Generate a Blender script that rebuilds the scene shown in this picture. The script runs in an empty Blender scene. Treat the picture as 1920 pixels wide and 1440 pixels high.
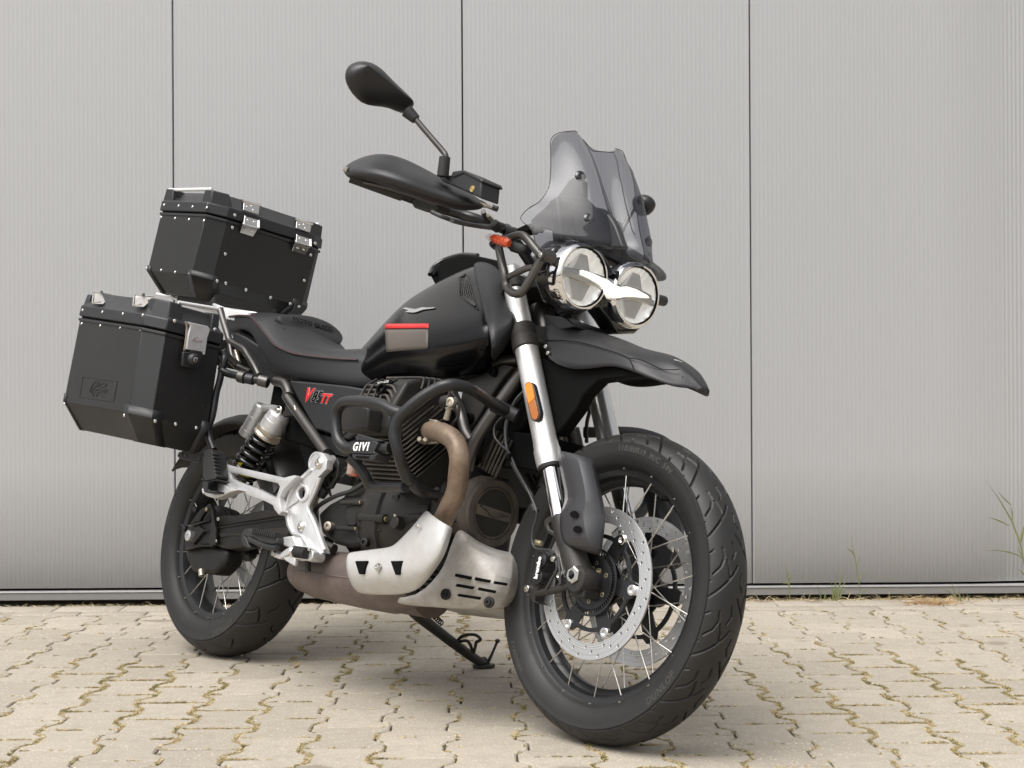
import bpy, bmesh, math, random
import numpy as np
from mathutils import Vector, Matrix
PI = math.pi
R = math.radians

# ------------------------------------------------------------------ camera, light, exposure
scene = bpy.context.scene
COL = scene.collection
cam_data = bpy.data.cameras.new('camera')
cam = bpy.data.objects.new('camera', cam_data)
COL.objects.link(cam)
cam_data.sensor_width = 36.0
cam_data.lens = 3100.0 / 1920.0 * 36.0
cam_data.clip_start = 0.05
cam_data.clip_end = 2000.0
cam.matrix_world = (Matrix.Translation((0, 0, 0.7525)) @ Matrix.Rotation(R(90), 4, 'X')
                    @ Matrix.Rotation(-0.0054, 4, 'Z'))
scene.camera = cam

SUN_EL, SUN_AZ = R(62), R(225)      # azimuth clockwise from +Y
world = bpy.data.worlds.new('World')
scene.world = world
world.use_nodes = True
wn, wl = world.node_tree.nodes, world.node_tree.links
wn.clear()
sky = wn.new('ShaderNodeTexSky')
sky.sky_type = 'NISHITA'
sky.sun_disc = False
sky.sun_elevation = SUN_EL
sky.sun_rotation = SUN_AZ
sky.air_density = 1.0
sky.dust_density = 6.0
sky.ozone_density = 1.0
hs = wn.new('ShaderNodeHueSaturation')
hs.inputs['Saturation'].default_value = 0.22
bg = wn.new('ShaderNodeBackground')
bg.inputs['Strength'].default_value = 0.15
wo = wn.new('ShaderNodeOutputWorld')
wl.new(sky.outputs[0], hs.inputs['Color'])
wl.new(hs.outputs[0], bg.inputs['Color'])
wl.new(bg.outputs[0], wo.inputs['Surface'])

sun_data = bpy.data.lights.new('sun', 'SUN')
sun_data.energy = 1.5
sun_data.angle = R(55)
sun_data.color = (1.0, 0.97, 0.93)
sun = bpy.data.objects.new('sun', sun_data)
COL.objects.link(sun)
sd = Vector((math.sin(SUN_AZ) * math.cos(SUN_EL), math.cos(SUN_AZ) * math.cos(SUN_EL), math.sin(SUN_EL)))
sun.rotation_euler = sd.to_track_quat('Z', 'Y').to_euler()

scene.view_settings.view_transform = 'Standard'
scene.view_settings.look = 'None'
scene.view_settings.exposure = 0.42
scene.view_settings.gamma = 1.0
scene.view_settings.use_curve_mapping = False
scene.render.engine = 'CYCLES'
scene.cycles.max_bounces = 8
scene.cycles.transparent_max_bounces = 24

# ------------------------------------------------------------------ materials
def mat(name, col, rough=0.5, metal=0.0, coat=0.0, spec=0.5, noise=None, bump=None, drops=False, dust=None, extra=None):
    """principled material; noise=(scale, second colour, contrast); bump=(scale, strength, distance)
    drops=rain drops standing on the surface; dust=(colour, amount, scale)"""
    m = bpy.data.materials.new(name)
    m.use_nodes = True
    nt = m.node_tree
    N, L = nt.nodes, nt.links
    b = N['Principled BSDF']
    b.inputs['Base Color'].default_value = (*col, 1)
    b.inputs['Roughness'].default_value = rough
    b.inputs['Metallic'].default_value = metal
    b.inputs['Specular IOR Level'].default_value = spec
    if coat:
        b.inputs['Coat Weight'].default_value = coat
        b.inputs['Coat Roughness'].default_value = 0.12
    tc = N.new('ShaderNodeTexCoord')
    colsock = None
    if noise:
        n = N.new('ShaderNodeTexNoise')
        n.inputs['Scale'].default_value = noise[0]
        n.inputs['Detail'].default_value = 6
        n.inputs['Roughness'].default_value = 0.65
        L.new(tc.outputs['Object'], n.inputs['Vector'])
        cr = N.new('ShaderNodeValToRGB')
        k = noise[2] if len(noise) > 2 else 0.2
        cr.color_ramp.elements[0].position = 0.5 - k
        cr.color_ramp.elements[1].position = 0.5 + k
        cr.color_ramp.elements[0].color = (*col, 1)
        cr.color_ramp.elements[1].color = (*noise[1], 1)
        L.new(n.outputs['Fac'], cr.inputs[0])
        colsock = cr.outputs[0]
    if dust:
        n2 = N.new('ShaderNodeTexNoise')
        n2.inputs['Scale'].default_value = dust[2]
        n2.inputs['Detail'].default_value = 8
        n2.inputs['Roughness'].default_value = 0.7
        L.new(tc.outputs['Object'], n2.inputs['Vector'])
        r2 = N.new('ShaderNodeMapRange')
        r2.inputs['From Min'].default_value = 0.38
        r2.inputs['From Max'].default_value = 0.68
        r2.inputs['To Max'].default_value = dust[1]
        L.new(n2.outputs['Fac'], r2.inputs['Value'])
        mx = N.new('ShaderNodeMix')
        mx.data_type = 'RGBA'
        L.new(r2.outputs[0], mx.inputs[0])
        if colsock:
            L.new(colsock, mx.inputs[6])
        else:
            mx.inputs[6].default_value = (*col, 1)
        mx.inputs[7].default_value = (*dust[0], 1)
        colsock = mx.outputs[2]
        if metal > 0.3:
            mm = N.new('ShaderNodeMath'); mm.operation = 'MULTIPLY_ADD'
            L.new(r2.outputs[0], mm.inputs[0])
            mm.inputs[1].default_value = -metal
            mm.inputs[2].default_value = metal
            L.new(mm.outputs[0], b.inputs['Metallic'])
    if colsock:
        L.new(colsock, b.inputs['Base Color'])
    # roughness variation on everything
    nr = N.new('ShaderNodeTexNoise')
    nr.inputs['Scale'].default_value = 14
    nr.inputs['Detail'].default_value = 5
    L.new(tc.outputs['Object'], nr.inputs['Vector'])
    mr = N.new('ShaderNodeMapRange')
    mr.inputs['To Min'].default_value = max(0.02, rough * 0.8)
    mr.inputs['To Max'].default_value = min(1.0, rough * 1.2)
    L.new(nr.outputs['Fac'], mr.inputs['Value'])
    rsock = mr.outputs[0]
    hsock = None
    if bump:
        nb = N.new('ShaderNodeTexNoise')
        nb.inputs['Scale'].default_value = bump[0]
        nb.inputs['Detail'].default_value = 4
        L.new(tc.outputs['Object'], nb.inputs['Vector'])
        bp = N.new('ShaderNodeBump')
        bp.inputs['Strength'].default_value = bump[1]
        bp.inputs['Distance'].default_value = bump[2]
        L.new(nb.outputs['Fac'], bp.inputs['Height'])
        hsock = bp.outputs[0]
    if drops:
        vo = N.new('ShaderNodeTexVoronoi')
        vo.inputs['Scale'].default_value = 62
        vo.inputs['Randomness'].default_value = 1.0
        L.new(tc.outputs['Object'], vo.inputs['Vector'])
        sp = N.new('ShaderNodeSeparateColor')
        L.new(vo.outputs['Color'], sp.inputs[0])
        # drop radius depends on the cell, most cells have none
        rr = N.new('ShaderNodeMapRange')
        rr.inputs['From Min'].default_value = 0.70
        rr.inputs['From Max'].default_value = 1.0
        rr.inputs['To Min'].default_value = 0.0
        rr.inputs['To Max'].default_value = 0.13
        L.new(sp.outputs[0], rr.inputs['Value'])
        sb = N.new('ShaderNodeMath'); sb.operation = 'SUBTRACT'
        L.new(rr.outputs[0], sb.inputs[0]); L.new(vo.outputs['Distance'], sb.inputs[1])
        dm = N.new('ShaderNodeMath'); dm.operation = 'MULTIPLY'; dm.use_clamp = True
        L.new(sb.outputs[0], dm.inputs[0]); dm.inputs[1].default_value = 12
        b2 = N.new('ShaderNodeBump')
        b2.inputs['Strength'].default_value = 0.8
        b2.inputs['Distance'].default_value = 0.0015
        L.new(dm.outputs[0], b2.inputs['Height'])
        if hsock: L.new(hsock, b2.inputs['Normal'])
        hsock = b2.outputs[0]
        mr2 = N.new('ShaderNodeMix'); mr2.data_type = 'FLOAT'
        L.new(dm.outputs[0], mr2.inputs[0]); L.new(rsock, mr2.inputs[2]); mr2.inputs[3].default_value = 0.06
        rsock = mr2.outputs[0]
    L.new(rsock, b.inputs['Roughness'])
    if hsock: L.new(hsock, b.inputs['Normal'])
    return m

M = {}
M['plastic'] = mat('black_plastic', (0.017, 0.017, 0.0185), 0.44, spec=0.45, bump=(500, 0.12, 0.0004), drops=True)
M['plastic_worn'] = mat('dusty_black_plastic', (0.013, 0.0125, 0.012), 0.55, bump=(300, 0.2, 0.0005), dust=((0.08, 0.065, 0.05), 0.25, 9))
M['paint'] = mat('satin_black_paint', (0.0025, 0.0025, 0.003), 0.20, spec=0.26, drops=True)
M['gloss'] = mat('gloss_black', (0.008, 0.008, 0.009), 0.1, coat=0.4)
M['case'] = mat('case_black_aluminium', (0.012, 0.012, 0.012), 0.40, spec=0.45, bump=(900, 0.10, 0.0003), drops=True)
M['rubber'] = mat('tyre_rubber', (0.009, 0.0088, 0.0085), 0.56, noise=(9, (0.018, 0.017, 0.016), 0.3), bump=(220, 0.15, 0.0005))
M['grip'] = mat('soft_rubber', (0.018, 0.018, 0.018), 0.7, bump=(400, 0.3, 0.0006))
M['seat'] = mat('seat_vinyl', (0.013, 0.013, 0.0145), 0.48, bump=(650, 0.35, 0.0006), drops=True)
M['rim'] = mat('rim_black', (0.012, 0.012, 0.013), 0.32)
M['frame'] = mat('frame_dark_steel', (0.10, 0.095, 0.09), 0.34, metal=0.75)
M['bar'] = mat('bar_black_powder', (0.013, 0.013, 0.014), 0.36, bump=(500, 0.15, 0.0004), drops=True)
M['alu'] = mat('cast_aluminium', (0.70, 0.70, 0.70), 0.42, metal=0.6, noise=(40, (0.54, 0.54, 0.54), 0.3))
M['alu_pol'] = mat('polished_aluminium', (0.74, 0.73, 0.71), 0.17, metal=1.0)
M['fork'] = mat('fork_tube', (0.80, 0.79, 0.77), 0.30, metal=0.75)
M['chrome'] = mat('chrome', (0.82, 0.82, 0.82), 0.04, metal=1.0)
M['steel'] = mat('stainless_steel', (0.62, 0.60, 0.56), 0.28, metal=1.0)
M['steel_dirty'] = mat('dirty_steel', (0.45, 0.40, 0.33), 0.42, metal=0.8)
M['disc'] = mat('brake_steel', (0.70, 0.68, 0.65), 0.36, metal=0.75)
M['gold_bolt'] = mat('zinc_bolt', (0.42, 0.37, 0.24), 0.4, metal=0.8)
M['engine'] = mat('engine_dark', (0.011, 0.011, 0.011), 0.5, spec=0.35, bump=(160, 0.3, 0.0008), dust=((0.055, 0.046, 0.035), 0.35, 7))
M['fins'] = mat('engine_fins', (0.02, 0.019, 0.018), 0.5, dust=((0.14, 0.115, 0.085), 0.55, 12))
M['cover_dirty'] = mat('dusty_cover', (0.05, 0.045, 0.04), 0.65, noise=(20, (0.15, 0.125, 0.098), 0.25), bump=(200, 0.3, 0.0008))
M['band'] = mat('dusty_badge_band', (0.12, 0.10, 0.08), 0.7, noise=(30, (0.18, 0.155, 0.12), 0.3))
M['exhaust'] = mat('header_steel', (0.19, 0.135, 0.095), 0.42, metal=0.4, noise=(11, (0.37, 0.28, 0.20), 0.18), dust=((0.10, 0.06, 0.045), 0.6, 45))
M['muffler'] = mat('collector_steel', (0.09, 0.07, 0.065), 0.5, metal=0.35, noise=(13, (0.20, 0.155, 0.135), 0.25))
M['skid'] = mat('skid_plate_aluminium', (0.54, 0.53, 0.505), 0.58, metal=0.22, dust=((0.25, 0.20, 0.15), 0.75, 11), bump=(120, .15, .0006))
M['shield'] = mat('heat_shield_aluminium', (0.60, 0.60, 0.59), 0.45, metal=0.4, dust=((0.36, 0.32, 0.27), 0.5, 12), bump=(150, .15, .0006))
M['amber'] = mat('amber_reflector', (0.85, 0.26, 0.03), 0.25)
M['orange'] = mat('orange_bulb', (0.75, 0.10, 0.015), 0.3)
M['pot_band'] = mat('stained_band', (0.20, 0.045, 0.015), 0.5)
M['red'] = mat('red_print', (0.62, 0.02, 0.02), 0.35)
M['redline'] = mat('red_thread', (0.10, 0.015, 0.012), 0.7)
M['grey_print'] = mat('warm_grey_print', (0.105, 0.09, 0.075), 0.5)
M['white'] = mat('white_print', (0.8, 0.8, 0.79), 0.4)
M['silver'] = mat('silver_badge', (0.75, 0.75, 0.74), 0.22, metal=0.9)
M['yellow'] = mat('yellow_sticker', (0.72, 0.62, 0.03), 0.5)
M['gold'] = mat('gold_print', (0.55, 0.42, 0.18), 0.4, metal=0.5)
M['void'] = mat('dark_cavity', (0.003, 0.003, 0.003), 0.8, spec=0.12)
M['guard'] = mat('sidelit_black_plastic', (0.040, 0.040, 0.044), 0.46, spec=0.45)  # black plastic lightened to paint in how bright the fork guards catch light
M['cable'] = mat('cable_sheath', (0.030, 0.030, 0.031), 0.45)
M['fluid'] = mat('brake_fluid_pot', (0.28, 0.20, 0.16), 0.3)
M['rack_alu'] = mat('bright_rack', (0.80, 0.80, 0.79), 0.35, metal=0.3)

def glass(name, tint, gl=0.06, alpha_mix=None, refl=0.05):
    m = bpy.data.materials.new(name); m.use_nodes = True
    N, L = m.node_tree.nodes, m.node_tree.links
    N.clear()
    o = N.new('ShaderNodeOutputMaterial')
    t = N.new('ShaderNodeBsdfTransparent'); t.inputs[0].default_value = (*tint, 1)
    g = N.new('ShaderNodeBsdfGlossy'); g.inputs['Roughness'].default_value = gl
    lw = N.new('ShaderNodeLayerWeight'); lw.inputs['Blend'].default_value = 0.5
    pw = N.new('ShaderNodeMath'); pw.operation = 'POWER'; pw.inputs[1].default_value = 4.5
    f = N.new('ShaderNodeMath'); f.operation = 'MULTIPLY_ADD'; f.inputs[1].default_value = 0.45; f.inputs[2].default_value = refl
    L.new(lw.outputs['Facing'], pw.inputs[0]); L.new(pw.outputs[0], f.inputs[0])
    x = N.new('ShaderNodeMixShader')
    L.new(f.outputs[0], x.inputs[0]); L.new(t.outputs[0], x.inputs[1]); L.new(g.outputs[0], x.inputs[2])
    last = x.outputs[0]
    if alpha_mix:
        dcol, amt = alpha_mix
        d = N.new('ShaderNodeBsdfDiffuse'); d.inputs[0].default_value = (*dcol, 1)
        y = N.new('ShaderNodeMixShader'); y.inputs[0].default_value = amt
        L.new(last, y.inputs[1]); L.new(d.outputs[0], y.inputs[2]); last = y.outputs[0]
    L.new(last, o.inputs['Surface'])
    return m
M['screen'] = glass('smoked_screen', (0.47, 0.48, 0.515), 0.04, ((0.14, 0.145, 0.17), 0.07), refl=0.035)
def disc_material():
    m = mat('brake_steel', (0.66, 0.64, 0.61), 0.33, metal=0.85)
    N, L = m.node_tree.nodes, m.node_tree.links; b = N['Principled BSDF']
    tc = N.new('ShaderNodeTexCoord'); mp = N.new('ShaderNodeMapping'); mp.inputs['Location'].default_value = (-1.53, 0, -.329)
    L.new(tc.outputs['Object'], mp.inputs['Vector'])
    sp = N.new('ShaderNodeSeparateXYZ'); L.new(mp.outputs[0], sp.inputs[0])
    cb = N.new('ShaderNodeCombineXYZ'); L.new(sp.outputs['X'], cb.inputs['X']); L.new(sp.outputs['Z'], cb.inputs['Y'])
    ln = N.new('ShaderNodeVectorMath'); ln.operation = 'LENGTH'; L.new(cb.outputs[0], ln.inputs[0])
    c2 = N.new('ShaderNodeCombineXYZ'); L.new(ln.outputs['Value'], c2.inputs['X'])
    ns = N.new('ShaderNodeTexNoise'); ns.inputs['Scale'].default_value = 420; ns.inputs['Detail'].default_value = 3
    L.new(c2.outputs[0], ns.inputs['Vector'])
    mr = N.new('ShaderNodeMapRange'); mr.inputs['From Min'].default_value = .3; mr.inputs['From Max'].default_value = .7
    mr.inputs['To Min'].default_value = .42; mr.inputs['To Max'].default_value = .86
    L.new(ns.outputs['Fac'], mr.inputs['Value'])
    cc = N.new('ShaderNodeCombineColor')
    for i in range(3): L.new(mr.outputs[0], cc.inputs[i])
    L.new(cc.outputs[0], b.inputs['Base Color'])
    return m
M['disc'] = disc_material()
M['smooth'] = mat('smooth_black_plastic', (0.015, 0.015, 0.0165), 0.36, spec=0.45)
M['bracket'] = mat('smooth_dark_plastic', (0.02, 0.02, 0.022), 0.5)
M['reflector'] = mat('lamp_reflector', (0.86, 0.86, 0.84), 0.32, metal=0.6)
_rb = M['reflector'].node_tree.nodes['Principled BSDF']
_rb.inputs['Emission Color'].default_value = (1, .98, .93, 1); _rb.inputs['Emission Strength'].default_value = 0.26  # slight emission stands in for lamp light caught by the bowl
M['clear_plastic'] = mat('lamp_inner_optic', (0.72, 0.72, 0.70), 0.15, metal=0.5)
M['lens'] = glass('clear_lens', (0.95, 0.95, 0.95), 0.03)
M['clear'] = glass('clear_indicator', (0.9, 0.86, 0.84), 0.08)

def emit(name, col, s):
    m = bpy.data.materials.new(name); m.use_nodes = True
    b = m.node_tree.nodes['Principled BSDF']
    b.inputs['Base Color'].default_value = (0.8, 0.8, 0.75, 1)
    b.inputs['Emission Color'].default_value = (*col, 1)
    b.inputs['Emission Strength'].default_value = s
    return m
M['drl'] = emit('running_light', (1.0, 0.96, 0.84), 0.62)
M['smoke_edge'] = mat('screen_edge', (0.05, 0.05, 0.055), 0.2)

# ------------------------------------------------------------------ object helpers
def link(o, parent=None):
    COL.objects.link(o)
    if parent is not None:
        o.parent = parent
    return o

def tag(o, label=None, category=None, group=None, kind=None):
    if label: o['label'] = label
    if category: o['category'] = category
    if group: o['group'] = group
    if kind: o['kind'] = kind
    return o

def empty(name, label, category, group=None):
    o = bpy.data.objects.new(name, None)
    COL.objects.link(o)
    o.empty_display_size = 0.1
    return tag(o, label, category, group)

def finish(me, m, sharp=35):
    if m is not None:
        for mm in (m if isinstance(m, (list, tuple)) else [m]):
            me.materials.append(mm)
    me.update()
    if sharp is not None:
        me.shade_smooth()
        me.set_sharp_from_angle(angle=R(sharp))
    return me

def obj(name, verts, faces, m, parent=None, sharp=35, bevel=0, seg=2, sub=0, solid=0, label=None, off=-1, bang=32):
    me = bpy.data.meshes.new(name)
    me.from_pydata([tuple(v) for v in verts], [], [tuple(f) for f in faces])
    bm = bmesh.new(); bm.from_mesh(me)
    bmesh.ops.remove_doubles(bm, verts=bm.verts, dist=1e-5)
    bmesh.ops.recalc_face_normals(bm, faces=bm.faces)
    bm.to_mesh(me); bm.free()
    finish(me, m, sharp)
    o = bpy.data.objects.new(name, me)
    if sub:
        s = o.modifiers.new('sub', 'SUBSURF'); s.levels = sub; s.render_levels = sub
    if solid:
        s = o.modifiers.new('solid', 'SOLIDIFY'); s.thickness = solid; s.offset = off
    if bevel:
        s = o.modifiers.new('bevel', 'BEVEL'); s.width = bevel; s.segments = seg
        s.limit_method = 'ANGLE'; s.angle_limit = R(bang); s.harden_normals = False
        s.use_clamp_overlap = True
    link(o, parent)
    if label: o['label'] = label
    return o

class MB:
    """collects simple solids into one mesh"""
    def __init__(s): s.v = []; s.f = []
    def add(s, v, f):
        n = len(s.v); s.v += [Vector(p) for p in v]; s.f += [[i + n for i in q] for q in f]; return s
    def tube(s, pts, r, n=12, smooth=0, caps=True, closed=False):
        v, f = tube_geo(pts, r, n, smooth, caps, closed); return s.add(v, f)
    def cyl(s, a, b, r0, r1=None, n=20): return s.tube([a, b], [r0, r0 if r1 is None else r1], n)
    def prism(s, outline, d): v, f = prism_geo(outline, d); return s.add(v, f)
    def box(s, c, ax, ay, az):
        c, ax, ay, az = map(Vector, (c, ax, ay, az))
        v = [c + i * ax + j * ay + k * az for i in (-.5, .5) for j in (-.5, .5) for k in (-.5, .5)]
        return s.add(v, [(0, 1, 3, 2), (4, 6, 7, 5), (0, 4, 5, 1), (2, 3, 7, 6), (0, 2, 6, 4), (1, 5, 7, 3)])
    def lathe(s, o, axis, prof, n=32, close=False):
        v, f = lathe_geo(o, axis, prof, n, close); return s.add(v, f)
    def obj(s, name, m, parent=None, **k): return obj(name, s.v, s.f, m, parent, **k)

def catmull(pts, k, closed=False):
    pts = [Vector(p) for p in pts]; n = len(pts)
    if k <= 0 or n < 3: return pts
    out = []
    rng = range(n) if closed else range(n - 1)
    for i in rng:
        if closed: p0, p1, p2, p3 = pts[i - 1], pts[i], pts[(i + 1) % n], pts[(i + 2) % n]
        else:
            p1, p2 = pts[i], pts[i + 1]
            p0 = pts[i - 1] if i > 0 else p1 * 2 - p2
            p3 = pts[i + 2] if i + 2 < n else p2 * 2 - p1
        for j in range(k + 1):
            t = j / (k + 1)
            out.append(0.5 * ((2 * p1) + (p2 - p0) * t + (2 * p0 - 5 * p1 + 4 * p2 - p3) * t * t + (3 * p1 - p0 - 3 * p2 + p3) * t ** 3))
    if not closed: out.append(pts[-1])
    return out

def lerplist(r, n):
    if not isinstance(r, (list, tuple)): return [r] * n
    m = len(r); out = []
    for i in range(n):
        t = i * (m - 1) / max(1, n - 1); j = min(int(t), m - 2) if m > 1 else 0
        out.append(r[j] * (1 - (t - j)) + r[min(j + 1, m - 1)] * (t - j))
    return out

def tube_geo(pts, r, n=12, smooth=0, caps=True, closed=False):
    P = catmull(pts, smooth, closed); m = len(P); rs = lerplist(r, m)
    T = []
    for i in range(m):
        if closed: d = P[(i + 1) % m] - P[i - 1]
        else: d = P[min(i + 1, m - 1)] - P[max(i - 1, 0)]
        T.append(d.normalized() if d.length > 1e-9 else Vector((0, 0, 1)))
    up = Vector((0, 1, 0)) if abs(T[0].y) < 0.9 else Vector((1, 0, 0))
    u = T[0].cross(up).normalized(); v = []; f = []
    for i in range(m):
        u = (u - T[i] * u.dot(T[i])).normalized(); w = T[i].cross(u)
        for k in range(n):
            a = 2 * PI * k / n
            v.append(P[i] + (u * math.cos(a) + w * math.sin(a)) * rs[i])
    for i in range(m if closed else m - 1):
        j = (i + 1) % m
        for k in range(n):
            f.append((i * n + k, i * n + (k + 1) % n, j * n + (k + 1) % n, j * n + k))
    if caps and not closed:
        f.append(tuple(range(n - 1, -1, -1))); f.append(tuple((m - 1) * n + k for k in range(n)))
    return v, f

def prism_geo(outline, d):
    o = [Vector(p) for p in outline]; d = Vector(d); n = len(o)
    v = o + [p + d for p in o]
    f = [tuple(range(n)), tuple(range(2 * n - 1, n - 1, -1))]
    f += [(i, (i + 1) % n, n + (i + 1) % n, n + i) for i in range(n)]
    return v, f

def basis(axis):
    a = Vector(axis).normalized()
    u = a.cross(Vector((0, 0, 1)) if abs(a.z) < 0.9 else Vector((1, 0, 0))).normalized()
    return a, u, a.cross(u)

def lathe_geo(o, axis, prof, n=32, close=False):
    """prof: list of (distance along axis, radius)"""
    o = Vector(o); a, u, w = basis(axis); v = []; f = []; m = len(prof)
    for t, r in prof:
        for k in range(n):
            c = 2 * PI * k / n
            v.append(o + a * t + (u * math.cos(c) + w * math.sin(c)) * r)
    for i in range(m if close else m - 1):
        j = (i + 1) % m
        for k in range(n):
            f.append((i * n + k, i * n + (k + 1) % n, j * n + (k + 1) % n, j * n + k))
    if not close:
        if prof[0][1] > 1e-6: f.append(tuple(range(n)))
        if prof[-1][1] > 1e-6: f.append(tuple((m - 1) * n + k for k in range(n)))
    return v, f

def tube(name, pts, r, m, parent=None, n=14, smooth=6, closed=False, caps=True, **k):
    v, f = tube_geo(pts, r, n, smooth, caps, closed)
    return obj(name, v, f, m, parent, sharp=k.pop('sharp', 40), **k)

def plate(name, outline, depth, m, parent=None, bevel=0.002, seg=2, **k):
    """outline of points; depth = extrusion vector or lateral thickness"""
    d = depth if isinstance(depth, (tuple, Vector)) else (0, depth, 0)
    v, f = prism_geo(outline, d)
    return obj(name, v, f, m, parent, bevel=bevel, seg=seg, **k)

def grid(name, rows, m, parent=None, mirror=False, sub=2, closed=False, cap=False, solid=0, **k):
    n = len(rows[0]); v = [Vector(p) for r_ in rows for p in r_]; f = []
    for i in range(len(rows) - 1):
        for j in range(n if closed else n - 1):
            a = i * n + j; b = i * n + (j + 1) % n
            f.append((a, b, b + n, a + n))
    if cap:
        f.append(tuple(range(n))); f.append(tuple((len(rows) - 1) * n + j for j in range(n)))
    if mirror:
        q0 = len(v); f2 = [tuple(reversed([i + q0 for i in q])) for q in f]
        v = v + [Vector((p.x, -p.y, p.z)) for p in v]; f = f + f2
    return obj(name, v, f, m, parent, sub=sub, solid=solid, **k)

def mirror_copy(o, parent=None, name=None, label=None):
    c = o.copy(); c.data = o.data.copy()
    for v in c.data.vertices: v.co.y = -v.co.y
    c.data.flip_normals()
    link(c, parent or o.parent)
    if name: c.name = name
    if label: c['label'] = label
    return c

SHARED = {}
def piece(name, key, make, loc, axis=None, parent=None, m=None, scale=1, spin=0):
    """shared-mesh piece placed with its local z along axis"""
    key = (key, m.name if m else "")
    if key not in SHARED:
        mb = make(); me = bpy.data.meshes.new(name)
        me.from_pydata([tuple(p) for p in mb.v], [], [tuple(q) for q in mb.f])
        bm = bmesh.new(); bm.from_mesh(me); bmesh.ops.recalc_face_normals(bm, faces=bm.faces); bm.to_mesh(me); bm.free()
        finish(me, m, 35); SHARED[key] = me
    o = bpy.data.objects.new(name, SHARED[key])
    q = Vector(axis).normalized().to_track_quat('Z', 'Y').to_matrix().to_4x4() if axis is not None else Matrix.Identity(4)
    o.matrix_local = Matrix.Translation(Vector(loc)) @ q @ Matrix.Rotation(spin, 4, 'Z') @ Matrix.Scale(scale, 4)
    link(o, parent)
    return o

def rivet_mb():
    return MB().lathe((0, 0, -0.001), (0, 0, 1), [(0, 0.0042), (0.0018, 0.0042), (0.0030, 0.003), (0.0036, 0.0)], 10)
def screw_mb():      # socket head
    return MB().lathe((0, 0, -0.002), (0, 0, 1), [(0, 0.006), (0.006, 0.006), (0.0068, 0.0052), (0.0068, 0.003), (0.003, 0.0028), (0.003, 0.0)], 14)
def hexnut_mb():
    return MB().lathe((0, 0, 0), (0, 0, 1), [(0, 0.0105), (0.007, 0.0105), (0.0085, 0.0085), (0.0085, 0.005), (0.003, 0.005), (0.003, 0.0)], 6)

def text_mesh(s, size, depth=0.0005, shear=0.0, bold=0.0, spacing=1.0):
    c = bpy.data.curves.new('text', 'FONT')
    c.body = s; c.size = size; c.extrude = depth; c.shear = shear; c.offset = bold
    c.space_character = spacing; c.align_x = 'CENTER'; c.align_y = 'CENTER'; c.resolution_u = 3
    o = bpy.data.objects.new('text', c); COL.objects.link(o)
    dg = bpy.context.evaluated_depsgraph_get()
    me = bpy.data.meshes.new_from_object(o.evaluated_get(dg))
    bpy.data.objects.remove(o); bpy.data.curves.remove(c)
    return me

def text_on(name, s, origin, right, up, size, m, parent, depth=0.0005, **k):
    """flat lettering with its centre at origin, running along right"""
    me = text_mesh(s, size, depth, **k)
    r_ = Vector(right).normalized(); n_ = r_.cross(Vector(up)).normalized(); u_ = n_.cross(r_)
    o0 = Vector(origin)
    for v in me.vertices: v.co = o0 + r_ * v.co.x + u_ * v.co.y + n_ * v.co.z
    me.materials.clear(); me.materials.append(m)
    o = bpy.data.objects.new(name, me); link(o, parent); return o

# ================================================================== SETTING
random.seed(4)
rng = np.random.default_rng(11)
YW = 0.015                                   # the wall runs slightly away to the right
def W2(a, b, z=0.0):                         # a along the wall, b towards the wall (from camera foot)
    c, s = math.cos(YW), math.sin(YW)
    return Vector((a * c - b * s, a * s + b * c, z))
B_WALL = 5.770                               # face of the wall
B_EDGE = 5.652                               # where the paving ends

def ground_mat(name, c1, c2, sc=6, rough=0.9):
    return mat(name, c1, rough, noise=(sc, c2, 0.25), bump=(60, 0.5, 0.004))
M['soil'] = ground_mat('dark_soil', (0.035, 0.028, 0.02), (0.10, 0.08, 0.055), 40)
M['joint'] = ground_mat('joint_sand', (0.075, 0.062, 0.038), (0.20, 0.16, 0.10), 40)

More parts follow.
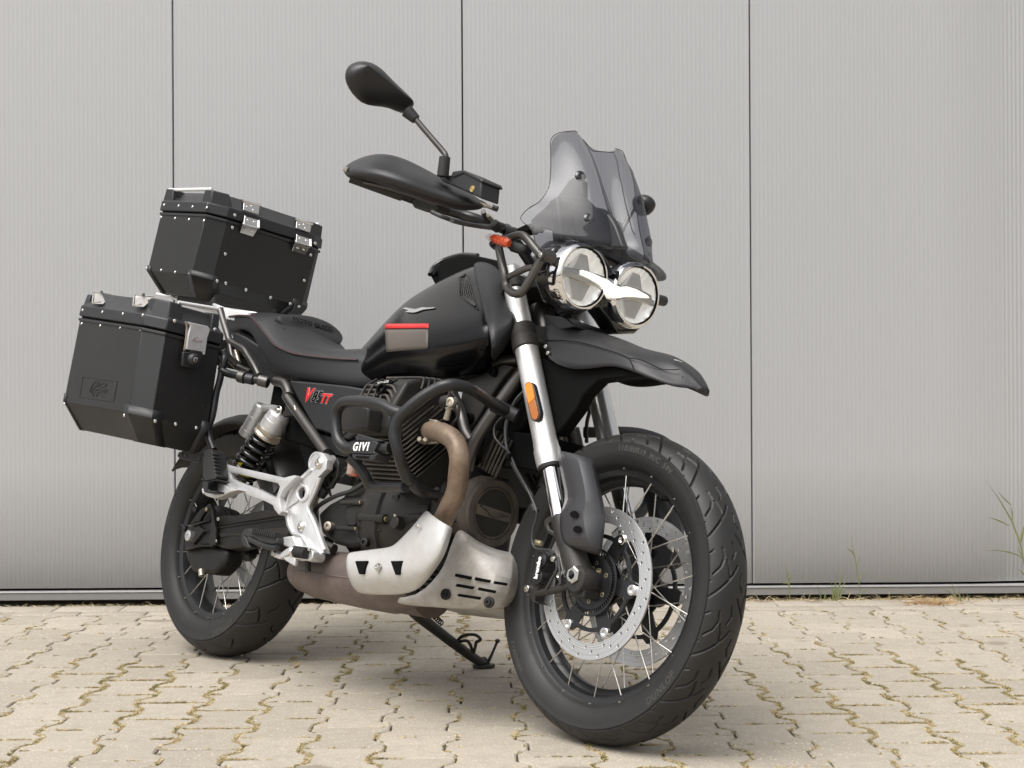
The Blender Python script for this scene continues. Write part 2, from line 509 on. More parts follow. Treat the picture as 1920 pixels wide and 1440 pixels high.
def paver_material():
    m = bpy.data.materials.new('concrete_paver'); m.use_nodes = True
    N, L = m.node_tree.nodes, m.node_tree.links
    b = N['Principled BSDF']
    g = N.new('ShaderNodeNewGeometry')
    oi = N.new('ShaderNodeObjectInfo')
    def noise(scale, det=6, rough=0.6):
        n = N.new('ShaderNodeTexNoise'); n.inputs['Scale'].default_value = scale
        n.inputs['Detail'].default_value = det; n.inputs['Roughness'].default_value = rough
        L.new(g.outputs['Position'], n.inputs['Vector']); return n
    def mixc(fac, a, bcol, blend='MIX'):
        x = N.new('ShaderNodeMix'); x.data_type = 'RGBA'; x.blend_type = blend
        if isinstance(fac, float): x.inputs[0].default_value = fac
        else: L.new(fac, x.inputs[0])
        for s, c in ((6, a), (7, bcol)):
            if isinstance(c, tuple): x.inputs[s].default_value = (*c, 1)
            else: L.new(c, x.inputs[s])
        return x.outputs[2]
    def rng_(src, a, b_, c=0.0, d=1.0):
        r_ = N.new('ShaderNodeMapRange'); r_.inputs['From Min'].default_value = a; r_.inputs['From Max'].default_value = b_
        r_.inputs['To Min'].default_value = c; r_.inputs['To Max'].default_value = d
        L.new(src, r_.inputs['Value']); return r_.outputs[0]
    base = mixc(rng_(oi.outputs['Random'], 0, 1), (0.375, 0.335, 0.27), (0.48, 0.43, 0.35))
    big = noise(1.6, 4)
    base = mixc(rng_(big.outputs['Fac'], 0.35, 0.7, 0, 0.4), base, (0.32, 0.29, 0.25))
    grime = noise(22, 8, 0.7)
    base = mixc(rng_(grime.outputs['Fac'], 0.45, 0.72, 0, 0.5), base, (0.26, 0.22, 0.175))
    fine = noise(190, 6, 0.75)
    base = mixc(rng_(fine.outputs['Fac'], 0.42, 0.62, 0, 0.6), base, (0.24, 0.205, 0.165))
    # pale grit
    v = N.new('ShaderNodeTexVoronoi'); v.inputs['Scale'].default_value = 150
    L.new(g.outputs['Position'], v.inputs['Vector'])
    sc = N.new('ShaderNodeSeparateColor'); L.new(v.outputs['Color'], sc.inputs[0])
    rr = rng_(sc.outputs[1], 0.62, 1.0, 0.0, 0.44)
    sb = N.new('ShaderNodeMath'); sb.operation = 'SUBTRACT'; L.new(rr, sb.inputs[0]); L.new(v.outputs['Distance'], sb.inputs[1])
    sm = N.new('ShaderNodeMath'); sm.operation = 'MULTIPLY'; sm.use_clamp = True; L.new(sb.outputs[0], sm.inputs[0]); sm.inputs[1].default_value = 9
    base = mixc(sm.outputs[0], base, (0.60, 0.54, 0.43))
    # damp dark spots left by drips
    v2 = N.new('ShaderNodeTexVoronoi'); v2.inputs['Scale'].default_value = 5.5
    n2 = noise(9, 3)
    ad = N.new('ShaderNodeVectorMath'); ad.operation = 'ADD'
    ml = N.new('ShaderNodeVectorMath'); ml.operation = 'SCALE'; ml.inputs['Scale'].default_value = 0.10
    L.new(n2.outputs['Color'], ml.inputs[0]); L.new(g.outputs['Position'], ad.inputs[0]); L.new(ml.outputs[0], ad.inputs[1])
    L.new(ad.outputs[0], v2.inputs['Vector'])
    s2 = N.new('ShaderNodeSeparateColor'); L.new(v2.outputs['Color'], s2.inputs[0])
    r2 = rng_(s2.outputs[0], 0.72, 1.0, 0.0, 0.34)
    b2 = N.new('ShaderNodeMath'); b2.operation = 'SUBTRACT'; L.new(r2, b2.inputs[0]); L.new(v2.outputs['Distance'], b2.inputs[1])
    m2 = N.new('ShaderNodeMath'); m2.operation = 'MULTIPLY'; m2.use_clamp = True; L.new(b2.outputs[0], m2.inputs[0]); m2.inputs[1].default_value = 14
    m3 = N.new('ShaderNodeMath'); m3.operation = 'MULTIPLY'; L.new(m2.outputs[0], m3.inputs[0]); m3.inputs[1].default_value = 0.6
    base = mixc(m3.outputs[0], base, (0.17, 0.135, 0.10))
    L.new(base, b.inputs['Base Color'])
    b.inputs['Roughness'].default_value = 0.88
    bp = N.new('ShaderNodeBump'); bp.inputs['Strength'].default_value = 0.55; bp.inputs['Distance'].default_value = 0.0018
    mx = N.new('ShaderNodeMath'); mx.operation = 'ADD'; L.new(fine.outputs['Fac'], mx.inputs[0]); L.new(sm.outputs[0], mx.inputs[1])
    L.new(mx.outputs[0], bp.inputs['Height'])
    L.new(bp.outputs[0], b.inputs['Normal'])
    return m
M['paver'] = paver_material()

# ground sheet: reaches the horizon
def sheet(name, x0, x1, y0, y1, z, m, kind='structure'):
    o = obj(name, [(x0, y0, z), (x1, y0, z), (x1, y1, z), (x0, y1, z)], [(0, 1, 2, 3)], m, sharp=None)
    return tag(o, kind=kind)
M['yard'] = mat('yard_paving_far', (0.36, 0.31, 0.25), 0.9, noise=(5, (0.28, 0.24, 0.19), 0.3))
sheet('ground', -300, 300, -300, 300, -0.06, M['yard'])

# interlocking double-T pavers
PITCH, STEP = 0.1485, 0.2018
def paver_mesh(k):
    jr = random.Random(k); g = 0.0023
    w0, w1 = 0.0870 - g, 0.0615 - g; hl = STEP / 2 - g
    o = [(-w0, -hl), (w0, -hl), (w0, -.066), (w1, -.034), (w1, .034), (w0, .066), (w0, hl), (-w0, hl), (-w0, .066), (-w1, .034), (-w1, -.034), (-w0, -.066)]
    o = [(x + jr.uniform(-.0009, .0009), y + jr.uniform(-.0009, .0009)) for x, y in o]
    n = len(o); ch = 0.0035
    def inset(d):
        out = []
        for i in range(n):
            p = Vector(o[i]); a = (p - Vector(o[i - 1])).normalized(); b = (Vector(o[(i + 1) % n]) - p).normalized()
            na, nb = Vector((-a.y, a.x)), Vector((-b.y, b.x)); q = (na + nb).normalized()
            out.append(p + q * d / max(0.4, q.dot(na)))
        return out
    top = inset(ch)
    v = [(p.x, p.y, 0) for p in top] + [(p[0], p[1], -0.0028) for p in o] + [(p[0], p[1], -0.045) for p in o]
    f = [tuple(range(n))]
    f += [(i, n + i, n + (i + 1) % n, (i + 1) % n) for i in range(n)]
    f += [(n + i, 2 * n + i, 2 * n + (i + 1) % n, n + (i + 1) % n) for i in range(n)]
    me = bpy.data.meshes.new('paver'); me.from_pydata(v, [], f)
    bm = bmesh.new(); bm.from_mesh(me); bmesh.ops.recalc_face_normals(bm, faces=bm.faces)
    bm.to_mesh(me); bm.free(); finish(me, M['paver'], 22)
    return me
PM = [paver_mesh(k) for k in range(6)]
pavement = obj('pavement', [W2(-4, 0.4, -0.012), W2(4, 0.4, -0.012), W2(4, B_EDGE, -0.012), W2(-4, B_EDGE, -0.012)], [(0, 1, 2, 3)], M['joint'], sharp=None)
tag(pavement, kind='structure')
B_FIELD = B_EDGE - 0.137 - 0.083             # end of the interlocking field
COL_A0, ROW_B0 = -0.0052, 5.3492
def in_view(a, b, margin=0.06):
    p = W2(a, b); u = 960 + 3100 * p.x / p.y; v = 720 + 3100 * 0.7525 / p.y
    return -60 < u < 1980 and v < 1500
extra = MB()
cols = range(-22, 23); njoint = []
for c in cols:
    a = COL_A0 + c * PITCH
    off = STEP / 2 if c % 2 else 0
    for r_ in range(0, 26):
        b = ROW_B0 + off - r_ * STEP
        if b < 1.0: continue
        if b + STEP / 2 > B_FIELD + STEP * 0.8: continue
        top = b + STEP / 2
        njoint.append((a, b))
        zz = random.uniform(-.0012, .0012)
        if in_view(a, b) and top < B_FIELD + 0.02:
            o = bpy.data.objects.new('paver', PM[random.randrange(6)])
            p = W2(a, b, zz)
            o.matrix_local = Matrix.Translation(p) @ Matrix.Rotation(YW + random.uniform(-.004, .004), 4, 'Z') @ Matrix.Rotation(random.uniform(-.005, .005), 4, 'X') @ Matrix.Rotation(random.uniform(-.005, .005), 4, 'Y') @ Matrix.Rotation(PI * random.randrange(2), 4, 'Z')
            link(o, pavement)
        else:
            me = PM[random.randrange(6)]
            vs = []
            for v in me.vertices:
                q = Vector((v.co.x, v.co.y))
                y = min(q.y + b, B_FIELD - 0.001)
                vs.append(W2(a + q.x, y, v.co.z + zz))
            if max((Vector(v) for v in vs), key=lambda t: t.y).y - min(v.y for v in vs) > 0.03:
                extra.add(vs, [list(p.vertices) for p in me.polygons])
e = extra.obj('paver_remainder', M['paver'], pavement, sharp=50); e['kind'] = 'stuff'
# two straight rows along the edge
def brick_mesh(w, d):
    c = 0.003; h = 0.0026
    v = [(-w/2+c, -d/2+c, 0), (w/2-c, -d/2+c, 0), (w/2-c, d/2-c, 0), (-w/2+c, d/2-c, 0)]
    v += [(-w/2, -d/2, -h), (w/2, -d/2, -h), (w/2, d/2, -h), (-w/2, d/2, -h)]
    v += [(-w/2, -d/2, -.05), (w/2, -d/2, -.05), (w/2, d/2, -.05), (-w/2, d/2, -.05)]
    f = [(0, 1, 2, 3)] + [(i, 4 + i, 4 + (i + 1) % 4, (i + 1) % 4) for i in range(4)] + [(4 + i, 8 + i, 8 + (i + 1) % 4, 4 + (i + 1) % 4) for i in range(4)]
    me = bpy.data.meshes.new('edge_stone'); me.from_pydata(v, [], f)
    bm = bmesh.new(); bm.from_mesh(me); bmesh.ops.recalc_face_normals(bm, faces=bm.faces); bm.to_mesh(me); bm.free()
    return finish(me, M['paver'], 50)
bk1, bk2 = brick_mesh(0.2175, 0.132), brick_mesh(0.2175, 0.079)
for i in range(-10, 11):
    for me, bb, ofs in ((bk1, B_EDGE - 0.068, -0.02), (bk2, B_EDGE - 0.137 - 0.041, 0.085)):
        o = bpy.data.objects.new('edge_stone', me)
        o.matrix_local = Matrix.Translation(W2(i * 0.2205 + ofs, bb, random.uniform(.001, .004) + (0.002 if me is bk1 else 0))) @ Matrix.Rotation(YW + random.uniform(-.005, .005), 4, 'Z')
        link(o, pavement)

# soil strip below the wall
sv, sf = [], []
nx, ny = 260, 6
for i in range(nx + 1):
    for j in range(ny + 1):
        a = -4 + 8 * i / nx; b = B_EDGE + 0.004 + (0.30) * j / ny
        sv.append(W2(a, b, -0.014 + rng.normal(0, .0022)))
for i in range(nx):
    for j in range(ny):
        q = i * (ny + 1) + j; sf.append((q, q + ny + 1, q + ny + 2, q + 1))
tag(obj('soil_strip', sv, sf, M['soil'], sharp=80), kind='structure')

# ---------------------------------------------------------------- the metal clad wall
def wall_material():
    m = mat('grey_metal_cladding', (0.445, 0.450, 0.456), 0.45, metal=0.2)
    return m
M['wall'] = wall_material()
M['wall_trim'] = mat('grey_trim', (0.40, 0.395, 0.385), 0.36, metal=0.3)
wall = empty('metal_wall', 'light grey ribbed sheet metal wall behind the motorcycle', 'wall')
wall.matrix_world = Matrix.Translation(W2(0, B_WALL)) @ Matrix.Rotation(YW, 4, 'Z')
WTOP = 4.2
seams = [-1.088 - 1.007 * k for k in (4, 3, 2, 1)] + [-1.088, -0.081, 0.9245, 2.45, 3.457, 4.464, 5.471, 6.478]
def panel(a0, a1):
    g = 0.0022; a0 += g; a1 -= g
    per = 0.01515; n = int(round((a1 - a0 - 0.02) / per)); per = (a1 - a0 - 0.02) / n
    prof = [(a0, 0.030), (a0, 0.0025), (a0 + 0.002, 0.0), (a0 + 0.010, 0.0)]
    for i in range(n):
        x = a0 + 0.010 + i * per
        for t, d in ((0.12, 0.00008), (0.30, 0.0003), (0.5, 0.0004), (0.70, 0.0003), (0.88, 0.00008), (1.0, 0.0)):
            prof.append((x + per * t, d))
    prof += [(a1 - 0.002, 0.0), (a1, 0.0025), (a1, 0.030)]
    zs = [(0.0505, 0.03), (0.0505, 0.0015), (0.052, 0.0)] + [(0.052 + (WTOP - 0.052) * k / 10, 0.0) for k in range(1, 11)]
    v, f = [], []
    for z, d in zs:
        for x, y in prof:
            # sheet metal is never perfectly flat: slow waves of a few tenths of a millimetre
            wv = 0.0007 * math.sin(z * 2.1 + a0 * 5) * math.sin((x - a0) * PI / (a1 - a0))
            edge = 0.014 * (1 - math.cos(2 * PI * (x - 1.58) / 0.87)) if 1.58 < x < 2.45 else 0.0     # sheet bent back so this stretch shades darker towards the right
            deep = 2.6 if 1.822 < x < 2.2 else 1.0  # ribs deepened here, standing in for a reflection that brings them out
            v.append((x, max(y * (deep if y < 0.002 else 1), d) + wv + edge, z))
    m_ = len(prof)
    for i in range(len(zs) - 1):
        for j in range(m_ - 1):
            f.append((i * m_ + j, i * m_ + j + 1, (i + 1) * m_ + j + 1, (i + 1) * m_ + j))
    return obj('wall_panel', v, f, M['wall'], wall, sharp=50)
for a0, a1 in zip(seams, seams[1:]):
    panel(a0, a1)
MB().box(((seams[0] + seams[-1]) / 2, 0.05, WTOP / 2 + 0.01), (seams[-1] - seams[0] + .1, 0, 0), (0, 0.03, 0), (0, 0, WTOP - 0.02)).obj('backing', M['void'], wall, sharp=None)
tr = MB()
prof = [(0.030, 0.0418), (0.0, 0.0418), (-0.004, 0.0395), (-0.005, 0.036), (-0.0012, 0.0325), (0.0, 0.0105), (0.002, 0.0085), (0.05, 0.0085)]
v = [(x, p[0], p[1]) for x in (seams[0] - .05, seams[-1] + .05) for p in prof]
n = len(prof)
tr.add(v, [(i, i + 1, n + i + 1, n + i) for i in range(n - 1)])
tr.obj('base_trim', M['wall_trim'], wall, sharp=30)
MB().box(((seams[0] + seams[-1]) / 2, 0.10, -0.01), (seams[-1] - seams[0] + .1, 0, 0), (0, 0.06, 0), (0, 0, 0.04)).obj('plinth', M['soil'], wall, sharp=None)

# ---------------------------------------------------------------- growth in the joints
M['dry'] = mat('dry_grass', (0.66, 0.56, 0.36), 0.8, noise=(25, (0.42, 0.32, 0.16), 0.25))
M['moss'] = mat('joint_moss', (0.16, 0.16, 0.05), 0.85, noise=(30, (0.34, 0.28, 0.12), 0.2))
M['green'] = mat('grass_blade', (0.13, 0.17, 0.055), 0.55, noise=(20, (0.22, 0.22, 0.10), 0.2))
def blade(mb, base, d, ln, w, bend=0.3, seg=2):
    d = Vector(d).normalized(); side = d.cross(Vector((rng.normal(), rng.normal(), 0.2))).normalized() * w
    v = []; sag = Vector((d.x, d.y, 0)) * bend
    for i in range(seg + 1):
        t = i / seg; p = Vector(base) + d * ln * t + (sag - Vector((0, 0, bend * 0.6))) * ln * t * t
        ww = side * (1 - t * 0.95)
        v += [p - ww, p + ww]
    mb.add(v, [(2 * i, 2 * i + 1, 2 * i + 3, 2 * i + 2) for i in range(seg)])
def patchy(a, b):    # where growth is rich
    s = math.sin(a * 3.1 + 1.3) * math.sin(b * 2.7 + .4) + 0.7 * math.sin(a * 9.1 + b * 5.3) + 0.5 * math.sin(a * 17 - b * 23) + 0.5 * math.sin(a * 41 + b * 37)
    return s
dry, moss = MB(), MB()
for (a, b) in njoint:
    if b > B_FIELD + .05 or b < 2.6 or abs(a) > 2.6: continue
    segs = []
    w0, w1, h = .0870, .0615, STEP / 2
    pts = [(w0, -h), (w0, -.066), (w1, -.034), (w1, .034), (w0, .066), (w0, h)]
    for p, q in zip(pts, pts[1:]): segs.append((p, q, 1.0))
    segs.append(((-w0, h), (w0, h), 0.45))
    for p, q, dens in segs:
        ln = math.hypot(q[0] - p[0], q[1] - p[1]); n_ = int(ln / 0.0030)
        for i in range(n_):
            t = rng.random(); x = a + p[0] + (q[0] - p[0]) * t; y = b + p[1] + (q[1] - p[1]) * t
            s = patchy(x, y) + 0.45 - (0.45 if y > 4.6 else 0.0) - (0.4 if x < -1.0 else 0)
            if dens < 1: s -= 0.55
            if rng.random() > max(0.06, min(1, s * 0.9)): continue
            kind = dry if rng.random() < (0.72 if patchy(y * 1.7, x * 1.3) < 0.8 else 0.3) else moss
            for _ in range(8):
                base = W2(x + rng.normal(0, .0028), y + rng.normal(0, .0028), 0.0)
                d = (rng.normal(0, 1), rng.normal(0, 1), rng.uniform(0.3, 1.3))
                L_ = rng.uniform(.0025, .0075) * (1.0 if s < 0.8 else 1.25)
                blade(kind, base, d, L_, rng.uniform(.0008, .0016), 0.3, 1)
tag(dry.obj('dry_joint_grass', M['dry'], None, sharp=None), kind='stuff')
tag(moss.obj('joint_moss', M['moss'], None, sharp=None), kind='stuff')
# matted dry grass under the wall
mat_ = MB()
for i in range(7000):
    a = rng.uniform(-2.2, 2.4)
    dens = 1.0 if a > 0.55 else 0.30
    if rng.random() > dens: continue
    b = B_EDGE + rng.uniform(-0.012 if a > .55 else 0.02, 0.10)
    blade(mat_, W2(a, b, -0.006), (rng.normal(0, 1.4), rng.normal(-.3, .8), rng.uniform(.1, .8)), rng.uniform(.018, .055) * (1 if a > .55 else .5), rng.uniform(.0006, .0013), 0.5, 2)
tag(mat_.obj('dry_grass_strip', M['dry'], None, sharp=None), kind='stuff')

# single plants along the foot of the wall
def plant(name, label, category, strokes, m, group=None):
    mb = MB()
    for pts, w in strokes:
        P_ = catmull([Vector(p) for p in pts], 4); n_ = len(P_)
        v = []
        for i, p in enumerate(P_):
            t = i / (n_ - 1); d = (P_[min(i + 1, n_ - 1)] - P_[max(i - 1, 0)]).normalized()
            sd_ = d.cross(Vector((0.25, 1, 0.1))).normalized(); wd = w * .8 * (0.55 + 0.9 * t if t < .5 else (1 - t) * 2.0) * .5 + .0002
            fold = Vector((0, wd * .5, 0))
            v += [p - sd_ * wd + fold, p, p + sd_ * wd + fold]
        f = []
        for i in range(n_ - 1):
            for j in (0, 1): f.append((3 * i + j, 3 * i + j + 1, 3 * i + j + 4, 3 * i + j + 3))
        mb.add(v, f)
    o = mb.obj(name, m, None, sharp=None)
    return tag(o, label, category, group)
plant('grass_plant', 'short green grass shoot nearest the front tyre at the foot of the wall', 'grass plant', [
    ([(0.9491,5.6749,0.006),(0.9481,5.6749,0.0517),(0.9434,5.6748,0.0884),(0.9315,5.6746,0.1342)], .006), ([(0.9488,5.6749,0.0517),(0.9501,5.6749,0.0822),(0.9668,5.6751,0.1157)], .004), ([(0.9482,5.6749,0.0578),(0.936,5.6747,0.064),(0.9237,5.6745,0.0592)], .004)], M['green'])
plant('grass_plant', 'bushy tuft of upright green and straw blades between the short shoot and the tall stem', 'grass plant', [
    ([(1.0977,5.6771,-0.0165),(1.1023,5.6772,0.0323),(1.1124,5.6773,0.1024)], .005), ([(1.1008,5.6771,-0.0165),(1.1195,5.6774,0.0505),(1.1351,5.6777,0.1096)], .006), ([(1.1038,5.6772,-0.0165),(1.1256,5.6775,0.0382),(1.1491,5.6779,0.0839)], .006), ([(1.0946,5.6771,-0.0165),(1.098,5.6771,0.0323),(1.0902,5.677,0.0751)], .005),
    ([(1.1069,5.6772,-0.0135),(1.1286,5.6776,0.026),(1.1471,5.6778,0.0534)], .006), ([(1.0652,5.6666,-0.0149),(1.0532,5.6664,0.0217),(1.0424,5.6663,0.0675)], .004), ([(1.0652,5.6666,-0.0149),(1.0684,5.6667,0.0155),(1.0778,5.6668,0.052)], .005), ([(1.0683,5.6667,-0.0149),(1.0757,5.6668,0.0003),(1.0898,5.667,0.0184)], .006),
    ([(1.1008,5.6771,-0.0135),(1.1083,5.6773,0.0262),(1.1061,5.6772,0.0659)], .007), ([(1.1049,5.6672,-0.0152),(1.1143,5.6674,0.0152),(1.1237,5.6675,0.07)], .006)], M['green'])
plant('grass_plant', 'tall thin grass stem with a few side leaves standing in front of the wall', 'grass plant', [
    ([(1.1945,5.6786,-0.0142),(1.1905,5.6785,0.0439),(1.1811,5.6784,0.1111),(1.1704,5.6782,0.1692),(1.1609,5.6781,0.2242)], .004), ([(1.1751,5.6783,0.1478),(1.1661,5.6781,0.1692),(1.1459,5.6778,0.1828)], .006), ([(1.187,5.6784,0.0683),(1.1993,5.6786,0.0896),(1.2165,5.6789,0.1017)], .004), ([(1.1916,5.6785,0.0256),(1.2082,5.6788,0.0364),(1.2346,5.6792,0.0411)], .004),
    ([(1.1799,5.6783,0.1233),(1.1861,5.6784,0.1416),(1.1887,5.6785,0.1538)], .003), ([(1.1924,5.6685,-0.0128),(1.1814,5.6684,-0.0005),(1.1661,5.6681,-0.0004)], .006)], M['green'])
plant('grass_plant', 'spreading dark green blades growing from the edge stones near the dry tuft', 'grass plant', [
    ([(1.5572,5.624,-0.0312),(1.5288,5.6236,-0.0056),(1.5127,5.6233,0.055)], .009), ([(1.5572,5.624,-0.0312),(1.5348,5.6237,-0.0117),(1.5197,5.6234,0.0036)], .010), ([(1.5616,5.6441,-0.0328),(1.5569,5.644,0.0037),(1.5473,5.6438,0.0341)], .006), ([(1.5572,5.624,-0.0312),(1.5682,5.6242,-0.0149),(1.5853,5.6244,0.0031)], .004),
    ([(1.5572,5.624,-0.0312),(1.5198,5.6234,0.0096),(1.4835,5.6229,0.0371),(1.4563,5.6225,0.0524)], .005), ([(1.5572,5.624,-0.0312),(1.5167,5.6234,0.0036),(1.4987,5.6231,0.043),(1.491,5.623,0.0794)], .004), ([(1.5628,5.6441,-0.034),(1.5617,5.6441,-0.0146),(1.5593,5.644,0.0006)], .004)], M['green'])
plant('grass_plant', 'tallest grass stalk leaning left at the right edge of the wall', 'grass plant', [
    ([(1.7649,5.6271,-0.0256),(1.7542,5.6269,0.0501),(1.7373,5.6267,0.1479),(1.725,5.6265,0.2047),(1.7063,5.6262,0.2553),(1.6969,5.6261,0.2805),(1.6749,5.6258,0.3185),(1.6561,5.6255,0.3501),(1.6342,5.6251,0.3818),(1.6106,5.6248,0.4166)], .007), ([(1.6889,5.626,0.2617),(1.6526,5.6254,0.2793),(1.6147,5.6249,0.2921)], .006), ([(1.6972,5.6261,0.331),(1.6767,5.6258,0.35),(1.65,5.6254,0.3785)], .005),
    ([(1.7001,5.6261,0.2805),(1.6996,5.6261,0.3057),(1.694,5.626,0.331)], .006), ([(1.7281,5.6266,0.2047),(1.733,5.6266,0.2299),(1.7443,5.6268,0.2739)], .012), ([(1.7373,5.6267,0.1479),(1.7152,5.6264,0.1623),(1.6678,5.6256,0.1752),(1.6093,5.6248,0.1772)], .006), ([(1.7591,5.627,0.0721),(1.7402,5.6267,0.0943),(1.7197,5.6264,0.115)], .006), ([(1.7389,5.6267,0.1448),(1.7248,5.6265,0.1732),(1.7186,5.6264,0.1922)], .004)], M['green'])
plant('grass_plant', 'small green sprout on the edge stone right of the spreading blades', 'grass plant', [
    ([(1.6321,5.6051,-0.0338),(1.6335,5.6051,-0.0097),(1.6353,5.6052,0.0053)], .006), ([(1.6335,5.6051,-0.0097),(1.6202,5.6049,0.0115),(1.5991,5.6046,0.0267)], .004), ([(1.6341,5.6051,-0.0037),(1.6444,5.6053,0.0053),(1.6506,5.6054,0.0203)], .004)], M['green'])
tb = MB()
c0_ = Vector([(1.4128,5.5718,-0.022)][0]); c0_.z = 0
for i in range(520):
    a = rng.normal(0, .040); b = rng.normal(0, .018)
    blade(tb, c0_ + Vector((a, b, 0)), (rng.normal(0, 1) + a * 12, rng.normal(0, 1), rng.uniform(.3, 1.9)), rng.uniform(.02, .055), rng.uniform(.0007, .0016), .4, 2)
M['rust_dry'] = mat('withered_grass', (0.36, 0.20, 0.09), 0.8, noise=(25, (0.48, 0.36, 0.19), 0.25))
tag(tb.obj('dry_tuft', M['rust_dry'], None, sharp=None), 'low reddish brown tuft of withered grass spread over the edge stones', 'dry grass tuft')

# ================================================================== MOTORCYCLE
def bike_matrix():
    return (Matrix.Translation((-0.8262, 4.6045, 0.0015)) @ Matrix.Rotation(R(-49.35), 4, 'Z') @ Matrix.Rotation(R(-12.2), 4, 'X'))
bike = empty('motorcycle', 'black adventure motorcycle with twin round headlights leaning on its side stand', 'motorcycle')
bike.matrix_world = bike_matrix()

def curve_plate(name, outer, holes, thick, m, parent, frame, bevel=0.0, label=None, sharp=30):
    """flat plate with real holes; outlines are 2D lists in the frame (origin, xaxis, yaxis); thick along the frame normal, centred"""
    c = bpy.data.curves.new('outline', 'CURVE'); c.dimensions = '2D'; c.fill_mode = 'BOTH'
    c.extrude = max(0.0001, thick / 2 - bevel); c.bevel_depth = bevel; c.bevel_resolution = 1
    c.offset = -bevel
    for ol in [outer] + list(holes):
        s = c.splines.new('POLY'); s.points.add(len(ol) - 1)
        for i, p in enumerate(ol): s.points[i].co = (p[0], p[1], 0, 1)
        s.use_cyclic_u = True
    o = bpy.data.objects.new('outline', c); COL.objects.link(o)
    dg = bpy.context.evaluated_depsgraph_get()
    me = bpy.data.meshes.new_from_object(o.evaluated_get(dg))
    bpy.data.objects.remove(o); bpy.data.curves.remove(c)
    O_, X_, Y_ = Vector(frame[0]), Vector(frame[1]), Vector(frame[2]); Z_ = X_.cross(Y_).normalized()
    for v in me.vertices: v.co = O_ + X_ * v.co.x + Y_ * v.co.y + Z_ * v.co.z
    bm = bmesh.new(); bm.from_mesh(me); bmesh.ops.remove_doubles(bm, verts=bm.verts, dist=1e-6)
    bmesh.ops.recalc_face_normals(bm, faces=bm.faces); bm.to_mesh(me); bm.free()
    me.materials.clear(); finish(me, m, sharp); me.name = name
    oo = bpy.data.objects.new(name, me); link(oo, parent)
    if label: oo['label'] = label
    return oo

def side_plate(name, pts, holes, y, thick, m, parent, bevel=0.0015, **k):
    """outline points in the bike frame (their y ignored), plate centred on lateral y"""
    o2 = [(p[0], p[2]) for p in pts]; h2 = [[(p[0], p[2]) for p in h] for h in holes]
    return curve_plate(name, o2, h2, thick, m, parent, ((0, y, 0), (1, 0, 0), (0, 0, 1)), bevel, **k)

def circ2(cx, cy, r, n=16, a0=0.0):
    return [(cx + r * math.cos(a0 + 2 * PI * i / n), cy + r * math.sin(a0 + 2 * PI * i / n)) for i in range(n)]

def bump_polyline(S, Tt, lines, per):
    """distance based groove mask; S, Tt arrays (circumference, lateral)"""
    out = np.zeros_like(S)
    for pts, w in lines:
        for (s0, t0), (s1, t1) in zip(pts, pts[1:]):
            for k in (-per, 0, per):
                a = np.array([s0 + k, t0]); b = np.array([s1 + k, t1]); d = b - a; L2 = d @ d
                u = np.clip(((S - a[0]) * d[0] + (Tt - a[1]) * d[1]) / L2, 0, 1)
                ds = np.hypot(S - a[0] - u * d[0], Tt - a[1] - u * d[1])
                out = np.maximum(out, np.clip((w / 2 + 0.0009 - ds) / 0.0014, 0, 1))
    return out

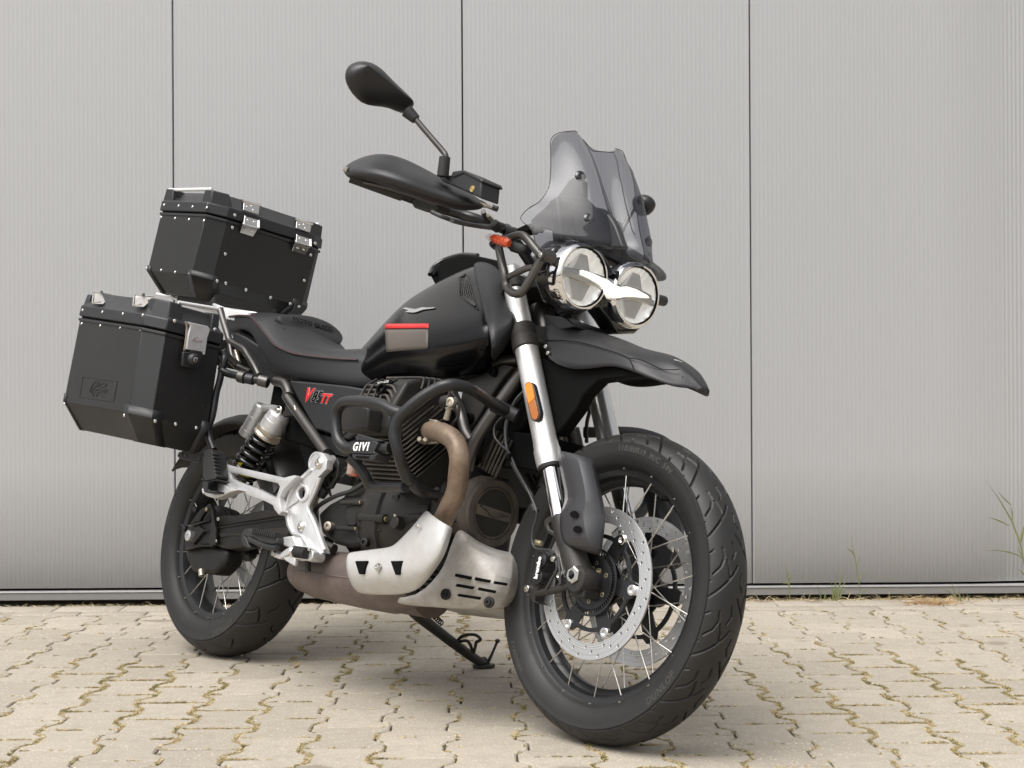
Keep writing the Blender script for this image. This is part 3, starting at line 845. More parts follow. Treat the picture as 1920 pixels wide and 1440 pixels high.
def tyre(name, c, Rr, W, Rb, lines, npitch, parent, label, nc=1360):
    c = Vector(c); hw = W / 2
    # cross-section: (lateral, radius) from right bead over the crown to left bead
    side = [(-hw * .56, Rb - .004), (-hw * .62, Rb + .0015), (-hw * .74, Rb + .004), (-hw * .86, Rb + .012), (-hw * .955, Rb + .026), (-hw * 1.0, Rb + (Rr - Rb) * .47), (-hw * .995, Rb + (Rr - Rb) * .58), (-hw * 1.005, Rb + (Rr - Rb) * .60), (-hw * 1.005, Rb + (Rr - Rb) * .635), (-hw * .955, Rb + (Rr - Rb) * .650), (-hw * .962, Rb + (Rr - Rb) * .670)]
    e_t = -hw * .955; e_r = Rb + (Rr - Rb) * .69
    nt = 92; crown = []
    a_end = 1.12
    for i in range(nt + 1):
        a = -a_end + 2 * a_end * i / nt
        t = hw * .955 * math.sin(a) / math.sin(a_end)
        r = Rr - (Rr - e_r) * (1 - math.cos(a)) / (1 - math.cos(a_end))
        crown.append((t, r))
    prof = side + crown + [(-t, r) for t, r in reversed(side)]
    P = np.array(prof); m_ = len(P); ns = len(side)
    th = np.arange(nc) * 2 * np.pi / nc
    circum = 2 * np.pi * Rr; per = circum / npitch
    S = (th * Rr)[:, None] % per; S = np.repeat(S, m_, axis=1)
    arc = np.zeros(m_); mid = ns + nt // 2
    d = np.hypot(np.diff(P[:, 0]), np.diff(P[:, 1])); arc[1:] = np.cumsum(d); arc -= arc[mid]
    Tt = np.repeat(arc[None, :], nc, axis=0)
    g = bump_polyline(S, Tt, lines, per)
    tw = arc[-ns - 1]
    mask = np.clip((tw + 0.001 - np.abs(Tt)) / 0.002, 0, 1)
    # a few shallow bands on the sidewall
    rr = P[None, :, 1] - 0.0060 * g * mask
    ang = th[:, None]
    dt = np.where(np.abs(P[:, 0]) > 0, 0, 0)
    X = c.x + rr * np.cos(ang); Z = c.z + rr * np.sin(ang); Y = np.repeat((c.y + P[:, 0] + dt)[None, :], nc, axis=0)
    V = np.stack([X, Y, Z], -1).reshape(-1, 3)
    i = np.arange(nc)[:, None]; j = np.arange(m_ - 1)[None, :]
    a = i * m_ + j; b = i * m_ + j + 1; c2 = ((i + 1) % nc) * m_ + j + 1; d2 = ((i + 1) % nc) * m_ + j
    Fq = np.stack([a, b, c2, d2], -1).reshape(-1, 4)
    me = bpy.data.meshes.new(name)
    me.vertices.add(len(V)); me.vertices.foreach_set('co', V.ravel())
    me.loops.add(Fq.size); me.loops.foreach_set('vertex_index', Fq.ravel())
    me.polygons.add(len(Fq)); me.polygons.foreach_set('loop_start', np.arange(len(Fq)) * 4)
    me.update(calc_edges=True); me.validate()
    me.materials.append(M['rubber']); me.shade_smooth(); me.set_sharp_from_angle(angle=R(50))
    o = bpy.data.objects.new(name, me); link(o, parent); return o

def ring_text(s, c, rad, y, size, a_mid, parent, m, name='sidewall_lettering', depth=.0006, flip=1, inward=False, shear=0.0, bold=0.0006, spacing=1.15):
    """lettering wrapped round the wheel centre, raised from the right sidewall"""
    me = text_mesh(s, size, depth, bold=bold, spacing=spacing, shear=shear)
    for v in me.vertices:
        x, yy, zz = v.co
        r = rad + yy * (-1 if inward else 1)
        a = a_mid + x / rad * (1 if inward else -1)
        v.co = Vector((c[0] + r * math.cos(a), y - zz, c[2] + r * math.sin(a)))
    me.materials.clear(); me.materials.append(m)
    o = bpy.data.objects.new(name, me); link(o, parent); return o

M['letter'] = mat('raised_rubber_lettering', (0.045, 0.043, 0.040), 0.5)

# tread pattern of one pitch: (circumference, lateral) polylines with groove width
pf = 2 * PI * 0.329 / 16
front_lines = []
for sgn, sh in ((-1, 0.0), (1, pf / 2)):
    def L_(pts, w, sgn=sgn, sh=sh): front_lines.append(([(s + sh, sgn * t) for s, t in pts], w))
    L_([(-0.006, .070), (0.010, .052), (0.026, .036), (0.042, .022), (0.054, .012), (0.070, .002)], .0038)
    L_([(0.042, .022), (0.060, .022), (0.080, .028)], .0034)
    L_([(0.050, .056), (0.066, .041), (0.084, .033), (0.104, .035)], .0036)
    L_([(0.083, .014), (0.098, .006), (0.118, .010)], .0034)
    L_([(0.090, .069), (0.100, .054)], .0030)
    L_([(0.030, .069), (0.036, .060)], .0022)
pr_ = 2 * PI * 0.321 / 14
rear_lines = []
for sgn, sh in ((-1, 0.0), (1, pr_ / 2)):
    def L_(pts, w, sgn=sgn, sh=sh): rear_lines.append(([(s + sh, sgn * t) for s, t in pts], w))
    L_([(0.000, .086), (0.018, .070), (0.036, .052), (0.052, .036), (0.056, .026), (0.074, .014)], .0042)
    L_([(0.052, .036), (0.078, .044), (0.096, .054)], .0034)
    L_([(0.066, .082), (0.082, .066), (0.098, .058)], .0038)
    L_([(0.100, .026), (0.112, .012), (0.128, .006)], .0036)

def spoke_mb():
    return MB().tube([(0, 0, 0), (0, 0, 1)], 0.0016, 6)
def nipple_mb():
    return MB().lathe((0, 0, 0), (0, 0, 1), [(0, .0032), (.004, .0032), (.006, .0018), (.006, 0)], 8)

def wheel(c, Rr, W, Rb, lines, npitch, rimw, nsp, label, hubr=.034, phase=0.0, hubw=.05):
    c = Vector(c)
    hw = rimw / 2
    prof = [(-hw, Rb + .0115), (-hw + .004, Rb + .0135), (-hw + .008, Rb + .006), (-hw + .012, Rb - .004),
            (-hw * .55, Rb - .010), (-hw * .2, Rb - .017), (hw * .2, Rb - .017), (hw * .55, Rb - .010),
            (hw - .012, Rb - .004), (hw - .008, Rb + .006), (hw - .004, Rb + .0135), (hw, Rb + .0115),
            (hw, Rb + .002), (hw - .004, Rb - .008), (hw - .014, Rb - .014), (hw * .45, Rb - .021), (hw * .2, Rb - .027),
            (-hw * .2, Rb - .027), (-hw * .45, Rb - .021), (-hw + .014, Rb - .014), (-hw + .004, Rb - .008), (-hw, Rb + .002)]
    v, f = lathe_geo(c, (0, 1, 0), prof, 120, close=True)
    w = obj('wheel', v, f, M['rim'], bike, sharp=28, label=label)
    tyre('tyre', c, Rr, W, Rb + .006, lines, npitch, w, None)
    h = MB().lathe(c, (0, 1, 0), [(-hubw - .012, .020), (-hubw - .012, .030), (-hubw, .034), (-hubw + .002, .052), (-hubw + .010, .052), (-hubw + .016, hubr),
                                  (hubw - .016, hubr), (hubw - .010, .052), (hubw - .002, .052), (hubw, .034), (hubw + .012, .030), (hubw + .012, .020)], 40)
    h.obj('hub', M['rim'], w, sharp=30)
    for i in range(nsp):
        side = -1 if i % 2 else 1
        k = i // 2
        a = phase + 2 * PI * i / nsp
        cross = (1 if k % 2 else -1) * R(46)
        p0 = c + Vector((.047 * math.cos(a + cross), side * (hubw - .006), .047 * math.sin(a + cross)))
        p1 = c + Vector(((Rb + .001) * math.cos(a), side * (hw - .0065), (Rb + .001) * math.sin(a)))
        d = p1 - p0
        if 'spoke' not in SHARED:
            mb = spoke_mb(); me = bpy.data.meshes.new('spoke'); me.from_pydata([tuple(q_) for q_ in mb.v], [], [tuple(q_) for q_ in mb.f])
            SHARED['spoke'] = finish(me, M['steel'], 60)
        o = bpy.data.objects.new('spoke', SHARED['spoke'])
        o.matrix_local = Matrix.Translation(p0) @ d.normalized().to_track_quat('Z', 'Y').to_matrix().to_4x4() @ Matrix.Diagonal((1, 1, d.length, 1))
        link(o, w)
        e = c + Vector(((Rb + .0065) * math.cos(a), side * (hw + .0002), (Rb + .0065) * math.sin(a)))
        piece('spoke_nipple', 'nipple', nipple_mb, e, (0, side, 0), w, M['steel'], scale=.8)
    return w

FA, RA = Vector((1.53, 0, .329)), Vector((0, 0, .321))
fw = wheel(FA, .329, .112, .2413, front_lines, 16, .064, 36, 'wire spoked front wheel with two brake discs', phase=R(10.2 - 10))
rw = wheel(RA, .321, .152, .2158, rear_lines, 14, .106, 36, 'wire spoked rear wheel with shaft drive', phase=R(4), hubw=.05)

# lettering on the right sidewalls
yf = -.0555
ring_text('110/80R19  M/C  59V', FA, .288, yf, .017, R(74), fw, M['letter'])
ring_text('MERIDIAN', FA, .287, yf, .019, R(186), fw, M['letter'], inward=True, spacing=1.3)
ring_text('Trailmax', FA, .287, yf, .019, R(218), fw, M['letter'], inward=True, shear=.3)
ring_text('DUNLOP', FA, .287, yf, .020, R(-42), fw, M['letter'], inward=True, spacing=1.2, shear=.2)
ring_text('150/70R17  M/C  69V', RA, .274, -.0757, .017, R(158), rw, M['letter'])
ring_text('DUNLOP', RA, .274, -.0757, .022, R(-62), rw, M['letter'], inward=True, spacing=1.2)

# brake discs, carriers, bobbins, tone ring
def disc(yc, side):
    holes = []
    for i in range(48):
        a = 2 * PI * i / 48
        r = (.1345, .1435, .1525)[i % 3]
        holes.append(circ2(r * math.cos(a), r * math.sin(a), .0035, 10))
        if i % 4 == 9:
            a2 = a + R(6.5); holes.append(circ2(.1525 * math.cos(a2 + R(10)), .1525 * math.sin(a2 + R(10)), .0038, 10))
    fr = ((FA.x, yc, FA.z), (1, 0, 0), (0, 0, 1))
    curve_plate('brake_disc', circ2(0, 0, .16, 96), [circ2(0, 0, .1265, 96)] + holes, .0045, M['disc'], fw, fr, sharp=None)
    # carrier: inner ring, six arms and outer ring with windows
    wins = []
    for k in range(6):
        a0 = R(-3 + 60 * k)
        lo, hi = a0 + R(11), a0 + R(49)
        w_ = [(.058 * math.cos(a), .058 * math.sin(a)) for a in np.linspace(lo + R(6), hi - R(6), 6)]
        w_ += [(.094 * math.cos(a), .094 * math.sin(a)) for a in np.linspace(hi, lo, 8)]
        wins.append(w_)
    out = []
    for k in range(6):
        a0 = R(-3 + 60 * k)
        out += [(.1155 * math.cos(a), .1155 * math.sin(a)) for a in np.linspace(a0 - R(7), a0 + R(7), 5)]
        out += [(.1025 * math.cos(a), .1025 * math.sin(a)) for a in np.linspace(a0 + R(12), a0 + R(48), 8)]
    curve_plate('disc_carrier', out, [circ2(0, 0, .026, 24)] + wins, .006, M['rim'], fw, ((FA.x, yc, FA.z), (1, 0, 0), (0, 0, 1)), sharp=None)
    for k in range(6):
        a0 = R(-3 + 60 * k)
        p = (FA.x + .1115 * math.cos(a0), yc + side * .001, FA.z + .1115 * math.sin(a0))
        piece('bobbin', 'bobbin', lambda: MB().lathe((0, 0, 0), (0, 0, 1), [(0, .0095), (.0045, .0095), (.0052, .0086), (.0052, .0048), (.002, .0046), (.002, 0)], 20), p, (0, side, 0), fw, M['alu_pol'], scale=1.2)
        e = (FA.x + .122 * math.cos(a0), yc, FA.z + .122 * math.sin(a0))
        piece('disc_lug', 'lug', lambda: MB().box((0, 0, 0), (.011, 0, 0), (0, .018, 0), (0, 0, .0042)), e, (0, side, 0), fw, M['disc'], spin=0)
    for k in range(5):
        a0 = R(85 - 60 * k)
        piece('carrier_bolt', 'screw', screw_mb, (FA.x + .0405 * math.cos(a0), yc + side * .006, FA.z + .0405 * math.sin(a0)), (0, side, 0), fw, M['gold_bolt'], scale=.9)
disc(-.068, -1); disc(.068, 1)
slots = []
for i in range(60):
    a = 2 * PI * i / 60; u = Vector((math.cos(a), math.sin(a))); w_ = Vector((-u.y, u.x)) * .0024
    slots.append([tuple(u * .057 - w_), tuple(u * .067 - w_), tuple(u * .067 + w_), tuple(u * .057 + w_)])
curve_plate('tone_ring', circ2(0, 0, .0715, 72), [circ2(0, 0, .050, 48)] + slots, .002, M['rim'], fw, ((FA.x, -.079, FA.z), (1, 0, 0), (0, 0, 1)), sharp=None)
MB().lathe((FA.x, -.074, FA.z), (0, -1, 0), [(0, .052), (.004, .052), (.004, .030), (.018, .028), (.018, 0)], 32).obj('hub_cap', M['rim'], fw)
tube('tyre_valve', [(1.6845,-0.02,0.5218),(1.6627,-0.02,0.5202),(1.6391,-0.02,0.5195)], [.003, .0045, .0055], M['void'], fw, n=10, smooth=0)
# rear disc (left side) and final drive are further down
curve_plate('brake_disc', circ2(0, 0, .13, 72), [circ2(0, 0, .095, 60)] + [circ2((.104 + .009 * (i % 2)) * math.cos(i * .35), (.104 + .009 * (i % 2)) * math.sin(i * .35), .003, 8) for i in range(18)], .005, M['disc'], rw, ((0, .085, .321), (1, 0, 0), (0, 0, 1)), sharp=None)

# ------------------------------------------------------------------ front end
def FK(z, y=-.105, f=0.0):           # a point on the fork axis; f = forward offset
    return Vector((1.408 - (z - .5) * .5302 + f, y, z))
FD = (FK(1.0) - FK(.5)).normalized()
fork = MB()
for s in (-1, 1):
    y = .105 * s
    def seg(a, b, r): return (FK(a, y) - FK(.4, y)).length * (1 if a > .4 else -1), r
    o0 = FK(.4, y)
    def t(z): return (z - .4) / FD.z
    prof = [(t(.565), .0215), (t(.562), .0285), (t(.575), .0298), (t(.598), .0298), (t(.602), .0278), (t(.612), .0278), (t(.616), .0268), (t(.83), .0268)]
    MB().lathe(o0, FD, prof, 40).obj('fork_tube', M['fork'], bike, sharp=25)
    prof = [(t(.87), .0245), (t(.985), .0245), (t(.995), .0255), (t(1.012), .0255), (t(1.018), .022), (t(1.024), .012), (t(1.026), 0)]
    MB().lathe(o0, FD, prof, 40).obj('fork_tube', M['fork'], bike, sharp=25)
    MB().lathe(o0, FD, [(t(.34), .0), (t(.34), .0195), (t(.57), .0205), (t(.57), 0)], 32).obj('stanchion', M['chrome'], bike)
    # dark seal at the lower lip
    MB().lathe(o0, FD, [(t(.558), .021), (t(.556), .0262), (t(.564), .0282), (t(.568), .0282), (t(.568), .021)], 36).obj('fork_seal', M['rubber'], bike)
    # lower clamp collar
    MB().lathe(o0, FD, [(t(.823), .0272), (t(.825), .031), (t(.846), .0315), (t(.848), .0302), (t(.852), .0302), (t(.854), .0315), (t(.876), .031), (t(.878), .026)], 40).obj('fork_clamp', M['plastic_worn'], bike)
    # upper clamp collar
    MB().lathe(o0, FD, [(t(.962), .0252), (t(.964), .030), (t(.985), .030), (t(.987), .0252)], 36).obj('fork_clamp', M['plastic_worn'], bike)
# triple trees
for z, hgt, fwd in ((.851, .045, 0), (.975, .028, 0)):
    c = FK(z, 0)
    n = FD; ax = Vector((0, 1, 0)); fw_ = ax.cross(n) * -1
    ol = []
    for (a, b) in ((-.135, .0), (-.12, .026), (-.08, .03), (-.04, .012), (.04, .012), (.08, .03), (.12, .026), (.135, 0), (.12, -.026), (.08, -.03), (.04, -.055), (-.04, -.055), (-.08, -.03), (-.12, -.026)):
        ol.append(c + ax * a + fw_ * b - n * hgt / 2)
    plate('triple_clamp', ol, tuple(n * hgt), M['plastic_worn'], bike, bevel=.003)
MB().lathe(FK(.8, 0, -.035), FD, [(0, .028), (.02, .033), (.15, .033), (.17, .028)], 24).obj('steering_head', M['frame'], bike)

# fork bottoms with axle clamp (both sides)
def fork_foot(s):
    y = -.105 if s < 0 else .105
    m = MB()
    a = FK(.445, y, .004)
    m.tube([FK(.455, y, .004), FK(.42, y, .008), FK(.385, y, .016), Vector((1.522, y, .335))], [.024, .0255, .027, .030], 22, 3)
    m.lathe((1.53, y - .024, .329), (0, 1, 0), [(0, .026), (.003, .0285), (.045, .0285), (.050, .024)], 32)
    o = m.obj('fork_foot', M['plastic_worn'], bike, sharp=40)
    return o
foot = fork_foot(-1); fork_foot(1)
mbx = MB().box((1.53, -.088, .302), (.045, 0, 0), (0, .062, 0), (0, 0, .02))
mbx.obj('axle_clamp', M['plastic_worn'], bike, bevel=.004)
piece('axle_nut', 'axnut', lambda: MB().lathe((0, 0, 0), (0, 0, 1), [(0, .0185), (.013, .0185), (.016, .0155), (.016, .011), (-.004, .0105), (-.004, 0)], 6), (1.526,-0.12,0.3367), (0, -1, 0), bike, M['steel'])
MB().lathe((1.5226,-0.128,0.3353), (0, -1, 0), [(-.012, .0135), (.006, .0135), (.006, .0095), (-.004, .009), (-.004, 0)], 24).obj('axle', M['alu_pol'], bike)
for p in [(1.5281,-0.082,0.355),(1.5488,-0.082,0.352)]:
    piece('pinch_bolt', 'screw', screw_mb, p, (.2, -.7, .7), bike, M['gold_bolt'])

# fork guards
def guard():
    rows = []
    R_ = [ # rear edge, 20%, crease, front edge, wrap
        [(508, 36), (560, 34), (700, 62), (905, 125), (930, 150)],
        [(535, 200), (600, 200), (760, 220), (950, 270), (965, 300)],
        [(570, 400), (650, 400), (800, 420), (990, 470), (1000, 490)],
        [(618, 585), (680, 570), (830, 600), (1035, 650), (1040, 660)],
        [(512, 722), (600, 640), (760, 720), (1050, 770), (1050, 775)],
        [(530, 860), (620, 850), (800, 860), (1045, 880), (1040, 890)],
        [(560, 1062), (640, 1030), (835, 1000), (1030, 1010), (1025, 1020)],
        [(610, 1095), (720, 1110), (900, 1090), (1020, 1165), (1010, 1172)],
        [(700, 1130), (800, 1160), (900, 1190), (990, 1205), (985, 1205)]]
    return R_
rows = [
 [(1.4148,-0.128,0.5933),(1.444,-0.14,0.5923),(1.4944,-0.146,0.5865),(1.5166,-0.118,0.5812),(1.4826,-0.08,0.5822)],
 [(1.4294,-0.128,0.5622),(1.4628,-0.142,0.5609),(1.5185,-0.15,0.5576),(1.5387,-0.122,0.5539),(1.5016,-0.082,0.5539)],
 [(1.4476,-0.128,0.5247),(1.4849,-0.142,0.5239),(1.5395,-0.152,0.5208),(1.5572,-0.122,0.5173),(1.5207,-0.084,0.5183)],
 [(1.4685,-0.128,0.4905),(1.5027,-0.142,0.4927),(1.5541,-0.154,0.4878),(1.5762,-0.122,0.4849),(1.5402,-0.086,0.4869)],
 [(1.4542,-0.13,0.4677),(1.4861,-0.144,0.4784),(1.5451,-0.156,0.4648),(1.585,-0.122,0.4632),(1.5499,-0.088,0.4656)],
 [(1.4581,-0.13,0.4376),(1.5023,-0.146,0.4397),(1.5611,-0.158,0.4378),(1.5882,-0.122,0.4432),(1.5526,-0.088,0.4444)],
 [(1.4747,-0.13,0.4007),(1.515,-0.146,0.4071),(1.5733,-0.156,0.4151),(1.5886,-0.122,0.4194),(1.5524,-0.088,0.4201)],
 [(1.4896,-0.13,0.3956),(1.5302,-0.14,0.3952),(1.5788,-0.144,0.399),(1.5899,-0.12,0.3914),(1.5549,-0.088,0.3921)],
 [(1.495,-0.122,0.3943),(1.5333,-0.126,0.3873),(1.566,-0.126,0.3842),(1.5741,-0.112,0.384),(1.5479,-0.088,0.3849)]]
g1 = grid('fork_guard', rows, M['guard'], bike, sub=1, solid=.003, sharp=18)
mirror_copy(g1)
for p, r_ in zip([(1.5241,-0.1535,0.4594),(1.5404,-0.1535,0.4291)], (.0125, .0125)):
    pass
for p in [(1.5252,-0.1545,0.4593),(1.5415,-0.1545,0.429)]:
    o = MB().lathe((0, 0, 0), (0, -1, 0), [(-.001, .0108), (.0004, .0108), (.0004, 0)], 24).obj('guard_hole', M['void'], bike)
    o.matrix_local = Matrix.Translation(p) @ Matrix.Diagonal((1.12, 1, .68, 1))
# side rib behind the guard
plate('guard_bracket', [(1.433,-0.125,0.4606),(1.4485,-0.125,0.4628),(1.4798,-0.125,0.4031),(1.4693,-0.125,0.4011),(1.4566,-0.125,0.4081),(1.4407,-0.125,0.4392)], .012, M['plastic'], bike, bevel=.003)
plate('caliper_bracket', [(1.3839,-0.108,0.448),(1.4041,-0.108,0.4598),(1.4176,-0.108,0.4625),(1.4204,-0.108,0.4502),(1.3974,-0.108,0.4392),(1.4025,-0.108,0.429),(1.4313,-0.108,0.4203),(1.4384,-0.108,0.4075),(1.4021,-0.108,0.4184),(1.3847,-0.108,0.4346)], .012, M['plastic_worn'], bike, bevel=.003)

# front brake caliper with lettering
def caliper(mirror=False):
    m = MB()
    ol = [(1.3657,-0.098,0.3857),(1.3901,-0.098,0.3855),(1.4046,-0.098,0.3722),(1.406,-0.098,0.3533),(1.3965,-0.098,0.3391),(1.3994,-0.098,0.3203),(1.3912,-0.098,0.3062),(1.3838,-0.098,0.2884),(1.3817,-0.098,0.2729),(1.4057,-0.098,0.2677),(1.3718,-0.098,0.272),(1.3604,-0.098,0.2901),(1.3501,-0.098,0.2968),(1.3631,-0.098,0.3095),(1.364,-0.098,0.3307),(1.3673,-0.098,0.3502),(1.3647,-0.098,0.3711)]
    m.prism(ol, (0, .045, 0))
    o = m.obj('brake_caliper', M['plastic_worn'], bike, bevel=.006, seg=3, label='black front brake caliper with white lettering')
    return o
cal = caliper()
m = MB().lathe((1.3885,-0.098,0.3614), (0, -1, 0), [(-.01, .019), (.006, .017), (.009, .012), (.009, 0)], 28)
m.lathe((1.3841,-0.098,0.3247), (0, -1, 0), [(-.01, .019), (.006, .017), (.009, .012), (.009, 0)], 28)
m.obj('piston_cap', M['plastic'], cal)
a_, b_ = [(1.3907,-0.112,0.3158),(1.3941,-0.112,0.3704)]
text_on('lettering', 'brembo', (Vector(a_) + Vector(b_)) / 2, Vector(b_) - Vector(a_), Vector((-1, 0, .2)), .0150, M['white'], cal, depth=.0006, bold=.0007, spacing=1.0)
mirror_copy(cal, name='brake_caliper')
piece('caliper_bolt', 'screw', screw_mb, (1.4383,-0.112,0.3652), (0, -1, 0), cal, M['steel'])
piece('caliper_bolt', 'screw', screw_mb, (1.3583,-0.1,0.2963), (0, -1, 0), cal, M['steel'], scale=1.3)
tube('caliper_arm', [(1.3905,-0.104,0.2883),(1.4203,-0.104,0.2948),(1.4574,-0.104,0.3039),(1.4882,-0.104,0.3141)], [.006, .008, .008, .006], M['plastic_worn'], bike, smooth=2)
tube('brake_hose', [(1.4473,-0.112,0.3622),(1.4529,-0.112,0.3438),(1.4401,-0.112,0.3201),(1.4282,-0.112,0.2983)], .0035, M['cable'], bike)
tube('brake_hose', [(1.4577,-0.118,0.3697),(1.4706,-0.118,0.3369),(1.4769,-0.118,0.315)], .0032, M['cable'], bike)
MB().lathe((1.3667,-0.1,0.397), (-1, -.2, .1), [(-.01, .006), (.008, .0065), (.012, .004), (.012, 0)], 14).obj('bleed_screw', M['gold_bolt'], cal)

# front mudguard (beak) -----------------------------------------------------
fender_rows = [
 [(1.1934,0.0,0.9274),(1.2322,-0.04,0.914),(1.2526,-0.075,0.8816),(1.2732,-0.088,0.8473),(1.2974,-0.096,0.8077)],
 [(1.2581,0.0,0.9088),(1.2826,-0.045,0.8912),(1.2987,-0.078,0.8676),(1.324,-0.088,0.8467),(1.3367,-0.097,0.7902)],
 [(1.3227,0.0,0.8944),(1.3502,-0.046,0.877),(1.3633,-0.078,0.8608),(1.3976,-0.088,0.839),(1.3969,-0.097,0.7779)],
 [(1.38,0.0,0.8846),(1.4118,-0.046,0.8663),(1.4323,-0.078,0.8474),(1.4609,-0.088,0.8265),(1.4646,-0.096,0.7829)],
 [(1.4297,0.0,0.8711),(1.4661,-0.046,0.8507),(1.4884,-0.076,0.8335),(1.5123,-0.087,0.8153),(1.5113,-0.094,0.7893)],
 [(1.4864,0.0,0.8518),(1.5256,-0.045,0.8316),(1.5437,-0.072,0.8181),(1.5615,-0.085,0.8043),(1.5806,-0.091,0.7719)],
 [(1.5329,0.0,0.8443),(1.5734,-0.04,0.8222),(1.5823,-0.058,0.81),(1.5922,-0.07,0.7967),(1.618,-0.076,0.7613)],
 [(1.5784,0.0,0.8369),(1.6149,-0.032,0.8153),(1.6182,-0.044,0.8014),(1.6191,-0.051,0.7872),(1.6565,-0.056,0.7507)],
 [(1.6187,0.0,0.8182),(1.6453,-0.024,0.8023),(1.6473,-0.032,0.7955),(1.648,-0.037,0.79),(1.6717,-0.04,0.7515)],
 [(1.6506,0.0,0.7964),(1.6673,-0.017,0.7862),(1.6685,-0.023,0.7802),(1.6678,-0.027,0.7746),(1.6823,-0.029,0.7519)],
 [(1.6773,0.0,0.7772),(1.6859,-0.012,0.7699),(1.6869,-0.017,0.7663),(1.685,-0.02,0.7626),(1.6874,-0.023,0.7513)],
 [(1.6975,0.0,0.7583),(1.701,-0.009,0.7542),(1.6983,-0.012,0.7523),(1.6948,-0.015,0.7505),(1.6912,-0.016,0.7478)]]
grid('front_mudguard', fender_rows, M['plastic'], bike, mirror=True, sub=2, solid=.003, sharp=60)
# seam lines of the mudguard side
tube('seam', [(1.2747,-0.0895,0.8476),(1.3255,-0.0895,0.8474),(1.3648,-0.0895,0.8441),(1.3991,-0.0895,0.8396),(1.4624,-0.0895,0.8267),(1.5139,-0.0885,0.8149),(1.5486,-0.0875,0.804)], .0009, M['void'], bike, n=6)
tube('seam', [(1.5486,-0.0875,0.804),(1.5593,-0.0895,0.7938),(1.574,-0.092,0.7772)], .0009, M['void'], bike, n=6)
tube('seam', [(1.5486,-0.0875,0.804),(1.5782,-0.0835,0.8012),(1.5969,-0.0745,0.795),(1.6195,-0.058,0.786),(1.6435,-0.0495,0.786),(1.6555,-0.0425,0.7884)], .0009, M['void'], bike, n=6)
tube('trim_line', [(1.632,-0.0378,0.8105),(1.64,-0.0324,0.8091),(1.645,-0.026,0.8073)], .0009, M['silver'], bike, n=6)
# brace plate above the mudguard
plate('mudguard_mount', [(1.224,-0.06,0.9172),(1.3026,-0.06,0.9068),(1.334,-0.06,0.886),(1.2963,-0.06,0.8797),(1.2354,-0.06,0.8849)], .12, M['plastic'], bike, bevel=.003)
plate('inner_mudguard', [(1.2363,-0.045,0.8201),(1.2984,-0.045,0.7987),(1.3675,-0.045,0.7929),(1.4454,-0.045,0.8019),(1.5355,-0.045,0.783),(1.5968,-0.045,0.7665),(1.5566,-0.045,0.7661),(1.4682,-0.045,0.7591),(1.4557,-0.045,0.7575),(1.4154,-0.045,0.7246),(1.4046,-0.045,0.6982),(1.3536,-0.045,0.6379),(1.3271,-0.045,0.6373),(1.2947,-0.045,0.6837),(1.2645,-0.045,0.7513)], (0, -.035, 0), M['void'], bike, bevel=.004)
for p in [(1.2926,-0.098,0.8317),(1.3034,-0.098,0.8166)]:
    piece('mudguard_screw', 'screw', screw_mb, p, (0, -1, 0), bike, M['steel'], scale=.75)

# headlights ----------------------------------------------------------------
HX, HZ, HY = 1.367, .9905, .084
hd = Vector((1, 0, -.06)).normalized()
for s in (-1, 1):
    c = Vector((HX, s * HY, HZ))
    k = dict(parent=bike)
    hl = MB().lathe(c, hd, [(-.095, .0), (-.092, .045), (-.070, .066), (-.032, .0735), (-.030, .0735), (-.030, .070), (-.060, .055), (-.07, 0)], 48).obj('headlight', M['gloss'], bike, sharp=30, label='lit round headlight with a chrome ring')
    MB().lathe(c, hd, [(-.034, .0740), (-.034, .0762), (-.008, .0762), (-.003, .0745), (.001, .0700), (.001, .0665), (-.004, .0650), (-.006, .0645), (-.02, .0645), (-.02, .0740)], 64, close=True).obj('chrome_ring', M['chrome'], hl, sharp=30)
    MB().lathe(c, hd, [(-.001, .0665), (.0005, .0655), (-.004, .0640), (-.006, .0650)], 64, close=True).obj('black_ring', M['void'], hl)
    # reflector: bright bowl with vertical flutes
    v, f = [], []
    n_, m_ = 72, 10
    a_, u_, w_ = basis(hd)
    for i in range(m_):
        rr = .0635 * i / (m_ - 1)
        for j in range(n_):
            an = 2 * PI * j / n_
            dep = -.046 + .040 * (i / (m_ - 1)) ** 1.7 + .0022 * math.sin(9 * (rr * math.cos(an)) / .0635 * 3.2)
            v.append(c + a_ * dep + (u_ * math.cos(an) + w_ * math.sin(an)) * max(rr, 1e-4))
    for i in range(m_ - 1):
        for j in range(n_): f.append((i * n_ + j, i * n_ + (j + 1) % n_, (i + 1) * n_ + (j + 1) % n_, (i + 1) * n_ + j))
    obj('reflector', v, f, M['reflector'] if 'reflector' in M else M['alu_pol'], hl, sharp=25)
    MB().lathe(c, hd, [(.0045, 0), (.004, .02), (.002, .045), (-.002, .062), (-.005, .0645)], 48).obj('lens', M['lens'], hl, sharp=None)
    # low beam projector wedge
    plate('projector', [c + Vector((-.012, s * 0 + a, b)) for a, b in ((-.036, -.006), (.036, -.006), (.016, -.052), (-.016, -.052))], (-.02, 0, 0), M['clear_plastic'] if 'clear_plastic' in M else M['steel'], hl, bevel=.003)
    plate('projector', [c + Vector((-.012, a, b)) for a, b in ((-.030, .012), (.030, .012), (.012, .054), (-.012, .054))], (-.02, 0, 0), M['clear_plastic'] if 'clear_plastic' in M else M['steel'], hl, bevel=.003)
    plate('bezel', [c + Vector((-.004, a, b)) for a, b in ((-.062, .004), (.062, .004), (.062, -.010), (-.062, -.010))], (-.012, 0, 0), M['steel'], hl, bevel=.002)
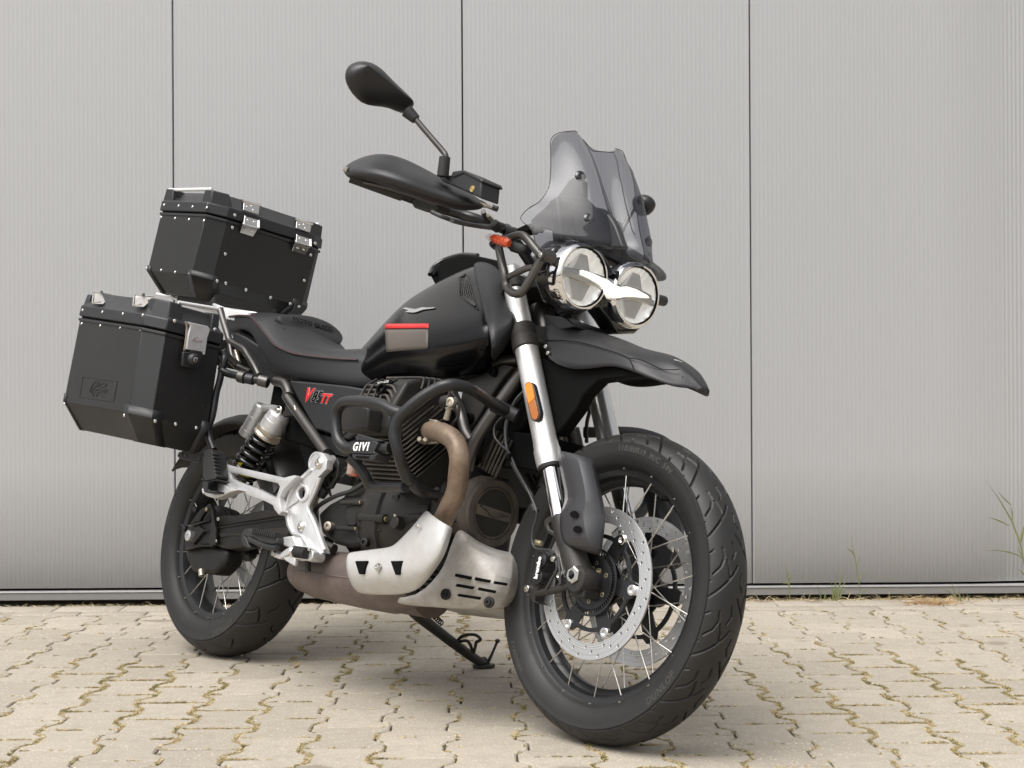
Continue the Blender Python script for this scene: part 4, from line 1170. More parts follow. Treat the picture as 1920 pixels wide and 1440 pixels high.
drl = plate('running_light', [(1.3735,-0.0262,1.0027),(1.3735,-0.0146,1.0009),(1.3735,0.002,0.9955),(1.3735,0.0234,0.9951),(1.3735,0.039,1.0004),(1.3735,0.0436,0.9782),(1.3735,0.0285,0.9707),(1.3735,0.0083,0.9656),(1.3735,-0.0082,0.9657),(1.3735,-0.02,0.9729)], (-.010, 0, 0), M['drl'], bike, bevel=.002, label='lit bridge of the running light joining the two headlights')
plate('light_bar', [(1.366,-0.0925,1.0056),(1.366,-0.0605,1.0065),(1.366,-0.0275,1.0041),(1.366,-0.0149,1.0019),(1.366,-0.0088,0.9727),(1.366,-0.0184,0.9781),(1.366,-0.033,0.9857),(1.366,-0.0619,0.9909),(1.366,-0.0901,0.9938)], (-.006, 0, 0), M['drl'], drl, bevel=.0015)
plate('light_bar', [(1.366,0.0386,0.9996),(1.366,0.0529,1.0046),(1.366,0.0817,1.005),(1.366,0.1168,1.0005),(1.366,0.1277,0.9955),(1.366,0.109,0.9909),(1.366,0.0761,0.9855),(1.366,0.0433,0.9767)], (-.006, 0, 0), M['drl'], drl, bevel=.0015)
plate('running_light_frame', [(1.361,-0.1435,1.0014),(1.361,-0.0885,1.009),(1.361,-0.0193,1.0106),(1.361,0.0023,1.0086),(1.361,0.0218,1.0056),(1.361,0.0388,1.0041),(1.361,0.0568,1.01),(1.361,0.0905,1.0109),(1.361,0.1357,1.0055),(1.361,0.141,0.992),(1.361,0.14,0.9848),(1.361,0.1152,0.9857),(1.361,0.0818,0.9827),(1.361,0.0457,0.9713),(1.361,0.0349,0.9659),(1.361,0.0167,0.9621),(1.361,-0.0044,0.9614),(1.361,-0.0163,0.9738),(1.361,-0.0318,0.9808),(1.361,-0.0794,0.9877),(1.361,-0.1379,0.9851)], (-.012, 0, 0), M['chrome'], bike, bevel=.002)
plate('headlight_mask', [(1.335,-0.1567,1.0406),(1.335,-0.1166,1.0649),(1.335,-0.0741,1.0816),(1.335,-0.0159,1.0715),(1.335,0.0231,1.0437),(1.335,0.048,1.0275),(1.335,0.0641,1.0544),(1.335,0.0993,1.0723),(1.335,0.1603,1.0652),(1.335,0.1854,1.029),(1.335,0.1806,0.9675),(1.335,0.1277,0.9128),(1.335,0.0725,0.8982),(1.335,0.0335,0.9253),(1.335,0.001,0.9449),(1.335,-0.0656,0.9084),(1.335,-0.1242,0.9278),(1.335,-0.1665,0.9809)], (-.05, 0, 0), M['gloss'], bike, bevel=.006)

# windscreen ----------------------------------------------------------------
scr = [
 # outer edge, mid wing, crest, channel wall, channel floor (centre)
 [(1.2401,-0.134,1.3074),(1.2353,-0.112,1.3302),(1.2504,-0.081,1.3434),(1.243,-0.062,1.3472),(1.2532,-0.05,1.3322)],
 [(1.2481,-0.136,1.2763),(1.2601,-0.115,1.2878),(1.2888,-0.088,1.297),(1.2869,-0.066,1.302),(1.2724,-0.046,1.3095)],
 [(1.2588,-0.138,1.2389),(1.2779,-0.118,1.2492),(1.3174,-0.088,1.2603),(1.308,-0.062,1.2735),(1.2917,-0.04,1.2778)],
 [(1.2689,-0.142,1.1992),(1.2944,-0.12,1.2115),(1.3428,-0.09,1.2196),(1.331,-0.06,1.2381),(1.3126,-0.036,1.243)],
 [(1.2714,-0.15,1.1738),(1.3084,-0.122,1.1846),(1.3635,-0.088,1.1811),(1.3563,-0.056,1.1952),(1.3366,-0.032,1.1999)],
 [(1.2696,-0.166,1.1476),(1.3159,-0.128,1.1533),(1.3794,-0.088,1.1469),(1.377,-0.052,1.1594),(1.3586,-0.029,1.1635)],
 [(1.2619,-0.185,1.1295),(1.3202,-0.138,1.1296),(1.3905,-0.088,1.1215),(1.395,-0.05,1.1318),(1.377,-0.027,1.1315)],
 [(1.2549,-0.198,1.1058),(1.3213,-0.146,1.1109),(1.3953,-0.088,1.0988),(1.4075,-0.05,1.1124),(1.3935,-0.024,1.1156)],
 [(1.2649,-0.196,1.0923),(1.3256,-0.15,1.085),(1.3958,-0.09,1.0799),(1.4215,-0.048,1.0895),(1.4152,-0.022,1.0961)],
 [(1.2852,-0.186,1.0791),(1.3361,-0.15,1.0639),(1.4024,-0.092,1.0587),(1.4319,-0.048,1.0665),(1.4223,-0.02,1.0727)],
 [(1.2981,-0.182,1.0491),(1.3142,-0.15,1.0573),(1.3597,-0.1,1.0704),(1.3897,-0.052,1.0548),(1.3941,-0.02,1.0596)],
 [(1.3207,-0.184,1.0288),(1.32,-0.148,1.0439),(1.3711,-0.096,1.0645),(1.3945,-0.05,1.0448),(1.403,-0.018,1.0408)]]
# centre column: the floor of the channel, set back behind the crests
ctr = [(1.238,0.0608,1.3188),(1.246,0.0584,1.3063),(1.258,0.056,1.2891),(1.275,0.053,1.2649),(1.295,0.0493,1.2361),(1.315,0.0423,1.2088),(1.335,0.033,1.1853),(1.352,0.0249,1.1626),(1.368,0.0213,1.1374),(1.38,0.0164,1.1164),(1.388,0.0148,1.0988),(1.392,0.0144,1.0881)]
rows = []
for r_, z in zip(scr, ctr):
    xm = r_[-1][0]
    rows.append(list(r_) + [(z[0] - .002, 0.0, (r_[-1][2] - .010))])
screen = grid('windscreen', rows, M['screen'], bike, mirror=True, sub=2, sharp=None)
screen.data.shade_smooth()
for ed in ([r_[0] for r_ in reversed(rows)] + [p for p in rows[0][1:4]], [r_[4] for r_ in rows[:8]], [rows[0][4], rows[0][5]]):
    for s_ in (-1, 1):
        tube('screen_edge', [(p[0], abs(p[1]) * s_, p[2]) for p in ed], .0011, M['smoke_edge'], screen, n=6, smooth=3)
def grommet_mb():
    return MB().lathe((0, 0, 0), (0, 0, 1), [(-.006, .010), (-.002, .0125), (.003, .0130), (.0055, .0105), (.0065, .006), (.005, .0045), (.005, 0)], 24)
for s in (-1, 1):
    for (x, y, z) in ((1.3165, .097, 1.2235), (1.366, .096, 1.121)):
        piece('screen_fixing', 'grommet', grommet_mb, (x, s * y, z), (.86, s * .42, .30), screen, M['gloss'])
# instrument and screen bracket seen through the screen
plate('screen_bracket', [(1.2394,-0.062,1.2343),(1.262,-0.062,1.2405),(1.2856,-0.062,1.2275),(1.294,-0.062,1.1889),(1.3319,-0.062,1.1626),(1.3622,-0.062,1.1558),(1.3952,-0.062,1.1345),(1.4168,-0.062,1.1124),(1.4529,-0.062,1.0593),(1.2935,-0.062,1.0702),(1.2563,-0.062,1.1042),(1.166,-0.062,1.1259),(1.1527,-0.062,1.1162),(1.1237,-0.062,1.1464),(1.1783,-0.062,1.1804),(1.2057,-0.062,1.195)], .02, M['bracket'], bike, bevel=.004, label='dark bracket seen through the smoked screen')
plate('dashboard', [(1.235, -.11, 1.17), (1.225, .11, 1.17), (1.275, .11, 1.06), (1.275, -.11, 1.06)], (.03, 0, .01), M['plastic'], bike, bevel=.006)
plate('headlight_brow', [(1.2403,-0.1,1.0553),(1.2721,-0.1,1.0912),(1.2921,-0.1,1.0904),(1.3351,-0.1,1.0728),(1.2985,-0.1,1.0617),(1.2816,-0.1,1.0491)], .03, M['gloss'], bike, bevel=.004)

# crash bars around the headlights -------------------------------------------
FR = M['frame']
tube('headlight_guard', [(1.2038,-0.206,1.0387),(1.2195,-0.205,1.0071),(1.2382,-0.204,0.9726),(1.245,-0.2,0.9488),(1.2683,-0.202,0.932),(1.2929,-0.201,0.9273),(1.3074,-0.2,0.9367),(1.3232,-0.198,0.9634),(1.3417,-0.195,1.0021)], .0095, FR, bike, smooth=5, n=16)
tube('headlight_guard', [(1.253,-0.202,0.9677),(1.286,-0.205,0.9757),(1.3063,-0.201,0.9839),(1.327,-0.198,0.985)], .0075, FR, bike, smooth=4)
tube('headlight_guard', [(1.2031,-0.206,1.0418),(1.2223,-0.205,1.0531),(1.2535,-0.202,1.0608),(1.2738,-0.2,1.0606),(1.2932,-0.199,1.0496),(1.3176,-0.197,1.0302),(1.3414,-0.195,1.0126)], .0095, FR, bike, smooth=5, n=16)
tube('guard_socket', [(1.3438,-0.2,1.0119),(1.3428,-0.165,1.016)], .0145, FR, bike, n=24, smooth=0)
MB().lathe((1.3436,-0.2012,1.0119), (-.1, -1, 0), [(-.002, .0150), (.002, .0150), (.002, .0118), (-.006, .0112), (-.006, 0)], 24).obj('socket_end', M['frame'], bike)
piece('socket_screw', 'screw', screw_mb, (1.3473,-0.2,1.0109), (0, -1, 0), bike, M['steel'], scale=.9)
tube('guard_socket', [(1.3427,0.165,1.004),(1.3373,0.2,1.0076)], .0125, M['plastic'], bike, n=20, smooth=0)
# indicator
ia, ib = [Vector(p) for p in [(1.1931,-0.24,1.0552),(1.27,-0.226,1.0351)]]
idr = ib - ia; il = idr.length
ind = MB().lathe(ia, idr, [(0, .0005), (il * .06, .0040), (il * .2, .0085), (il * .45, .0122), (il * .7, .0132), (il * .9, .0122), (il * .98, .0085), (il, 0)], 28).obj('indicator', M['clear'], bike, sharp=None, label='right front turn indicator with clear lens over an orange bulb')
MB().lathe(ia, idr, [(il * .16, .0005), (il * .24, .0050), (il * .5, .0092), (il * .8, .0102), (il * .93, .0080), (il * .94, 0)], 28).obj('bulb_insert', M['orange'], ind, sharp=60)
for k in range(5):
    MB().lathe(ia, idr, [(il * (.34 + k * .11) - .0006, .0072 + k * .0008), (il * (.34 + k * .11), .0098 + k * .0004), (il * (.34 + k * .11) + .0006, .0072 + k * .0008)], 24).obj('bulb_rib', M['orange'], ind)
m = MB()
stalk = [(1.2428,-0.206,1.0391),(1.263,-0.205,1.0349),(1.2813,-0.2,1.0289),(1.2716,-0.18,1.0318)]
m.tube(stalk, [.0085, .0105, .0115, .013], 16, 4)
o = m.obj('indicator_stalk', M['grip'], ind)
for i in range(5):
    p0 = Vector(stalk[0]).lerp(Vector(stalk[2]), .25 + i * .17)
    d_ = Vector(stalk[2]) - Vector(stalk[0])
    MB().lathe(p0, d_, [(-.002, .010), (0, .0128), (.002, .010)], 18).obj('stalk_rib', M['grip'], ind)
tube('indicator_bracket', [(1.1955,-0.22,1.0447),(1.1943,-0.21,1.0398),(1.2093,-0.206,1.0352)], .008, M['plastic'], bike)

# handlebar, levers, hand guard, mirror ---------------------------------------
BK = M['bar']
hb = [(0.9435,-0.36,1.1559),(0.9728,-0.27,1.1459)] + [(1.0168,-0.19,1.1357),(1.0452,-0.165,1.1291),(1.0638,-0.13,1.1236),(1.0749,-0.095,1.1203),(1.0593,-0.065,1.1225)]
tube('handlebar', hb + [(1.085, 0, 1.055)], .0125, BK, bike, n=18)
tube('handlebar', [(p[0], -p[1], p[2]) for p in hb] + [(1.085, 0, 1.055)], .0125, BK, bike, n=18)
tube('throttle_cable', [(1.3007,-0.42,1.0319),(1.27,-0.36,1.0438),(1.2404,-0.3,1.0576),(1.1694,-0.21,1.0843),(1.1238,-0.15,1.1013),(1.0878,-0.1,1.1107)], .0055, M['cable'], bike)
tube('throttle_cable', [(1.2255,-0.42,1.0566),(1.2552,-0.41,1.0458),(1.2457,-0.36,1.0495),(1.2163,-0.3,1.0618),(1.1689,-0.21,1.0867)], .005, M['cable'], bike)
MB().lathe((1.1648,-0.195,1.0943), (0, -1, .3), [(-.012, .0125), (.006, .0125), (.008, .010), (.008, 0)], 20).obj('cable_clip', M['grip'], bike)
MB().lathe((1.1079,-0.112,1.1042), (-.4, -1, 0), [(-.02, .0165), (.006, .0165), (.006, .010), (-.01, .0095), (-.01, 0)], 24).obj('bar_clamp', M['plastic'], bike)
plate('bar_riser', [(1.0651,-0.07,1.1223),(1.1194,-0.07,1.1359),(1.1391,-0.07,1.1376),(1.1477,-0.07,1.1256),(1.1336,-0.07,1.1155),(1.0716,-0.07,1.1153)], .03, M['void'], bike, bevel=.004)
tube('left_cable', [(1.1205,-0.2,1.1296),(1.1063,-0.18,1.1206),(1.0879,-0.15,1.1209),(1.064,-0.12,1.1248)], .006, M['cable'], bike)
tube('brake_hose', [(1.1399,-0.2,1.1185),(1.1119,-0.16,1.1194),(1.0856,-0.13,1.1235),(1.0714,-0.1,1.1184)], .004, M['steel_dirty'], bike)
# hand guard shell
hg = [
 [(0.8968,-0.448,1.1779),(0.8968,-0.448,1.1779),(0.8971,-0.448,1.1769),(0.8986,-0.448,1.1747),(0.9001,-0.448,1.1726)],
 [(0.8997,-0.44,1.1949),(0.9223,-0.462,1.1808),(0.9359,-0.47,1.1671),(0.9429,-0.468,1.1533),(0.9318,-0.455,1.1514)],
 [(0.9122,-0.415,1.2171),(0.9506,-0.455,1.1907),(0.9872,-0.478,1.1602),(0.9886,-0.476,1.1462),(0.9584,-0.455,1.1497)],
 [(0.9363,-0.385,1.2331),(0.9939,-0.435,1.1969),(1.0478,-0.47,1.1601),(1.0504,-0.47,1.1368),(1.0003,-0.44,1.1421)],
 [(0.9724,-0.36,1.2298),(1.0333,-0.41,1.1905),(1.0897,-0.448,1.1546),(1.0941,-0.448,1.1246),(1.0411,-0.415,1.13)],
 [(1.0066,-0.335,1.2172),(1.0665,-0.38,1.1814),(1.1213,-0.415,1.146),(1.1217,-0.415,1.1164),(1.0746,-0.385,1.1187)],
 [(1.0357,-0.312,1.2027),(1.0922,-0.35,1.1708),(1.1389,-0.38,1.1379),(1.1424,-0.38,1.1104),(1.0963,-0.35,1.1123)],
 [(1.0748,-0.29,1.1831),(1.1251,-0.322,1.1564),(1.1643,-0.345,1.129),(1.1628,-0.345,1.1063),(1.1219,-0.318,1.1062)],
 [(1.1169,-0.265,1.1643),(1.1605,-0.29,1.1407),(1.191,-0.308,1.1206),(1.1878,-0.308,1.1042),(1.1566,-0.285,1.103)],
 [(1.1509,-0.243,1.1455),(1.1806,-0.262,1.1315),(1.2042,-0.276,1.1177),(1.199,-0.276,1.1095),(1.1698,-0.258,1.1114)],
 [(1.1663,-0.238,1.1334),(1.1797,-0.248,1.1269),(1.1907,-0.256,1.1208),(1.1879,-0.256,1.1172),(1.1721,-0.246,1.1185)]]
hgo = grid('hand_guard', hg, M['plastic'], bike, sub=2, solid=.0035, label='black hand guard on the right handlebar end', sharp=40)
hgl = mirror_copy(hgo, label='black hand guard on the left handlebar end')
MB().lathe((0.9429,-0.474,1.1681), (-.3, -1, .2), [(-.004, .007), (.002, .0065), (.003, .004), (.003, 0)], 14).obj('guard_screw', M['steel'], hgo)
tube('grip', [(0.944,-0.455,1.157),(0.9739,-0.41,1.1478),(1.0155,-0.355,1.1354)], .017, M['grip'], bike, n=18, smooth=3)
tube('brake_lever', [(0.9761,-0.44,1.1426),(1.0194,-0.4,1.1365),(1.0602,-0.34,1.1282),(1.085,-0.31,1.1224)], [.004, .005, .006, .009], M['frame'], bike)
plate('switch_housing', [(0.9702,-0.3,1.1407),(0.9973,-0.3,1.1432),(1.0799,-0.3,1.1233),(1.0793,-0.3,1.1112),(1.0455,-0.3,1.1082),(0.9872,-0.3,1.1217)], .04, M['plastic_worn'], bike, bevel=.004)
# brake fluid reservoir
res = plate('brake_reservoir', [(1.1575,-0.335,1.1709),(1.1651,-0.335,1.1788),(1.1984,-0.335,1.1772),(1.2618,-0.335,1.1531),(1.2708,-0.335,1.1452),(1.2745,-0.335,1.1075),(1.1698,-0.335,1.1458),(1.157,-0.335,1.1614)], .055, M['plastic'], bike, bevel=.006, seg=3)
plate('reservoir_lid', [(1.1591,-0.338,1.1675),(1.165,-0.338,1.1788),(1.2017,-0.338,1.1783),(1.2689,-0.338,1.1529),(1.2766,-0.338,1.1446),(1.2723,-0.338,1.1423),(1.2038,-0.338,1.17),(1.1688,-0.338,1.1641)], .061, M['plastic'], res, bevel=.003)
MB().lathe((1.243,-0.3362,1.1316), (0, -1, 0), [(-.001, .0072), (.0006, .0072), (.0006, .0062), (-.0005, .006), (-.0005, 0)], 28).obj('reservoir_badge', M['gold'], res)
text_on('badge_mark', 'Bm', (1.2439,-0.3368,1.1309), (.98, 0, -.15), (0, 0, 1), .0085, M['gold'], res, depth=.0003)
m = MB().tube([(1.1813,-0.262,1.1285),(1.1897,-0.25,1.1255)], .009, 14).tube([(1.1899,-0.25,1.1245),(1.1982,-0.238,1.1219)], .006, 12)
m.obj('hose_fitting', M['steel'], bike)
MB().tube([(1.1966,-0.238,1.1225),(1.2085,-0.23,1.1185)], .0065, 12).obj('hose_end', M['cable'], bike)
# mirror
def mirror_geo():
    rows = [
     [(0.8066,-0.42,1.4611),(0.8066,-0.42,1.4611),(0.8066,-0.42,1.4611),(0.8066,-0.42,1.4611),(0.8066,-0.42,1.4611),(0.8066,-0.42,1.4611)],
     ]
    return rows
ol = [(125,150),(140,110),(175,86),(235,90),(285,120),(320,165),(370,215),(410,255),(440,302),(435,325),(405,350),(340,310),(260,308),(205,295),(160,250),(130,195)]
ctr = (200, 180)
back = [(0.88,-0.4753,1.4024),(0.88,-0.4709,1.4241),(0.88,-0.4537,1.4422),(0.88,-0.4195,1.4521),(0.88,-0.388,1.4477),(0.88,-0.3634,1.4331),(0.88,-0.3293,1.4189),(0.88,-0.3018,1.4075),(0.88,-0.2793,1.3906),(0.88,-0.2799,1.3784),(0.88,-0.2951,1.3605),(0.88,-0.3372,1.3674),(0.88,-0.3836,1.3532),(0.88,-0.4161,1.349),(0.88,-0.4459,1.3619),(0.88,-0.4681,1.3822)]
rim_ = [Vector(p) for p in back]
ra_, rb_ = [Vector(p) for p in [(0.88,-0.4443,1.4257),(0.88,-0.3071,1.3876)]]
def near_ridge(p):
    d = rb_ - ra_; t = max(0, min(1, (p - ra_).dot(d) / d.length_squared)); return ra_ + d * t
def ringv(k, dx): return [near_ridge(p) + (p - near_ridge(p)) * k + Vector((dx, 0, 0)) for p in rim_]
cen = sum(rim_, Vector()) / len(rim_)
rows = [ringv(.0, -.012), ringv(.92, -.014), ringv(1.0, -.004), ringv(.985, .006), ringv(.80, .020), ringv(.50, .031), ringv(.15, .040), ringv(0, .042)]
mir = grid('mirror', rows, M['smooth'], bike, closed=True, sub=1, sharp=60, label='black rear view mirror on a bent stalk')
tube('mirror_neck', [(1.0552,-0.41,1.3097),(1.0728,-0.395,1.2927)], [.0155, .0115], M['plastic'], mir, smooth=0)
tube('mirror_stalk', [(1.0704,-0.398,1.296),(1.1048,-0.372,1.2571),(1.133,-0.352,1.2262),(1.1417,-0.347,1.2147),(1.1422,-0.345,1.2032)], .0066, M['frame'], mir)
MB().tube([(1.1395,-0.347,1.2115),(1.1392,-0.345,1.1891),(1.1384,-0.343,1.1681)], [.0125, .0130, .0135], 20).obj('mirror_boot', M['grip'], mir)
plate('mirror_mount', [(1.0943,-0.33,1.1828),(1.1568,-0.33,1.1725),(1.1631,-0.33,1.1479),(1.1224,-0.33,1.1615)], .02, M['plastic'], bike, bevel=.003)
# left mirror head, seen beside the screen
lo_ = [(1.004,0.3793,1.3393),(1.004,0.3897,1.3531),(1.004,0.4084,1.359),(1.004,0.4263,1.3534),(1.004,0.4399,1.34),(1.004,0.4398,1.3244),(1.004,0.4276,1.3024),(1.004,0.4088,1.3012),(1.004,0.3876,1.3155)]
lc_ = sum((Vector(p) for p in lo_), Vector()) / len(lo_)
rows2 = [[lc_ + (Vector(p) - lc_) * k + Vector((dx, 0, 0)) for p in lo_] for k, dx in ((.9, -.03), (1.0, -.01), (1.0, .004), (.75, .022), (.3, .03), (.02, .032))]
lmir = grid('mirror', rows2, M['smooth'], bike, closed=True, cap=True, sub=1, sharp=45, label='left rear view mirror just behind the edge of the screen')
tube('mirror_stalk', [lc_ + Vector((-.01, -.03, -.02)), lc_ + Vector((-.01, -.07, -.12)), (1.03, .30, 1.16)], .0066, M['frame'], lmir)

# amber reflectors on the fork legs
ro = [(1.2827,-0.135,0.737),(1.2858,-0.135,0.7426),(1.2958,-0.135,0.7446),(1.3051,-0.135,0.7425),(1.3124,-0.135,0.7369),(1.3243,-0.135,0.717),(1.3362,-0.135,0.6973),(1.3484,-0.135,0.6757),(1.3491,-0.135,0.6639),(1.3426,-0.135,0.6569),(1.3309,-0.135,0.6567),(1.321,-0.135,0.6616),(1.3091,-0.135,0.6812),(1.2957,-0.135,0.707)]
rfl = plate('reflector_base', ro, (0, .012, 0), M['plastic'], bike, bevel=.002)
cc_ = sum((Vector(p) for p in ro), Vector()) / len(ro)
up_ = [(1.2882,-0.1385,0.7352),(1.2913,-0.1385,0.7398),(1.2997,-0.1385,0.7418),(1.3075,-0.1385,0.7392),(1.3158,-0.1385,0.7262),(1.3257,-0.1385,0.7064),(1.3091,-0.1385,0.694),(1.2994,-0.1385,0.7103)]
dn_ = [(1.3096,-0.1385,0.6932),(1.3264,-0.1385,0.7056),(1.3381,-0.1385,0.6867),(1.3461,-0.1385,0.671),(1.3452,-0.1385,0.6622),(1.3374,-0.1385,0.6581),(1.3278,-0.1385,0.6619),(1.3185,-0.1385,0.6767)]
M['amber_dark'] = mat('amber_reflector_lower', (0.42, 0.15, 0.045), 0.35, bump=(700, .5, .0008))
plate('reflector_lens', up_, (0, .004, 0), M['amber'], rfl, bevel=.0006)
plate('reflector_lens', dn_, (0, .004, 0), M['amber_dark'], rfl, bevel=.0006)

